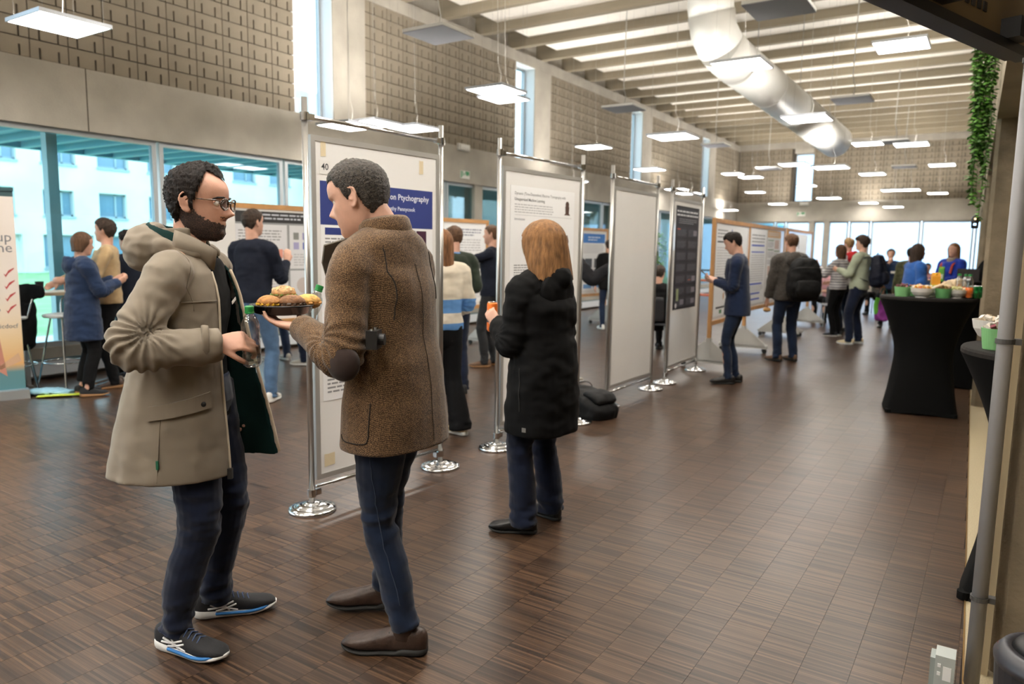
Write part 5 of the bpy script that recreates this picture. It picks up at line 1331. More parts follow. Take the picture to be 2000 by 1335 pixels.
def parka():
    nz, na = 56, 84; zs = np.linspace(.665, 1.555, nz); O = np.zeros((nz, na, 3)); I = np.zeros((nz, na, 3))
    for i, z in enumerate(zs):
        _, f = coat_pt(z, 0)
        for j in range(na):
            u = j/(na-1); a = f[3]+(f[4]-f[3])*u
            w = 1+.018*noise.noise(Vector((math.cos(R(a))*4, math.sin(R(a))*4, z*2.2)))*(1.5 if z < 1.2 else .6)
            for T, ins in ((O, 0), (I, .013)):
                p, _ = coat_pt(z, a, ins); T[i, j] = (p[0]*w, p[1]*w if p[1] < 0 else p[1], p[2])
            k = max(0, (u-.90)/.10)
            if k > 0:
                d = np.array((-.055, .105, .012))*f[5]*k; O[i, j] += d; I[i, j] += d+np.array((.006, 0, 0))*k*0
    V = np.concatenate([O.reshape(-1, 3), I.reshape(-1, 3)]); n = nz*na; F = []
    for i in range(nz-1):
        for j in range(na-1):
            q = (i*na+j, i*na+j+1, (i+1)*na+j+1, (i+1)*na+j); F.append(q[::-1]); F.append(tuple(x+n for x in q))
    for i in range(nz-1):
        for j, fl in ((0, 0), (na-1, 1)):
            a, b = i*na+j, (i+1)*na+j; q = (a, b, b+n, a+n); F.append(q[::-1] if fl else q)
    for j in range(na-1):
        for i, fl in ((0, 0), (nz-1, 1)):
            a, b = i*na+j, i*na+j+1; q = (a, a+n, b+n, b); F.append(q[::-1] if fl else q)
    S = Soup().add((V, F))
    for q in (1, -1):
        w, e, h = P1.wr[q], P1.el[q], P1.sh[q]; inn = Vector((h.x*.86, h.y, h.z-.015)); en = w+(w-e).normalized()*.012
        S.tube([inn, h+Vector((q*.012, 0, -.016)), h*.55+e*.45, e+Vector((q*.004, -.004, -.004)), e*.5+en*.5+Vector((0, 0, -.012)), en], [.070, .074, .070, .066, .064, (.050, .054)], n=22, per=9, ends=(.3, .05), wr=.10, wf=1.7, seed=4+q)
    me = S.mesh(.0062, 5, 'parka'); rumple(me, .0075, (12, 12, 15), 2, lambda p: .45+1.1*math.exp(-((p[2]-1.15)/.10)**2)*(p[0] > .12))
    fan_folds(me, P1, 1, .009, 17, .19)
    def fn(c, nn):
        f = coat_pt(c[2], 0)[1]
        if c[2] > 1.53 and nn[2] > .6: return 0
        rr_ = math.hypot(c[0]/f[1], (c[1]-f[0])/f[2])
        inward = (nn[0]*c[0]+nn[1]*(c[1]-f[0])) < -.02
        if c[0] < -.02 and c[1] > .09: inward = (nn[0]*.86+nn[1]*.5) > .2
        if c[0] > .12 and c[1] > .02 and rr_ > 1.0: inward = False
        return 1 if inward and (rr_ < 1.02 or c[1] > .09) else 0
    return mobj('parka', me, [M_COAT, M_LIN], P1.o, fn)
PK = parka()
hd1 = P1.hood(M_COAT, 'hood', r=.105, thick=.044, drop=-.022, size=(.13, .082, .095), back=.125, low=.01)
rumple(hd1.data, .012, (11, 11, 22), 5)
S = Soup(); c = P1.spine[5]
S.tube([c+Vector((math.cos(t)*.092, -math.sin(t)*.118-.03, .062+.036*math.sin(t))) for t in np.linspace(-.1*math.pi, 1.1*math.pi, 13)], [(.036, .012)]*13, n=10, per=3, side=(0, 0, 1))
mobj('hood_lining', S.mesh(.006, 1), M_LIN, hd1)
# collar wing on the near side, folded out
cw = MB(); pts = []
for i in range(9):
    u = i/8; y0 = -.02+.13*u; x0 = .098-.02*u-.022*u*u
    pts += [(x0+.012, y0, 1.46-.055*u), (x0+.030+.012*math.sin(u*5), y0+.012, 1.50-.045*u), (x0+.018, y0+.016, 1.545-.040*u-.03*u*u)]
cw.add(pts, [(i*3+k, (i+1)*3+k, (i+1)*3+k+1, i*3+k+1) for i in range(8) for k in (0, 1)])
o = cw.build('collar', M_COAT, PK, smooth=True); sm = o.modifiers.new('t', 'SOLIDIFY'); sm.thickness = .008
# zip tape, seams, pocket flap, cuff tab
def on_coat(z, a, out=.004):
    p, f = coat_pt(z, a); d = np.array((p[0], p[1]-f[0], 0)); d /= np.linalg.norm(d); return p+d*out
M_ZIP = mat('zip_tape', (196, 184, 164), rough=.6); M_COAT_D = cloth('taupe_dark', (118, 108, 94), .05)  # slightly darker taupe for the seams and the cuff tab
MB().tube([on_coat(z, np.interp(z, [r[0] for r in CR], [r[4] for r in CR])-1.5, .002) for z in np.linspace(.68, 1.40, 16)], .0042, 8).build('zip', M_ZIP, PK, smooth=True)
MB().tube([on_coat(z, np.interp(z, [r[0] for r in CR], [r[5] for r in CR])+1, .001)+np.array((-.055, .105, .012))*np.interp(z, [r[0] for r in CR], [r[6] for r in CR]) for z in np.linspace(.68, 1.40, 16)], .007, 8).build('flap_edge', mat('beige_edge', (206, 190, 166), rough=.7), PK, smooth=True)
def patch(name, zs, as_, m, out=.007, parent=PK, th=.004):
    b = MB(); nu = 10
    V = []; 
    for i in range(nu+1):
        u = i/nu; a = as_[0]+(as_[1]-as_[0])*u
        for z in (zs[0]+(zs[2]-zs[0])*u, zs[1]+(zs[3]-zs[1])*u): V.append(on_coat(z, a, out)); V.append(on_coat(z, a, out-th))
    F = []
    for i in range(nu):
        k = i*4; F += [(k, k+4, k+6, k+2), (k+1, k+3, k+7, k+5), (k, k+1, k+5, k+4), (k+2, k+6, k+7, k+3)]
    F += [(0, 2, 3, 1), (nu*4, nu*4+1, nu*4+3, nu*4+2)]
    return b.add(V, F).build(name, m, parent)
pf = patch('pocket_flap', (.895, .945, .93, .985), (-6, 50), M_COAT, .012, th=.008)
so = MB().lathe([(0, 0), (.009, 0), (.009, .003), (.0, .004)], 14).build('snap_button', M_SOLE_BK, pf, smooth=True); p = on_coat(.945, 42, .013); so.location = p; so.rotation_euler = (R(90), 0, R(42+90-180))
zp = MB().box(-.004, .004, -.004, .004, -.03, .0).build('zip_pull', mat('green_pull', (30, 96, 70), rough=.5), PK); zp.location = on_coat(.76, 4, .010)
zc = MB().box(-.008, .008, -.008, .008, -.028, .01).build('hem_toggle', M_SOLE_BK, PK); zc.location = on_coat(.685, 66, .006)
w, e = P1.wr[1], P1.el[1]; d = (w-e).normalized()
S = Soup().tube([w-d*.050, w-d*.026], [(.060, .064), (.058, .062)], n=24, per=2, ends=(0, 0)); mobj('cuff_tab', S.mesh(.005, 2), M_COAT_D, PK)
MB().tube([on_coat(1.30-.0*a, a, .003) for a in np.linspace(8, 66, 12)], .0022, 6).build('yoke_seam', M_COAT_D, PK, smooth=True)
MB().tube([on_coat(z, 4, .003) for z in np.linspace(.68, .93, 8)], .0022, 6).build('side_seam', M_COAT_D, PK, smooth=True)
# hair, beard, glasses
L1h = [(-90, .012), (-60, .02), (-40, .05), (-20, .085), (-8, .13), (2, .130), (7, .088), (16, .090), (21, .135), (28, .165), (38, .200), (52, .222), (70, .210), (90, .197)]
hair_shell(P1.HM, L1h, .016, M_HAIR_BK, P1.o, amp=.008, fr=150, seed=2, top=.007)
def beard(P, m):
    X, Y, Z, th, Sg = head_grid(90, 128); ang = np.degrees(np.arctan2(Y+.012, np.abs(X)))
    top = np.interp(ang, [-12, -8, 4, 12, 25, 45, 60, 80, 90], [-.05, .02, .112, .110, .088, .074, .066, .0605, .060]); e = top-Z
    mus = np.minimum(.004-np.abs(Z-.0815)+.001, (.030-np.abs(X)))*np.where(Sg > 0, 1, -9); e = np.maximum(e, mus)
    e = e+.006*np.array([[noise.noise(Vector((X[i, j]*95, Y[i, j]*95, Z[i, j]*95)))+.7*noise.noise(Vector((X[i, j]*260, Y[i, j]*260, Z[i, j]*150))) for j in range(X.shape[1])] for i in range(X.shape[0])])
    mask = (e > 0).ravel(); t = .0032*np.clip(e/.014, .05, 1)
    t = t*(1+.25*np.array([[noise.noise(Vector((X[i, j]*300, Y[i, j]*300, Z[i, j]*200))) for j in range(X.shape[1])] for i in range(X.shape[0])]))
    c = np.array((0, -.03, .06)); D = np.stack([X-c[0], Y-c[1], Z-c[2]], -1); D /= np.linalg.norm(D, axis=-1)[..., None]
    Pp = (np.stack([X, Y, Z], -1)+D*t[..., None]).reshape(-1, 3); F = grid_faces(X.shape[0], X.shape[1], mask); used = sorted({i for f in F for i in f}); mp = {u: k for k, u in enumerate(used)}
    me = bpy.data.meshes.new('beard'); me.from_pydata([tuple(P.HM @ Vector(Pp[u])) for u in used], [], [tuple(mp[i] for i in f) for f in F]); me.update()
    return mobj('beard', me, m, P.o)
def stubble(name, c, lo, hi):
    m = mat(name, c, rough=.75, vary=.4, scale=250); nt = m.node_tree; b = nt.nodes['Principled BSDF']; tc = nt.nodes.new('ShaderNodeTexCoord'); n = nt.nodes.new('ShaderNodeTexNoise'); n.inputs['Scale'].default_value = 850; n.inputs['Detail'].default_value = 2
    mp = nt.nodes.new('ShaderNodeMapping'); mp.inputs['Scale'].default_value = (1, 1, .45); nt.links.new(tc.outputs['Object'], mp.inputs[0]); nt.links.new(mp.outputs[0], n.inputs['Vector'])
    r = nt.nodes.new('ShaderNodeMapRange'); r.inputs[1].default_value = lo; r.inputs[2].default_value = hi; nt.links.new(n.outputs['Fac'], r.inputs[0]); nt.links.new(r.outputs[0], b.inputs['Alpha']); return m
beard(P1, stubble('hair_beard', (46, 35, 31), .33, .50))
for q in (1, -1):
    MB().tube([tuple(P1.HM @ Vector((q*x, y, z))) for x, y, z in ((.014, .0885, .1425), (.028, .0875, .147), (.044, .074, .1445), (.052, .063, .138))], .0035, 6).build('eyebrow', M_HAIR_BK, P1.o, smooth=True)
    MB().add(*tube_mesh([tuple(P1.HM @ Vector((q*.0325+.0155*math.cos(t), .0685-.004*abs(math.cos(t)), .1285+.006*math.sin(t)))) for t in np.linspace(.0, math.pi, 9)], [.0032]*9, 6, 2)).build('eyelid', M_SK2, P1.o, smooth=True)
MB().tube([tuple(P1.HM @ Vector((x, .089-abs(x)*.55, .0725+abs(x)*.02))) for x in np.linspace(-.024, .024, 9)], .0022, 6).build('lips', mat('lip', (150, 92, 84), rough=.5), P1.o, smooth=True)
M_TORT = mat('tortoise_shell', (74, 46, 20), rough=.2, vary=.8, scale=60, coat=.4); M_LENS = glass('spectacle_lens', (.95, .96, .97), .7)
gl = bpy.data.objects.new('glasses', None); COL.objects.link(gl); gl.parent = P1.o; gl.matrix_local = P1.HM
for q in (1, -1):
    ring = [(q*(.034+.0245*math.cos(t)*(1+.06*math.sin(t))), .097-.012*abs(math.cos(t)*.0245+.034*0+(.0 if True else 0))-(.010 if math.cos(t) > .5 else 0)*(math.cos(t)-.5), .1245+.0185*math.sin(t)) for t in np.linspace(0, 2*math.pi, 25)]
    MB().tube(ring, .0030, 8).build('rim', M_TORT, gl, smooth=True)
    MB().add([(x, y-.001, z) for x, y, z in ring[:-1]], [tuple(range(24))]).build('lens', M_LENS, gl)
    MB().tube([(q*.0585, .088, .134), (q*.068, .078, .135), (q*.077, .03, .133), (q*.0795, -.004, .134), (q*.0785, -.020, .120)], [.0024, .0024, .0022, .002, .002], 6).build('temple', M_TORT, gl, smooth=True)
MB().tube([(-.010, .0985, .128), (0, .101, .131), (.010, .0985, .128)], .0022, 6).build('bridge', M_TORT, gl, smooth=True)
# running shoes
M_BLUE_S = mat('blue_foam', (44, 116, 184), rough=.6); M_WHT_S = mat('white_foam', (228, 228, 226), rough=.6)
P1.shoes(M_MESH_BK, M_WHT_S, 'running_shoe', L=.318)
for sh in [o for o in kids(P1.o) if o.name.startswith('running_shoe')]:
    for sx in (1, -1):
        stripes(sh, [([(sx*.036, .055, .062), (sx*.037, .10, .048), (sx*.037, .155, .030)], .0042), ([(sx*.033, .085, .078), (sx*.0365, .10, .058), (sx*.0365, .125, .034)], .0042),
                     ([(sx*.0345, .045, .046), (sx*.037, .09, .050), (sx*.036, .14, .066)], .0042), ([(sx*.036, .075, .034), (sx*.0375, .11, .042), (sx*.0365, .15, .055)], .0042)], mat('reflective_white', (236, 236, 238), rough=.4), 'side_stripe')
        stripes(sh, [([(sx*.037, .075, .0235), (sx*.041, .14, .020), (sx*.0475, .20, .020), (sx*.043, .25, .024), (sx*.02, .283, .028)], .0062)], M_BLUE_S, 'blue_midsole')
    lc = MB()
    for i in range(5): lc.tube([(-.028+.001*i, .120+i*.019, .086-i*.0052), (0, .117+i*.019, .1015-i*.0066), (.028-.001*i, .123+i*.019, .085-i*.0052)], .0026, 6)
    lc.build('laces', mat('navy_lace', (66, 82, 118), rough=.8), sh, smooth=True)

# water bottle in his right hand
def water_bottle(loc, rot, label):
    e = empty('water_bottle', loc, 0, label, 'bottle'); e.rotation_euler = rot
    pr = [(0.0, .006), (.012, .003), (.022, .0), (.029, .006), (.0315, .02), (.0315, .045), (.0295, .05), (.0315, .056), (.031, .085), (.029, .095), (.0285, .105), (.030, .115), (.0315, .13), (.031, .145), (.027, .160), (.020, .174), (.0135, .184), (.0125, .190), (.0125, .196)]
    g = bpy.data.materials.get('clear_pet') or None
    if g is None:
        g = bpy.data.materials.new('clear_pet'); g.use_nodes = True; nt = g.node_tree; nt.nodes.remove(nt.nodes['Principled BSDF'])
        t = nt.nodes.new('ShaderNodeBsdfTransparent'); t.inputs[0].default_value = (.975, .985, .985, 1); gs = nt.nodes.new('ShaderNodeBsdfGlossy'); gs.inputs['Roughness'].default_value = .06
        lw = nt.nodes.new('ShaderNodeLayerWeight'); lw.inputs[0].default_value = .45; mx = nt.nodes.new('ShaderNodeMixShader')
        mr = nt.nodes.new('ShaderNodeMapRange'); mr.inputs[3].default_value = .10; mr.inputs[4].default_value = .75
        nt.links.new(lw.outputs['Facing'], mr.inputs[0]); nt.links.new(mr.outputs[0], mx.inputs[0])
        nt.links.new(t.outputs[0], mx.inputs[1]); nt.links.new(gs.outputs[0], mx.inputs[2]); nt.links.new(mx.outputs[0], nt.nodes['Material Output'].inputs[0])
    MB().lathe(pr, 30, fn=lambda k, t: 1+(.06*math.cos(5*t) if k < 5 else 0)).build('body', g, e, smooth=True)
    MB().lathe([(0, .01), (.027, .012), (.0295, .03), (.029, .072), (0, .072)], 24).build('water', glass('water_clear', (.95, .97, .96), .9), e, smooth=False)
    MB().lathe([(.0125, .187), (.0155, .188), (.0155, .192), (.0148, .193), (.0152, .209), (.0140, .212), (0, .212)], 26, fn=lambda k, t: 1+.02*math.cos(20*t)).build('cap', mat('green_cap', (34, 134, 66), rough=.4), e, smooth=False)
    return e
hw_ = P1.o
_m1 = Matrix.Translation(P1.loc) @ Matrix.Rotation(P1.rz, 4, 'Z') @ Matrix.Scale(P1.k, 4)
bp_ = _m1 @ (P1.wr[1]+Vector((-.035, .105, -.085)))
water_bottle(tuple(bp_), (R(4), R(3), 0), 'clear water bottle with green cap in the right hand of the taupe parka man')
nb = MB().box(-.022, .022, 0, .0015, -.006, .006).build('name_badge', M_PLASTIC, P1.o); nb.matrix_local = Matrix.Translation((-.055, .132, 1.29)) @ Matrix.Rotation(R(20), 4, 'Y')

# ------------------------------------------------------------------ man in the tweed blazer
P2 = Person('greying man seen from behind in a brown tweed blazer carrying a plate of rolls', (-1.785, 1.965), 95, 1.825, .0055, M_SK3)
P2.foot = {1: (.20, .21, -28), -1: (-.02, -.055, -22)}
P2.hip = {1: Vector((.088, .03, .93)), -1: Vector((-.088, -.01, .93))}
P2.wr = {-1: Vector((-.185, .255, 1.175)), 1: Vector((.05, .30, 1.10))}
P2.pole = {-1: Vector((-.35, -1, -.35)), 1: Vector((.4, -1, -.4))}
P2.hd = {-1: dict(d=(-.25, 1, .15), n=(.15, -.1, 1), curl=(14, 22, 20), thumb=(58, 16), spread=9), 1: dict(d=(-.5, .8, .1), n=(-.6, 0, .8), curl=(35, 45, 35))}
P2.hs = 1.07; P2.eye_y = .0575; P2.neck = Vector((0, -.012, 1.512)); P2.headoff = Vector((-.02, .02, -.060)); P2.stoop = .055; P2.head_yaw = 18; P2.head_pitch = 17
P2.sh = {1: Vector((.178, .0, 1.40)), -1: Vector((-.178, -.01, 1.40))}
P2.footpitch = {}
P2.build()
P2.trousers(M_DENIM_N, fit=.006, hem=.10, ru=.011, taper=.007, break_=.6)
P2.top(M_TWEED, 'blazer', hem=.775, fit=.026, ru=.005, sleeve=(.076, .066, .050), hemfit=.022, cuff=-.005, shoulder=.008, rsc=(7, 7, 10), neckr=.070, chestd=.012)
BZ = P2.tp
co = P2.collar(M_TWEED, r=.079, h=.080, tilt=.35, z=.024); co.parent = BZ
c5 = P2.spine[5]
MB().tube([c5+Vector((math.cos(t)*.088, -math.sin(t)*.086-.004, -.012+.012*math.sin(t))) for t in np.linspace(-.05*math.pi, 1.05*math.pi, 16)], .0028, 6).build('collar_seam', cloth('dark_seam', (34, 26, 20)), BZ, smooth=True)
e2 = P2.el[-1]; S = Soup().ball((0, 0, 0), (.040, .060, .058), 12); me = S.mesh(.006, 2, 'elbow_patch')
ep = mobj('elbow_patch', me, cloth('dark_brown_suede', (44, 32, 28), .1), BZ); ep.location = e2+Vector((-.028, -.034, -.020))
lp = MB(); lp.add([(-.10, .205, 1.30), (-.155, .19, 1.40), (-.17, .165, 1.46), (-.09, .13, 1.485), (-.06, .16, 1.40)], [(0, 1, 2, 3, 4)])
o = lp.build('lapel', cloth('grey_melange', (92, 86, 78), .15), BZ); sm = o.modifiers.new('t', 'SOLIDIFY'); sm.thickness = .008
def back_line(pts, r=.0025, name='seam'): return MB().tube(pts, r, 6).build(name, cloth('dark_seam', (34, 26, 20)), BZ, smooth=True)
from mathutils.bvhtree import BVHTree
def on_mesh(o, pts, out=.001, per=6):
    t = BVHTree.FromPolygons([v.co for v in o.data.vertices], [p.vertices for p in o.data.polygons]); r = []
    for p in catmull(pts, per):
        c, n, i, d = t.find_nearest(Vector(p)); r.append(tuple(c+n*out))
    return r
def seam(o, pts, name='seam', m=None, r=.0022): return MB().tube(on_mesh(o, pts), r, 6).build(name, m or cloth('dark_seam', (30, 23, 18)), o, smooth=True)
seam(BZ, [(-.26, -.07, .96), (-.26, -.06, .84), (-.25, -.02, .815), (-.23, .07, .815), (-.21, .10, .83)], 'pocket_seam')
seam(BZ, [(-.17, -.12, 1.47), (-.155, -.16, 1.38), (-.15, -.17, 1.28), (-.17, -.16, 1.22)], 'armhole_seam'); seam(BZ, [(.17, -.12, 1.46), (.155, -.16, 1.38), (.15, -.17, 1.28)], 'armhole_seam')
seam(BZ, [(0, -.2, 1.42), (0, -.2, 1.2), (0, -.2, 1.0), (.0, -.2, .80)], 'back_seam', cloth('tweed_seam', (60, 45, 32)), .0016)
seam(P2.tr, [(-.20, -.02, .76), (-.17, -.03, .6), (-.13, -.05, .42), (-.10, -.10, .2)], 'side_seam', cloth('denim_stitch', (52, 66, 88)), .0015)
seam(PK, [(.14, -.10, 1.47), (.215, -.10, 1.42), (.235, -.10, 1.30), (.20, -.10, 1.18)], 'armhole_seam', M_COAT_D, .0018); seam(PK, [(.17, .02, 1.46), (.21, .08, 1.38), (.20, .10, 1.27)], 'armhole_seam', M_COAT_D, .0018)
hair_shell(P2.HM, [(-90, .038), (-45, .045), (-22, .082), (-8, .125), (6, .112), (17, .112), (24, .15), (45, .185), (90, .19)], .011, M_HAIR_GR, P2.o, amp=.0035, fr=150, seed=5, top=.004)
P2.shoes(M_LEA_BR, M_SOLE_BK, 'leather_boot', L=.318, style='boot')
for sh in [o for o in kids(P2.o) if o.name.startswith('leather_boot')]:
    lc = MB()
    for i in range(4): lc.tube([(-.022, .125+i*.016, .082-i*.005), (0, .122+i*.016, .0895-i*.0055), (.022, .127+i*.016, .081-i*.005)], .0024, 6)
    lc.build('laces', M_LEA_BK, sh, smooth=True)
_m2 = Matrix.Translation(P2.loc) @ Matrix.Rotation(P2.rz, 4, 'Z') @ Matrix.Scale(P2.k, 4)
# plate and rolls
pc = P2.wr[-1]+Vector((.045, .135, .040))
pl = empty('plate', tuple(_m2 @ pc), 0, 'black oval plate in the left hand of the tweed blazer man', 'plate')
MB().lathe([(0, .0), (.085, .0), (.10, .006), (.112, .030), (.118, .032), (.115, .036), (.108, .034), (.096, .010), (0, .008)], 40).build('dish', mat('black_glaze', (24, 26, 28), rough=.25), pl, smooth=True)
def roll(loc, label, col, s=(.048, .042, .026), seeds=0, rz=0, fill=(214, 160, 60)):
    e = empty('bread_roll', loc, rz, label, 'roll', 'filled rolls on the black plate')
    S = Soup().ball((0, 0, .012), s, 14); V = np.array(S.V[0]); rr = random.Random(seeds+3)
    V = np.array([v*(1+.06*noise.noise(Vector(v*40+seeds))) for v in V]); V[:, 2] = np.maximum(V[:, 2], .008)
    MB().add(V, S.F).build('top_crust', mat('crust_%d' % col[0], col, rough=.75, vary=.35, scale=60, bump=.4, bscale=120), e, smooth=True)
    S = Soup().ball((0, 0, .0), (s[0]*.98, s[1]*.98, s[2]*.7), 12); MB().add(S.V[0], S.F).build('bottom_crust', mat('crust_low_%d' % col[0], tuple(int(x*.8) for x in col), rough=.8, vary=.3, scale=60), e, smooth=True)
    b = MB()
    for i in range(14):
        t = i*.449; b.box(-.007, .007, -.005, .005, -.003, .003, M=Matrix.Translation((math.cos(t)*s[0]*.92, math.sin(t)*s[1]*.92, .006)) @ Matrix.Rotation(t+i, 4, 'Z') @ Matrix.Rotation(.5, 4, 'X'))
    b.build('filling', mat('filling_%d' % fill[0], fill, rough=.6), e)
    if seeds:
        sd = MB()
        for i in range(70):
            u = rr.uniform(0, 6.28); v = rr.uniform(0, 1.2); p = (math.cos(u)*math.sin(v)*s[0], math.sin(u)*math.sin(v)*s[1], .012+math.cos(v)*s[2]); sd.box(-.0032, .0032, -.0018, .0018, -.001, .002, M=Matrix.Translation(p) @ Matrix.Rotation(u*3, 4, 'Z') @ Matrix.Rotation(v, 4, 'Y'))
        tag(sd.build('oat_flakes', mat('oat_flake', (232, 204, 160), rough=.8), e), kind='stuff')
    return e
pw = _m2 @ pc; vd = Vector((-.675, .738, 0)); vr = Vector((.738, .675, 0))
for dx, dy, dz, lb, col, sd, fl in ((-.045, -.03, .032, 'smooth tan roll with yellow filling at the front left of the black plate', (176, 124, 70), 0, (224, 176, 50)), (.042, -.035, .034, 'dark crusty roll split open at the front right of the black plate', (124, 86, 56), 0, (70, 50, 34)),
        (.0, .035, .062, 'oat topped pale roll on top at the back of the black plate', (190, 150, 104), 2, (110, 130, 60)), (.095, .015, .034, 'golden flaky roll half hidden by the tweed blazer', (214, 166, 92), 0, (196, 140, 70))):
    p = pw+vr*dx*.92+vd*dy; roll((p.x, p.y, pw.z+dz), lb, col, seeds=sd, fill=fl, rz=dx*9)
bt2 = water_bottle(tuple(_m2 @ (pc+Vector((.14, .045, -.10)))), (R(0), R(20), R(60)), 'water bottle held under the plate, only its green cap showing')
cmr = empty('compact_camera', tuple(_m2 @ (P2.el[-1]+Vector((.035, -.105, .055)))), R(120), 'small black camera with metal knobs under the tweed sleeve', 'camera')
MB().box(-.035, .035, -.018, .018, -.03, .03).build('body', M_TVB, cmr); MB().cyl((0, -.018, 0), (0, -.036, 0), .019, n=18).build('lens', M_TVB, cmr); MB().cyl((.022, 0, .03), (.022, 0, .038), .009, n=12).cyl((-.02, 0, .03), (-.02, 0, .036), .007, n=12).build('knob', M_CHROME, cmr)

# ------------------------------------------------------------------ woman in the black hooded coat
P3 = Person('woman seen from behind in a long black hooded coat with ginger blond hair', (-1.955, 3.30), 84, 1.635, .007, M_SK3)
P3.foot = {-1: (-.12, .03, -28), 1: (.17, .05, 8)}
P3.hip = {1: Vector((.10, 0, .93)), -1: Vector((-.075, 0, .93))}
P3.wr = {-1: Vector((-.08, .275, 1.19)), 1: Vector((.10, .26, 1.12))}
P3.pole = {-1: Vector((-.45, -.6, -.6)), 1: Vector((.35, -.8, -.6))}
P3.hd = {-1: dict(d=(.05, .75, .65), n=(.9, .2, 0), curl=(30, 38, 30), thumb=(35, 25)), 1: dict(d=(-.5, .8, .2), n=(-.6, 0, .8), curl=(30, 40, 30))}
P3.sh = {1: Vector((.165, -.005, 1.395)), -1: Vector((-.165, -.005, 1.395))}; P3.hs = 1.08; P3.headoff = Vector((.01, -.035, 0)); P3.stoop = .035; P3.head_yaw = -4; P3.head_pitch = 12
P3.build(); P3.trousers(M_DENIM_D, fit=.012, hem=.05, flare=.016, ru=.010)
P3.top(M_BLACKC, 'coat', hem=.59, fit=.054, ru=.010, sleeve=(.090, .080, .060), hemfit=.018, bust=.02, shoulder=.0, rsc=(7, 7, 12), neckr=.075)
P3.hood(M_BLACKC, 'hood', r=.112, thick=.042, drop=.0, size=(.15, .058, .15), back=.10, low=.08)
hair_long(P3.HM, M_HAIR_GI, P3.o, -.075, w=.107, d=.106, opening=30, seed=3, low_w=.122, flare=.006)
seam(P3.tp, [(-.24, .0, .98), (-.25, -.01, .86), (-.25, -.02, .74)], 'pocket_seam', M_SOLE_BK, .003)
cb = MB().box(-.012, .012, -.001, .001, -.012, .012).build('brand_tag', mat('grey_tag', (120, 118, 114), rough=.5), P3.tp); cb.location = on_mesh(P3.tp, [(-.24, -.05, .64), (-.24, -.05, .64)], .002, 1)[0]; cb.rotation_euler = (0, 0, R(100))
P3.shoes(M_LEA_BK, M_SOLE_BK, 'ankle_boot', L=.285, style='boot')
_m3 = Matrix.Translation(P3.loc) @ Matrix.Rotation(P3.rz, 4, 'Z') @ Matrix.Scale(P3.k, 4)
def can(loc, label, col, band=(230, 228, 222), h=.165, r=.029, rot=(0, 0, 0), group=None):
    e = empty('drink_can', loc, 0, label, 'can', group); e.rotation_euler = rot
    MB().lathe([(r*.72, 0), (r*.95, .008), (r, .014), (r, h-.014), (r*.86, h-.004)], 28).build('body', mat('can_%02x%02x%02x' % col, col, rough=.3, metal=.25), e, smooth=True)
    MB().lathe([(r*.86, h-.004), (r*.84, h), (r*.78, h-.003), (0, h-.003)], 28).build('lid', M_CHROME, e, smooth=False)
    MB().lathe([(r*1.004, h*.32), (r*1.004, h*.62)], 28).build('printed_band', mat('ink_%02x%02x%02x' % band, band, rough=.35), e, smooth=True)
    return e
hp = _m3 @ (P3.wr[-1]+Vector((.045, .085, -.055)))
can(tuple(hp), 'orange drink can with dark blue print held by the woman in black', (232, 118, 40), (44, 52, 92))
# ------------------------------------------------------------------ the other visitors
M_NAVY = cloth('navy_raincoat', (30, 46, 74), .12); M_NAVYK = cloth('navy_knit', (24, 28, 40), .15, sheen=0); M_BEIGE = cloth('beige_knit', (176, 150, 112), .1)
M_BLAZER = cloth('navy_blazer', (24, 36, 62), .12); M_GREYJ = cloth('grey_melange_jacket', (66, 62, 58), .3, 40); M_GREENK = cloth('dark_green_knit', (38, 46, 36), .12)
M_SAGE = cloth('sage_sweat', (160, 168, 146), .06); M_BLUEK = cloth('bright_blue_knit', (40, 84, 150), .1); M_ROYAL = cloth('royal_blue', (30, 54, 150), .1); M_PINK = cloth('dusty_pink', (186, 136, 140), .1)
M_RED = cloth('red_sweat', (170, 34, 40), .1); M_CAMO = mat('camouflage', (74, 76, 52), rough=.9, vary=.6, scale=22); M_SKNEC = cloth('grey_scarf', (150, 138, 126), .2); M_SCARF = cloth('coral_scarf', (206, 70, 54), .1)
def banded(name, bands):
    """horizontal knitted bands by height (object z)"""
    m = bpy.data.materials.new(name); m.use_nodes = True; nt = m.node_tree; b = nt.nodes['Principled BSDF']; b.inputs['Roughness'].default_value = .9
    tc = nt.nodes.new('ShaderNodeTexCoord'); sx = nt.nodes.new('ShaderNodeSeparateXYZ'); nt.links.new(tc.outputs['Object'], sx.inputs[0])
    r = nt.nodes.new('ShaderNodeValToRGB'); r.color_ramp.interpolation = 'CONSTANT'; mr = nt.nodes.new('ShaderNodeMapRange'); mr.inputs[1].default_value = .8; mr.inputs[2].default_value = 1.6
    nt.links.new(sx.outputs[2], mr.inputs[0]); nt.links.new(mr.outputs[0], r.inputs[0]); nt.links.new(r.outputs[0], b.inputs['Base Color'])
    e = r.color_ramp.elements
    for i, (z, c) in enumerate(bands):
        p = (z-.8)/.8
        if i < 2: e[i].position = p; e[i].color = (*lin(c), 1)
        else: q = e.new(p); q.color = (*lin(c), 1)
    return m
M_BANDS = banded('cream_blue_bands', [(.8, (92, 140, 196)), (.985, (226, 214, 196)), (1.075, (92, 140, 196)), (1.19, (232, 218, 196))])
_st = []
for i in range(15): _st += [(.82+i*.05, (206, 204, 204)), (.82+i*.05+.028, (118, 118, 124))]
M_STRIPE = banded('grey_white_stripes', _st)
def wr(P, q, x, y, z): P.wr[q] = Vector((x, y, z))

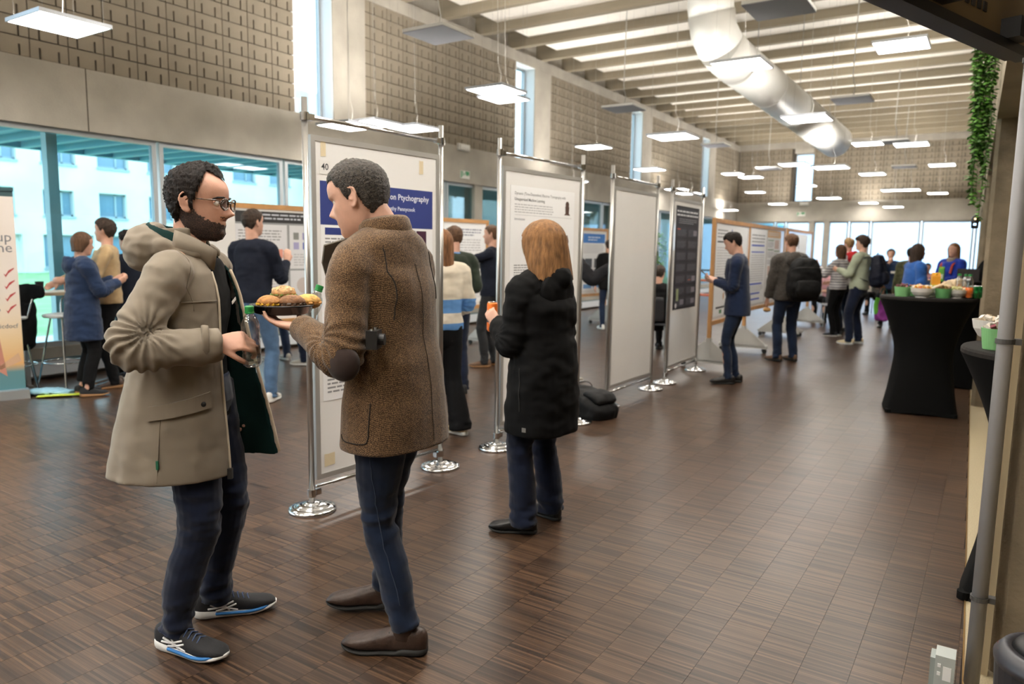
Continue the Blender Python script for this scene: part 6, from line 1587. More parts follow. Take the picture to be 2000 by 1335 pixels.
# woman in the navy raincoat, eating
A = Person('woman in long navy raincoat with brown bob eating by the left windows', (-7.45, 3.70), -12, 1.60, .010)
wr(A, 1, .10, .34, 1.24); wr(A, -1, -.06, .36, 1.26); A.pole[1] = Vector((.5, -.4, -1)); A.pole[-1] = Vector((-.5, -.4, -1)); A.head_pitch = 8; A.stoop = .02
for q in (1, -1): A.hd[q] = dict(d=(-q*.4, 1, .4), n=(-q, 0, .3), curl=(35, 40, 30))
A.build(); A.trousers(M_BLACKT, fit=.006, hem=.12, taper=.0).top(M_NAVY, 'raincoat', hem=.62, fit=.042, hemfit=.03, sleeve=(.082, .072, .058), ru=.008); A.hood(M_NAVY, r=.10, thick=.034, size=(.12, .065, .10), back=.10, low=.05); A.shoes(M_MESH_BK, M_SOLE_BR)
hair_long(A.HM, M_HAIR_BR, A.o, .035, w=.088, d=.090, opening=30, seed=8, low_w=.080)
V, F = tube_mesh([(-.02, .155, 1.36), (-.03, .165, 1.2), (-.02, .17, 1.0)], [(.03, .008)]*3, 10, 4); MB().add(V, F).build('scarf', M_SCARF, A.o, smooth=True)
B = Person('man in beige sweater with dark hair reaching for a glass at the window bar', (-7.68, 4.08), 150, 1.74, .012)
wr(B, 1, .25, .48, 1.10); B.pole[1] = Vector((.3, -.3, -1)); wr(B, -1, -.15, .36, 1.15); B.pole[-1] = Vector((-.6, -.5, -1)); B.head_yaw = -20
B.build(); B.trousers(M_BLACKT).top(M_BEIGE, 'sweater', hem=.90, fit=.02, ru=.006); B.short_hair(M_HAIR_DB, thick=.022, amp=.006); B.shoes(M_LEA_BR, M_SOLE_BR)
C = Person('person with dark curly hair half hidden behind the taupe parka shoulder', (-8.02, 4.50), 110, 1.63, .013, M_SK2)
C.build(); C.trousers(M_DENIM_D).top(M_NAVYK, 'sweater', hem=.92, fit=.015); C.short_hair(M_HAIR_BK, thick=.024, amp=.012, fr=70); C.shoes(M_MESH_BK, M_SOLE_WH)
D = Person('man in dark navy sweater and light jeans reading the board with hand raised', (-5.87, 4.50), 14, 1.83, .010, M_SK1)
wr(D, 1, .13, .31, 1.30); D.pole[1] = Vector((.35, -.5, -1)); D.hd[1] = dict(d=(-.1, .35, 1), n=(-.6, .5, 0), curl=(30, 35, 25)); wr(D, -1, -.25, .08, .86); D.head_yaw = -14
D.foot = {1: (.12, .04, -18), -1: (-.11, -.04, 12)}
D.build(); D.trousers(M_DENIM_L, fit=.006, ru=.009).top(M_NAVYK, 'sweater', hem=.93, fit=.016, ru=.005, sleeve=(.068, .056, .042)); D.short_hair(M_HAIR_DB, thick=.012); D.shoes(M_SOLE_WH, M_SOLE_WH, 'white_sneaker')
for sh in [o for o in kids(D.o) if o.name.startswith('white_sneaker')]:
    for sx in (1, -1): stripes(sh, [([(sx*.036, .10+.022*i, .072-.004*i), (sx*.039, .115+.022*i, .036)], .004) for i in range(3)], M_SOLE_BK, 'side_stripe')
E_ = Person('woman with very long brown hair in cream and blue banded sweater', (-3.665, 4.575), 62, 1.635, .010, M_SK3)
wr(E_, 1, .12, .24, 1.06); wr(E_, -1, -.1, .26, 1.08); E_.pole[1] = Vector((.7, -.6, -.6)); E_.head_yaw = 6; E_.foot = {1: (.14, -.10, -20), -1: (-.09, .05, 10)}
E_.build(); E_.trousers(M_BLACKT, fit=.014, hem=.05, flare=.03, ru=.005).top(M_BANDS, 'sweater', hem=.93, fit=.028, ru=.008, sleeve=(.080, .078, .052)); E_.shoes(mat('cream_canvas', (214, 196, 160), rough=.8), M_SOLE_WH, 'canvas_shoe')
hair_long(E_.HM, M_HAIR_LB, E_.o, -.27, w=.088, d=.088, opening=30, seed=4, low_w=.095, nz=70)
Fp = Person('man in dark green sweater with short brown hair looking at the board', (-4.62, 5.98), 50, 1.72, .012)
Fp.head_yaw = 10; wr(Fp, 1, .16, .22, 1.10)
Fp.build(); Fp.trousers(M_DENIM_D).top(M_GREENK, 'sweater', hem=.92, fit=.018); Fp.short_hair(M_HAIR_BR); Fp.shoes(M_MESH_BK, M_SOLE_BK); Fp.collar(cloth('blue_collar', (96, 128, 170)), r=.062, h=.03, z=.02)
G = Person('man in black sweater pointing left at a poster with outstretched arm', (-5.33, 7.66), 112, 1.79, .011, M_SK1)
wr(G, -1, -.14, .52, 1.36); G.pole[-1] = Vector((-.3, 0, -1)); G.hd[-1] = dict(d=(0, 1, .05), n=(.3, 0, -1), curls=[(4, 6, 4), (60, 70, 50), (65, 70, 50), (65, 70, 50)]); wr(G, 1, .14, .25, 1.02); G.pole[1] = Vector((.3, -.6, -1)); G.foot = {1: (.10, -.03, 4), -1: (-.10, .05, -8)}
G.build(); G.trousers(mat('cloth_charcoal_denim', (30, 31, 34), rough=.9, vary=.3, scale=9)).top(M_NAVYK, 'sweater', hem=.90, fit=.018, ru=.006); G.short_hair(M_HAIR_BR, thick=.012); G.shoes(M_SUEDE_BR, M_SOLE_BR); G.collar(M_BLACKK, r=.062, h=.035, z=.012)
H_ = Person('person in dark jacket stretching an arm toward the empty whiteboard', (-4.05, 7.32), -25, 1.71, .012)
wr(H_, 1, .50, .25, 1.38); H_.pole[1] = Vector((0, -.5, -1)); H_.hd[1] = dict(d=(.9, .4, 0), n=(0, .4, -1), curl=(15, 20, 15)); H_.head_yaw = -35
H_.build(); H_.trousers(M_DENIM_L).top(cloth('charcoal_jacket', (30, 30, 33), .2, sheen=0), 'jacket', hem=.80, fit=.035, ru=.009, sleeve=(.085, .075, .055)); H_.short_hair(M_HAIR_BK); H_.shoes(mat('grey_trainer', (170, 164, 152), rough=.7), M_SOLE_WH)
I_ = Person('young man in navy blazer looking down at a phone beside the wheeled board', (-2.43, 8.42), 104, 1.75, .011, M_SK3)
wr(I_, 1, .04, .26, 1.20); wr(I_, -1, -.05, .27, 1.18); I_.pole[1] = Vector((.5, -.6, -.9)); I_.pole[-1] = Vector((-.5, -.6, -.9)); I_.head_pitch = 26; I_.stoop = .03
for q in (1, -1): I_.hd[q] = dict(d=(-q*.35, 1, .25), n=(-q*.7, 0, .7), curl=(28, 36, 30))
I_.foot = {1: (.085, -.02, 12), -1: (-.095, .06, -6)}
I_.build(); I_.trousers(M_DENIM_N, taper=.008, hem=.06).top(M_BLAZER, 'blazer', hem=.80, fit=.022, hemfit=.012, ru=.005, sleeve=(.070, .060, .046)); I_.short_hair(M_HAIR_BK, thick=.018, amp=.005); I_.shoes(M_LEA_BK, M_SOLE_BK, 'leather_shoe', style='dress'); I_.collar(cloth('grey_blue_shirt', (112, 126, 144)), r=.064, h=.05, z=.016)
def phone(loc, rot, label):
    e = empty('phone', loc, 0, label, 'phone'); e.rotation_euler = rot
    MB().box(-.036, .036, -.075, .075, -.004, .004).build('case', M_TVB, e); MB().box(-.033, .033, -.071, .071, .004, .0045).build('screen', mat('phone_glass', (30, 40, 52), rough=.1), e)
_mi = Matrix.Translation(I_.loc) @ Matrix.Rotation(I_.rz, 4, 'Z'); phone(tuple(_mi @ Vector((-.01, .36, 1.235))), (R(40), 0, I_.rz), 'phone held by the young man in the navy blazer')
J = Person('man seen from behind in grey hooded jacket with black bag on his shoulder', (-2.37, 10.62), 38, 1.76, .012, M_SK1)
wr(J, -1, -.27, .10, .80); wr(J, 1, .22, .18, 1.05); J.head_yaw = 10; J.foot = {-1: (-.12, -.02, -30), 1: (.12, .0, -10)}
J.build(); J.trousers(M_DENIM_N, fit=.008).top(M_GREYJ, 'jacket', hem=.86, fit=.04, ru=.008, sleeve=(.084, .074, .056)); J.hood(M_GREYJ, r=.105, thick=.04, size=(.125, .07, .11), back=.11, low=.05); J.short_hair(M_HAIR_BR); J.shoes(M_SUEDE_BR, M_SOLE_BK)
_mj = Matrix.Translation(J.loc) @ Matrix.Rotation(J.rz, 4, 'Z')
roll(tuple(_mj @ Vector((-.24, .13, .70))), 'bread roll in the lowered hand of the grey hooded jacket man', (206, 160, 104), s=(.05, .04, .035))
def backpack(name, loc, rz, label, m, w=.30, h=.46, d=.20, rx=0, straps=True, cat='backpack'):
    e = empty(name, loc, rz, label, cat); e.rotation_euler = (rx, 0, rz)
    S = Soup(); S.tube([(0, 0, .03), (0, -.01, h*.3), (0, -.005, h*.7), (0, .01, h)], [(w*.46, d*.44), (w*.52, d*.52), (w*.5, d*.48), (w*.36, d*.36)], n=20, per=4, sup=3.2); me = S.mesh(.012, 4); rumple(me, .010, (9, 9, 11), h)
    mobj('bag_body', me, m, e)
    S = Soup(); S.tube([(0, -d*.52, .05), (0, -d*.60, h*.25), (0, -d*.52, h*.48)], [(w*.36, .03), (w*.4, .045), (w*.36, .03)], n=16, per=4, sup=3.2); me = S.mesh(.012, 3); rumple(me, .006, (11, 11, 11)); mobj('front_pocket', me, m, e)
    MB().tube(catmull([(-.04, .02, h-.01), (-.035, .02, h+.05), (.035, .02, h+.05), (.04, .02, h-.01)], 4), .008, 8).build('grab_handle', m, e, smooth=True)
    MB().tube(catmull([(-w*.5, -.02, h*.75), (-w*.3, -d*.55, h*.83), (w*.3, -d*.55, h*.83), (w*.5, -.02, h*.75)], 4), .005, 6).build('zip', M_SOLE_BK, e, smooth=True)
    if straps:
        for q in (1, -1): MB().add(*tube_mesh([(q*.07, d*.3, h*.95), (q*.12, d*.75, h*.98), (q*.14, d*1.45, h*.70), (q*.15, d*1.3, h*.35), (q*.13, d*.45, .08)], [(.026, .007)]*5, 10, 5)).build('strap', m, e, smooth=True)
    return e
M_BAGBK = cloth('black_nylon', (14, 14, 15), .2, sheen=0, rough=.6); M_BAGNV = cloth('navy_nylon', (18, 22, 36), .2, sheen=0, rough=.6)
backpack('backpack', tuple(_mj @ Vector((.06, -.30, .88))), J.rz, 'large black bag hanging behind the grey hooded jacket man', M_BAGBK, .44, .52, .24, straps=False)
K = Person('woman in grey striped sweater with brown shoulder hair raising a hand', (-2.37, 14.45), 72, 1.66, .013)
wr(K, -1, -.10, .36, 1.34); K.pole[-1] = Vector((-.4, -.2, -1)); K.hd[-1] = dict(d=(0, .4, 1), n=(.6, 0, 0), curl=(10, 15, 10)); wr(K, 1, .15, .24, 1.05)
K.build(); K.trousers(M_BLACKT).top(M_STRIPE, 'sweater', hem=.92, fit=.024, sleeve=(.074, .066, .050)); K.shoes(M_MESH_BK, M_SOLE_WH); hair_long(K.HM, M_HAIR_BR, K.o, -.03, opening=32, seed=6, low_w=.09)
Lp = Person('person in sage sweater with dark bowl haircut and a navy backpack', (-1.87, 13.40), 80, 1.80, .013, M_SK3)
wr(Lp, -1, -.10, .32, 1.22); wr(Lp, 1, .30, -.26, .98); Lp.pole[-1] = Vector((-.5, -.4, -1)); Lp.head_yaw = 8; Lp.foot = {1: (.15, .0, 0), -1: (-.15, .05, 8)}
Lp.build(); Lp.trousers(M_DENIM_D, fit=.01).top(M_SAGE, 'sweater', hem=.90, fit=.024, sleeve=(.076, .066, .050)); Lp.shoes(mat('cream_canvas', (214, 196, 160)), M_SOLE_WH)
hair_shell(Lp.HM, [(-90, .04), (-45, .045), (-20, .06), (-6, .10), (10, .095), (25, .14), (45, .155), (90, .155)], .026, M_HAIR_DB, Lp.o, amp=.005)
_ml = Matrix.Translation(Lp.loc) @ Matrix.Rotation(Lp.rz, 4, 'Z'); backpack('backpack', tuple(_ml @ Vector((0, -.27, .98))), Lp.rz, 'navy backpack worn over the sage sweater', M_BAGNV, .32, .48, .22)
M_ = Person('sandy haired person in red hooded top behind the striped sweater woman', (-2.38, 15.35), 60, 1.80, .015, M_SK3)
M_.build(nose=1); M_.trousers(M_DENIM_N).top(cloth('white_grey_knit', (196, 196, 200)), 'sweater', hem=.9, fit=.02); M_.hood(M_RED, r=.11, thick=.045, size=(.13, .08, .12), back=.10); M_.short_hair(M_HAIR_SB, thick=.016); M_.shoes(M_MESH_BK, M_SOLE_BK)
N = Person('person in navy top with white badge eating, facing the camera', (-1.81, 16.9), 186, 1.61, .014)
wr(N, 1, .03, .20, 1.46); N.pole[1] = Vector((.6, -.2, -.8)); N.hd[1] = dict(d=(-.3, .1, 1), n=(-.2, -1, 0), curl=(40, 45, 35)); wr(N, -1, -.22, .16, .98)
N.build(); N.trousers(M_BLACKT).top(M_NAVY, 'jacket', hem=.88, fit=.03); N.short_hair(M_HAIR_DB, thick=.016); N.shoes(M_LEA_BK, M_SOLE_BK); MB().box(-.06, .06, .165, .17, -.025, .025).build('name_badge', M_PLASTIC, N.o, loc=(-.08, -.01, 1.26))
O_ = Person('woman in blue sweater with long dark hair leaning on the far bar table', (-1.02, 12.35), -62, 1.665, .013, M_SK2)
wr(O_, 1, .14, .30, 1.10); wr(O_, -1, -.1, .34, 1.12); O_.stoop = .05; O_.head_yaw = 0
O_.build(); O_.trousers(M_DENIM_D).top(M_BLUEK, 'sweater', hem=.85, fit=.03, sleeve=(.086, .078, .06)); O_.shoes(M_MESH_BK, M_SOLE_BK); hair_long(O_.HM, M_HAIR_DB, O_.o, -.20, opening=34, seed=9, low_w=.085)
P_ = Person('woman in royal blue sweater with grey scarf facing left behind the snacks', (-.62, 14.6), 140, 1.70, .013, M_SK3)
wr(P_, 1, .12, .32, 1.12); wr(P_, -1, -.12, .32, 1.12); P_.head_yaw = 12
P_.build(); P_.trousers(M_DENIM_D).top(M_ROYAL, 'sweater', hem=.88, fit=.03, sleeve=(.084, .074, .056)); P_.shoes(M_LEA_BK, M_SOLE_BK); hair_long(P_.HM, M_HAIR_GI, P_.o, -.05, opening=30, seed=12, low_w=.09)
P_.collar(M_SKNEC, r=.085, h=.10, z=.03, name='scarf')
for q in (1, -1): MB().add(*tube_mesh([(q*.115, .02, 1.475), (q*.12, .12, 1.40), (q*.11, .155, 1.25)], [(.024, .008)]*3, 10, 5)).build('strap', cloth('rust_strap', (170, 66, 40)), P_.o, smooth=True)
Q0 = Person('person in camouflage jacket behind the woman in the blue sweater', (-1.27, 14.9), 8, 1.63, .015, M_SK2)
Q0.build(); Q0.trousers(M_BLACKT).top(M_CAMO, 'jacket', hem=.85, fit=.035); Q0.short_hair(M_HAIR_BK); Q0.shoes(M_LEA_BK, M_SOLE_BK)
for (x, y, rz, top_, tr_, lb, hh) in ((-7.75, 6.30, 80, M_BLACKT, M_DENIM_N, 'person behind the left wheeled board, only dark jeans and pale shoes showing', 1.74), (-7.25, 6.35, 100, M_NAVYK, M_DENIM_D, 'person behind the left wheeled board, right of the other pair of legs', 1.76), (-6.15, 12.75, 40, M_BLACKC, M_DENIM_N, 'person in long dark coat and white shoes far behind the black coat woman', 1.70)):
    T_ = Person(lb, (x, y), rz, hh, .015); T_.build(); T_.trousers(tr_).top(top_, 'jacket', hem=.80, fit=.03); T_.short_hair(M_HAIR_DB); T_.shoes(mat('grey_trainer', (170, 164, 152)) if y < 12 else M_SOLE_WH, M_SOLE_WH)
def chair(loc, rz, label, m=None, seat=(96, 98, 102)):
    e = empty('stacking_chair', loc, rz, label, 'chair', 'chairs at the far end')
    m = m or mat('chair_shell_%d' % seat[0], seat, rough=.5)
    V, F = tube_mesh([(0, -.20, .44), (0, 0, .45), (0, .21, .46)], [(.21, .012)]*3, 14, 3, sup=4); MB().add(V, F).build('seat', m, e, smooth=True)
    V, F = tube_mesh([(0, -.21, .50), (0, -.235, .66), (0, -.26, .84)], [(.19, .010)]*3, 14, 3, sup=4); MB().add(V, F).build('backrest', m, e, smooth=True)
    for sx in (-1, 1):
        for sy in (-1, 1): MB().tube([(sx*.18, sy*.17, .44), (sx*.21, sy*.21, .0)], .010, 8).build('leg', M_WIRE, e)
    return e
def seated(label, loc, rz, top_, hairm, skn=M_SK1, long=None, seat=(26, 26, 29)):
    T_ = Person(label, loc, rz, 1.72, .016, skn); T_.drop = .44
    for q in (1, -1): T_.kneepos[q] = (q*.13, .40, .52); T_.foot[q] = (q*.13, .40, q*6); wr(T_, q, q*.16, .36, .72); T_.pole[q] = Vector((q*.5, -.8, -.4))
    T_.build(); T_.trousers(M_BLACKT).top(top_, 'sweater', hem=.92, fit=.02); T_.shoes(M_MESH_BK, M_SOLE_BK)
    if long: hair_long(T_.HM, hairm, T_.o, long, low_w=.085, seed=3)
    else: T_.short_hair(hairm)
    c, s_ = math.cos(R(rz)), math.sin(R(rz)); chair((loc[0]+.02*s_, loc[1]-.02*c, 0), R(rz), 'dark shell chair under the '+' '.join(label.split()[1:6]), None, seat)
seated('seated person in dusty pink top near the farthest wheeled board', (-3.02, 17.5), 160, M_PINK, M_HAIR_DB)
seated('seated person in black with back turned seen between the last pole boards', (-4.12, 10.25), 0, M_BLACKC, M_HAIR_DB)
seated('seated person in grey near the far glazing, left of the navy top', (-2.42, 20.6), 170, M_GREYJ, M_HAIR_BK)
seated('seated person in pale top at the far glazing behind the snacks', (-1.45, 21.6), 185, M_PINK, M_HAIR_BK, M_SK2)
seated('seated person in dark top at the far end beside the red hood', (-3.35, 21.2), 200, M_NAVYK, M_HAIR_BR)
chair((-2.75, 16.35, 0), R(20), 'empty grey chair right of the farthest wheeled board'); chair((-2.55, 17.05, 0), R(-160), 'empty grey chair behind the striped sweater woman')
# ------------------------------------------------------------------ tables, snacks and small things
M_SPAN = mat('black_stretch_cloth', (6, 6, 6), rough=.9, vary=.15, scale=6, spec=.15); M_TOPC = mat('charcoal_top_cloth', (30, 27, 25), rough=.9, vary=.1, spec=.2)
def cocktail_table(loc, rz, label, r=.42, h=1.1, rb=.44, grp='cocktail tables in black stretch covers'):
    e = empty('cocktail_table', loc, rz, label, 'table', grp)
    nz, nt = 26, 64; V = []
    for i in range(nz):
        u = i/(nz-1); z = u*(h-.03)
        for j in range(nt):
            t = 2*math.pi*j/nt
            sq = 1/(abs(math.cos(t))**1.22+abs(math.sin(t))**1.22)**(1/1.22); foot = (abs(math.cos(2*t))**3)
            top = u**3
            rr_ = r*(.58+.42*max(0, (u-.45)/.55)**1.6) if u > .45 else r*.58
            low = rb*sq; w = max(0, 1-u/.62)**1.35
            rad = rr_*(1-w)+low*w
            zz = z+(.022*(1-foot)*max(0, 1-u*6))
            V.append((rad*math.cos(t), rad*math.sin(t), zz))
    F = [(i*nt+j, i*nt+(j+1) % nt, (i+1)*nt+(j+1) % nt, (i+1)*nt+j) for i in range(nz-1) for j in range(nt)]
    MB().add(V, F).build('stretch_cover', M_SPAN, e, smooth=True)
    MB().lathe([(r*.985, h-.035), (r*1.0, h-.028), (r*1.0, h-.012), (r*.985, h-.002), (r*.96, h), (0, h)], 56).build('tabletop', M_TOPC, e, smooth=False)
    MB().cyl((0, 0, .03), (0, 0, h-.04), .03, n=12).build('column', M_CHROME, e)
    for k in range(4):
        t = math.pi/2*k; MB().cyl((rb*.97*math.cos(t), rb*.97*math.sin(t), 0), (rb*.97*math.cos(t), rb*.97*math.sin(t), .035), .028, n=12).build('foot_pocket', M_SPAN, e)
    return e
cocktail_table((-.52, 8.08, 0), R(53), 'cocktail table in black stretch cover holding the snack bowls', .415, 1.11, .40)
cocktail_table((.345, 3.93, 0), R(36), 'cocktail table in black cover behind the grey pipe', .45, 1.10)
cocktail_table((-.36, 9.95, 0), R(50), 'black cocktail table hidden right behind the snack table', .40, 1.10, .38)
cocktail_table((-.55, 13.55, 0), R(20), 'farther black cocktail table between the two women in blue', .42, 1.10)
CER = mat('white_ceramic', (222, 218, 210), rough=.3); GRN = mat('mint_plastic', (122, 178, 118), rough=.45); GRN2 = mat('green_plastic', (92, 150, 92), rough=.45)
def bowl(loc, label, m, r=.085, h=.085, foot=True, fill=None, n=30, seed=1, name='bowl', cat='bowl'):
    e = empty(name, loc, 0, label, cat, 'snack bowls')
    pr = [(0, 0), (r*.55, 0), (r*.55, .012), (r*.72, .022), (r*.93, h*.6), (r, h), (r*.95, h), (r*.86, h*.6), (r*.6, .03), (0, .028)] if foot else [(0, 0), (r*.8, 0), (r*.83, .004), (r, h), (r*.95, h), (r*.78, .012), (0, .01)]
    MB().lathe(pr, 32).build('shell', m, e, smooth=False)
    if fill:
        rr = random.Random(seed); b = {}
        for i in range(n):
            u = rr.uniform(0, 6.28); q = r*.82*math.sqrt(rr.random()); c = rr.choice(fill); M = Matrix.Translation((q*math.cos(u), q*math.sin(u), h*.86+.022*(1-(q/r)**2)+rr.uniform(0, .012))) @ Euler((rr.uniform(0, 3), rr.uniform(0, 3), rr.uniform(0, 3))).to_matrix().to_4x4()
            b.setdefault(c, MB()).box(-.013, .013, -.010, .010, -.006, .006, M=M)
        for c, q in b.items(): tag(q.build('snacks', mat('snack_%02x%02x%02x' % c, c, rough=.6), e), kind='stuff')
    return e
T1 = 1.11
# positions across the first table: x to the right, y away
def t1(dx, dy): return (-.52+dx, 8.06+dy, T1)
bowl(t1(-.20, -.20), 'light green snack bowl at the left front of the snack table', GRN, .072, .092, False, [(120, 60, 70), (90, 60, 40)], 16, 3)
bowl(t1(-.10, -.06), 'second light green snack bowl, just behind the left front one', GRN, .070, .090, False, [(110, 70, 50), (170, 120, 70)], 14, 4)
bowl(t1(-.03, -.26), 'white footed bowl heaped with orange crisps and white sweets', CER, .100, .088, True, [(222, 160, 60), (214, 96, 50), (232, 228, 220), (240, 200, 120)], 46, 5)
bowl(t1(.02, -.02), 'white bowl partly hidden behind the heaped footed bowl', CER, .075, .075, True, [(232, 224, 210)], 16, 6)
bowl(t1(.135, -.20), 'darker green snack bowl in the middle of the snack table', GRN2, .072, .088, False, [(150, 116, 66), (120, 84, 50)], 18, 7)
bowl(t1(.235, -.12), 'white bowl of pale green snacks at the right of the snack table', CER, .095, .078, True, [(206, 204, 140), (222, 214, 180)], 30, 8)
bowl((.03, 4.17, 1.10), 'white bowl at the back of the table behind the pipe', CER, .105, .10, True, [(228, 220, 208), (200, 180, 150)], 24, 9)
bowl((.03, 3.79, 1.10), 'mint green pot of wrapped sweets on the table behind the pipe', GRN, .062, .092, False, [(206, 196, 180), (120, 30, 50), (60, 40, 36), (222, 216, 206)], 20, 10)
cb = empty('crisp_bag', t1(.16, .08), R(20), 'open crumpled pale crisp bag at the back of the snack table', 'bag'); S = Soup().tube([(-.10, 0, .05), (0, .0, .085), (.10, .01, .11), (.15, .0, .08)], [(.055, .035), (.07, .05), (.06, .055), (.03, .03)], n=16, per=5); me = S.mesh(.008, 3); rumple(me, .014, (26, 26, 26)); mobj('foil', me, mat('pale_foil', (206, 182, 146), rough=.4, vary=.2, scale=20), cb)
def carton(loc, rz, label, c, c2):
    e = empty('juice_carton', loc, rz, label, 'carton')
    MB().box(-.036, .036, -.036, .036, 0, .19).build('box', mat('carton_%02x%02x%02x' % c, c, rough=.4), e)
    MB().add([(-.036, -.036, .19), (.036, -.036, .19), (.036, .036, .19), (-.036, .036, .19), (-.036, 0, .225), (.036, 0, .225)], [(0, 1, 5, 4), (2, 3, 4, 5), (1, 2, 5), (3, 0, 4)]).build('gable', mat('carton_%02x%02x%02x' % c, c), e)
    MB().box(-.03, .03, -.0368, -.036, .04, .11).box(-.0368, -.036, -.03, .03, .05, .12).build('printed_panel', mat('ink_%02x%02x%02x' % c2, c2), e)
    MB().lathe([(.012, 0), (.013, .014), (0, .015)], 14).build('cap', mat('cap_yellow', (236, 196, 40), rough=.4), e, loc=(0, -.02, .205))
carton(t1(.045, .14), R(15), 'orange juice carton standing at the back of the snack table', (222, 156, 50), (190, 190, 90))
carton((-.70, 13.36, 1.10), R(-10), 'green juice carton with yellow cap on the farther black table', (96, 170, 62), (226, 226, 216))
def soda(loc, label):
    e = empty('soda_bottle', loc, 0, label, 'bottle', 'orange soda bottles on the snack table')
    MB().lathe([(0, 0), (.028, .002), (.031, .012), (.031, .12), (.029, .135), (.031, .15), (.026, .175), (.014, .20), (.013, .212)], 24).build('body', bpy.data.materials['clear_pet'], e, smooth=True)
    MB().lathe([(0, .004), (.0285, .012), (.0285, .105), (0, .105)], 20).build('drink', mat('orange_soda', (228, 108, 30), rough=.2), e)
    MB().lathe([(.0316, .045), (.0316, .10)], 24).build('label_band', mat('ink_e07028', (224, 112, 40), rough=.4), e, smooth=True)
    MB().lathe([(.0150, .205), (.0150, .222), (0, .223)], 18).build('cap', mat('green_cap', (34, 134, 66)), e)
soda(t1(.30, -.06), 'orange soda bottle with green cap, left of the pair'); soda(t1(.335, -.13), 'orange soda bottle with green cap, right and nearer of the pair'); soda(t1(.245, .05), 'orange soda bottle at the back right of the snack table')
for k, (dx, dy, lb) in enumerate(((.375, -.05, 'green drink can at the right edge of the snack table, left one'), (.405, .03, 'green drink can at the right edge of the snack table, back one'), (.36, .07, 'green drink can behind the orange soda bottles'))):
    can(t1(dx, dy), lb, (20, 110, 50), (30, 126, 60), .115, .033, group='green drink cans')
lt = empty('laptop', (-.33, 13.45, 1.10), R(12), 'small dark laptop on the farther black table', 'laptop'); MB().box(-.15, .15, -.1, .1, 0, .012).build('base', M_TVB, lt); MB().box(-.15, .15, .095, .102, .01, .20).build('lid', mat('laptop_grey', (66, 62, 62), rough=.4), lt)
# bag carried low between table and backpack wearer
tb = empty('tote_bag', (-1.52, 13.64, .42), R(20), 'purple cloth bag with lime panel hanging from the hand of the backpack wearer', 'bag'); S = Soup().tube([(0, 0, 0), (0, .01, .16), (0, 0, .34)], [(.11, .05), (.13, .06), (.09, .03)], n=14, per=4); me = S.mesh(.012, 3); rumple(me, .012, (14, 14, 9)); mobj('cloth', me, cloth('purple_cloth', (146, 64, 150)), tb)
MB().add(*tube_mesh([(-.10, -.03, .10), (-.12, -.04, .24), (-.09, -.02, .36)], [(.035, .012)]*3, 10, 3)).build('green_panel', cloth('lime_cloth', (112, 196, 70)), tb, smooth=True); MB().tube(catmull([(-.06, 0, .32), (-.03, 0, .5), (.03, 0, .5), (.06, 0, .32)], 4), .008, 6).build('handle', cloth('teal_strap', (40, 140, 140)), tb, smooth=True)
# black coat over a high chair, right of the woman with the scarf
hc = empty('draped_coat', (-.10, 14.5, 0), 0, 'black coat draped over a high chair by the second column', 'coat'); S = Soup().tube([(0, 0, .55), (0, 0, .9), (.02, 0, 1.25), (.10, 0, 1.50)], [(.20, .14), (.22, .15), (.20, .12), (.07, .06)], n=18, per=5); me = S.mesh(.016, 4); rumple(me, .02, (7, 7, 5)); mobj('cloth', me, M_BLACKC, hc)
for sx in (-1, 1):
    for sy in (-1, 1): MB().tube([(sx*.14, sy*.12, .60), (sx*.19, sy*.18, 0)], .011, 8).build('leg', M_CHROME, hc)
# bags on the floor
backpack('backpack', (-2.80, 5.86, .02), R(70), 'black backpack lying on the floor at the foot of the empty whiteboard', M_BAGBK, .34, .50, .24, rx=R(-72), straps=False)
fb = empty('plastic_bag', (-7.78, 3.48, 0), R(30), 'flat blue and lime plastic bag on the floor beside the roll-up banner', 'bag')
S = Soup().tube([(-.2, -.05, .02), (0, 0, .035), (.22, .04, .02)], [(.10, .02), (.13, .03), (.08, .018)], n=14, per=4, side=(0, 1, 0)); me = S.mesh(.01, 2); rumple(me, .012, (18, 18, 18)); mobj('film', me, mat('pale_blue_film', (150, 196, 214), rough=.3, vary=.3, scale=9), fb)
MB().add(*tube_mesh([(.02, -.16, .012), (.2, -.10, .02), (.36, .0, .014)], [(.05, .010)]*3, 10, 4, side=(0, 1, 0))).build('lime_flap', mat('lime_film', (196, 214, 50), rough=.4), fb, smooth=True)
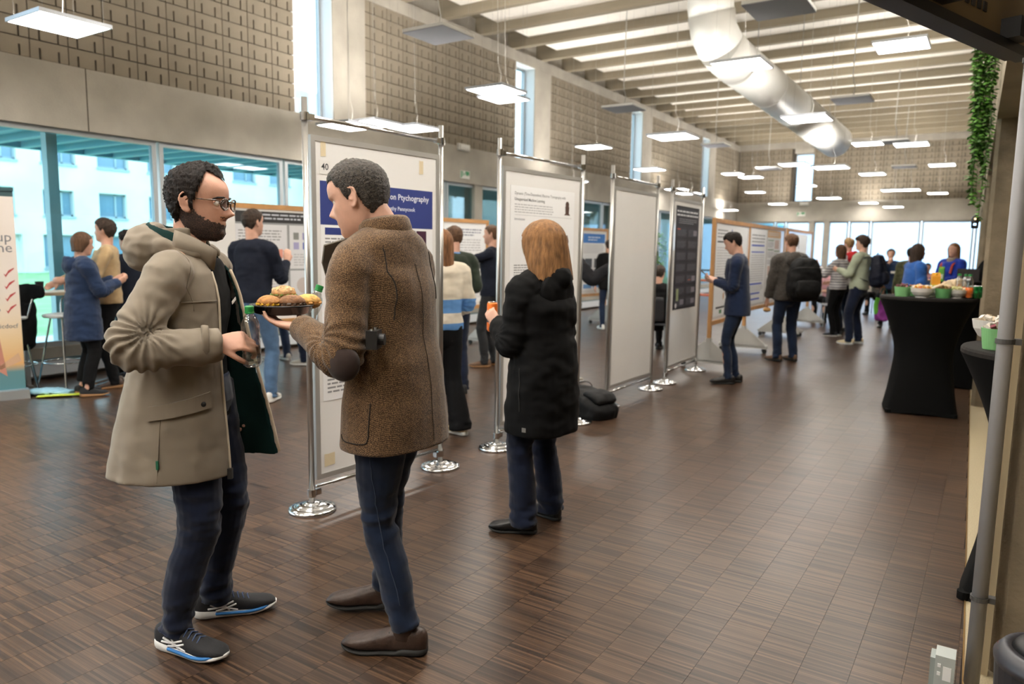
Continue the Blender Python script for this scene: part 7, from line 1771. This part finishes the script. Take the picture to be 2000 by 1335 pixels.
# window bar with stools
wbt = empty('bar_table', (-8.42, 4.15, 0), R(90), 'narrow pale wood bar table before the left windows', 'table')
MB().box(-.75, .75, -.20, .20, .945, .98).build('tabletop', mat('pale_wood', (206, 186, 158), rough=.5, vary=.12, scale=5, stretch=(.2, 3, 3)), wbt)
for sx in (-.62, .48): MB().box(sx-.02, sx+.02, -.16, .16, 0, .945).box(sx-.02, sx+.02, -.20, .20, 0, .03).build('leg_frame', M_BRSTEEL, wbt)
def stool(loc, rz, label):
    e = empty('bar_stool', loc, rz, label, 'stool', 'chrome bar stools')
    MB().lathe([(0, .74), (.165, .74), (.175, .75), (.175, .765), (.16, .775), (0, .772)], 28).build('seat', mat('white_seat', (214, 216, 216), rough=.35), e, smooth=False)
    for k in range(4):
        t = math.pi/2*k+.785; MB().tube([(math.cos(t)*.10, math.sin(t)*.10, .74), (math.cos(t)*.25, math.sin(t)*.25, 0)], .010, 8).build('leg', M_CHROME, e)
    MB().tube([(math.cos(t)*.19, math.sin(t)*.19, .28) for t in np.linspace(0, 2*math.pi, 25)], .007, 6).build('foot_ring', M_CHROME, e, smooth=True)
    MB().tube(catmull([(-.13, .12, .76), (-.14, .16, .92), (0, .19, .96), (.14, .16, .92), (.13, .12, .76)], 5), .009, 8).build('back_hoop', M_CHROME, e, smooth=True)
    return e
stool((-7.99, 3.76, 0), R(20), 'chrome bar stool with white seat by the left windows'); stool((-8.13, 3.36, 0), R(-20), 'chrome bar stool carrying a black jacket'); stool((-8.05, 5.25, 0), R(60), 'chrome bar stool partly behind the navy raincoat')
jk = empty('draped_jacket', (-8.12, 3.40, 0), R(40), 'black jacket draped over a bar stool beside the banner', 'jacket'); S = Soup().tube([(0, 0, .48), (.01, .02, .80), (0, .02, .93), (.10, .02, 1.0), (.24, .03, 1.01)], [(.15, .12), (.16, .13), (.15, .12), (.10, .03), (.06, .015)], n=16, per=5); me = S.mesh(.012, 3); rumple(me, .014, (10, 10, 6)); mobj('cloth', me, M_BLACKC, jk)
def cup(loc, label, m, h=.11, r=.042):
    e = empty('cup', loc, 0, label, 'cup'); MB().lathe([(0, 0), (r*.75, 0), (r, h), (r*.94, h), (r*.7, .008), (0, .008)], 22).build('wall', m, e, smooth=False); MB().lathe([(0, h*.8), (r*.88, h*.8)], 22).build('drink', mat('dark_drink', (60, 34, 26), rough=.2), e)
_wm = Matrix.Translation((-8.42, 4.15, .98)) @ Matrix.Rotation(R(90), 4, 'Z')
cup(tuple(_wm @ Vector((-.40, -.02, 0))), 'black cup on the window bar, nearer the banner', M_TVB); cup(tuple(_wm @ Vector((-.02, -.06, 0))), 'black cup on the window bar, beside the orange glass', M_TVB); cup(tuple(_wm @ Vector((-.16, -.10, 0))), 'orange glass in the hand of the beige sweater man', mat('orange_drink', (206, 92, 36), rough=.2), .13, .036)
# plant and orange shelf behind the boards
pp2 = empty('potted_plant', (-7.55, 18.6, 0), 0, 'tall leafy potted plant by the windows between the last pole boards', 'plant')
MB().lathe([(0, 0), (.16, 0), (.21, .40), (.19, .40), (.17, .34), (0, .34)], 28).build('pot', mat('grey_pot', (120, 118, 112), rough=.7), pp2); MB().tube([(0, 0, .3), (.02, .01, .9), (-.01, 0, 1.5)], .018, 8).build('stem', mat('vine_stem', (70, 96, 50)), pp2, smooth=True)
rr = random.Random(11); lf = MB()
for i in range(230):
    z = rr.uniform(.9, 2.0); a = rr.uniform(0, 6.28); q = rr.uniform(.02, .26)*(1-abs(z-1.5)/.9); c = Vector((q*math.cos(a), q*math.sin(a), z)); u = Vector((math.cos(a), math.sin(a), rr.uniform(-.9, .3))).normalized()*rr.uniform(.07, .13); v = u.cross(Vector((0, 0, 1))).normalized()*.03
    lf.add([c, c+u*.4+v, c+u, c+u*.4-v, c+u*.5+Vector((0, 0, -.01))], [(0, 1, 4), (1, 2, 4), (2, 3, 4), (3, 0, 4)])
tag(lf.build('leaves', mat('plant_leaf', (92, 146, 60), rough=.45, vary=.3, scale=9), pp2), kind='stuff')
os_ = empty('shelf_unit', (-6.55, 19.4, 0), R(-15), 'black shelf unit with orange shelves behind the fourth pole board', 'shelf')
for z in (.34, .73, 1.0): MB().box(-.7, .7, -.2, .2, z, z+.035).build('shelf_board', mat('orange_laminate', (222, 104, 54), rough=.4) if z < .9 else M_TVB, os_)
for sx in (-.68, .68): MB().box(sx-.02, sx+.02, -.2, .2, 0, 1.0).build('side_panel', M_TVB, os_)
bpy.data.scenes.remove(_TS)
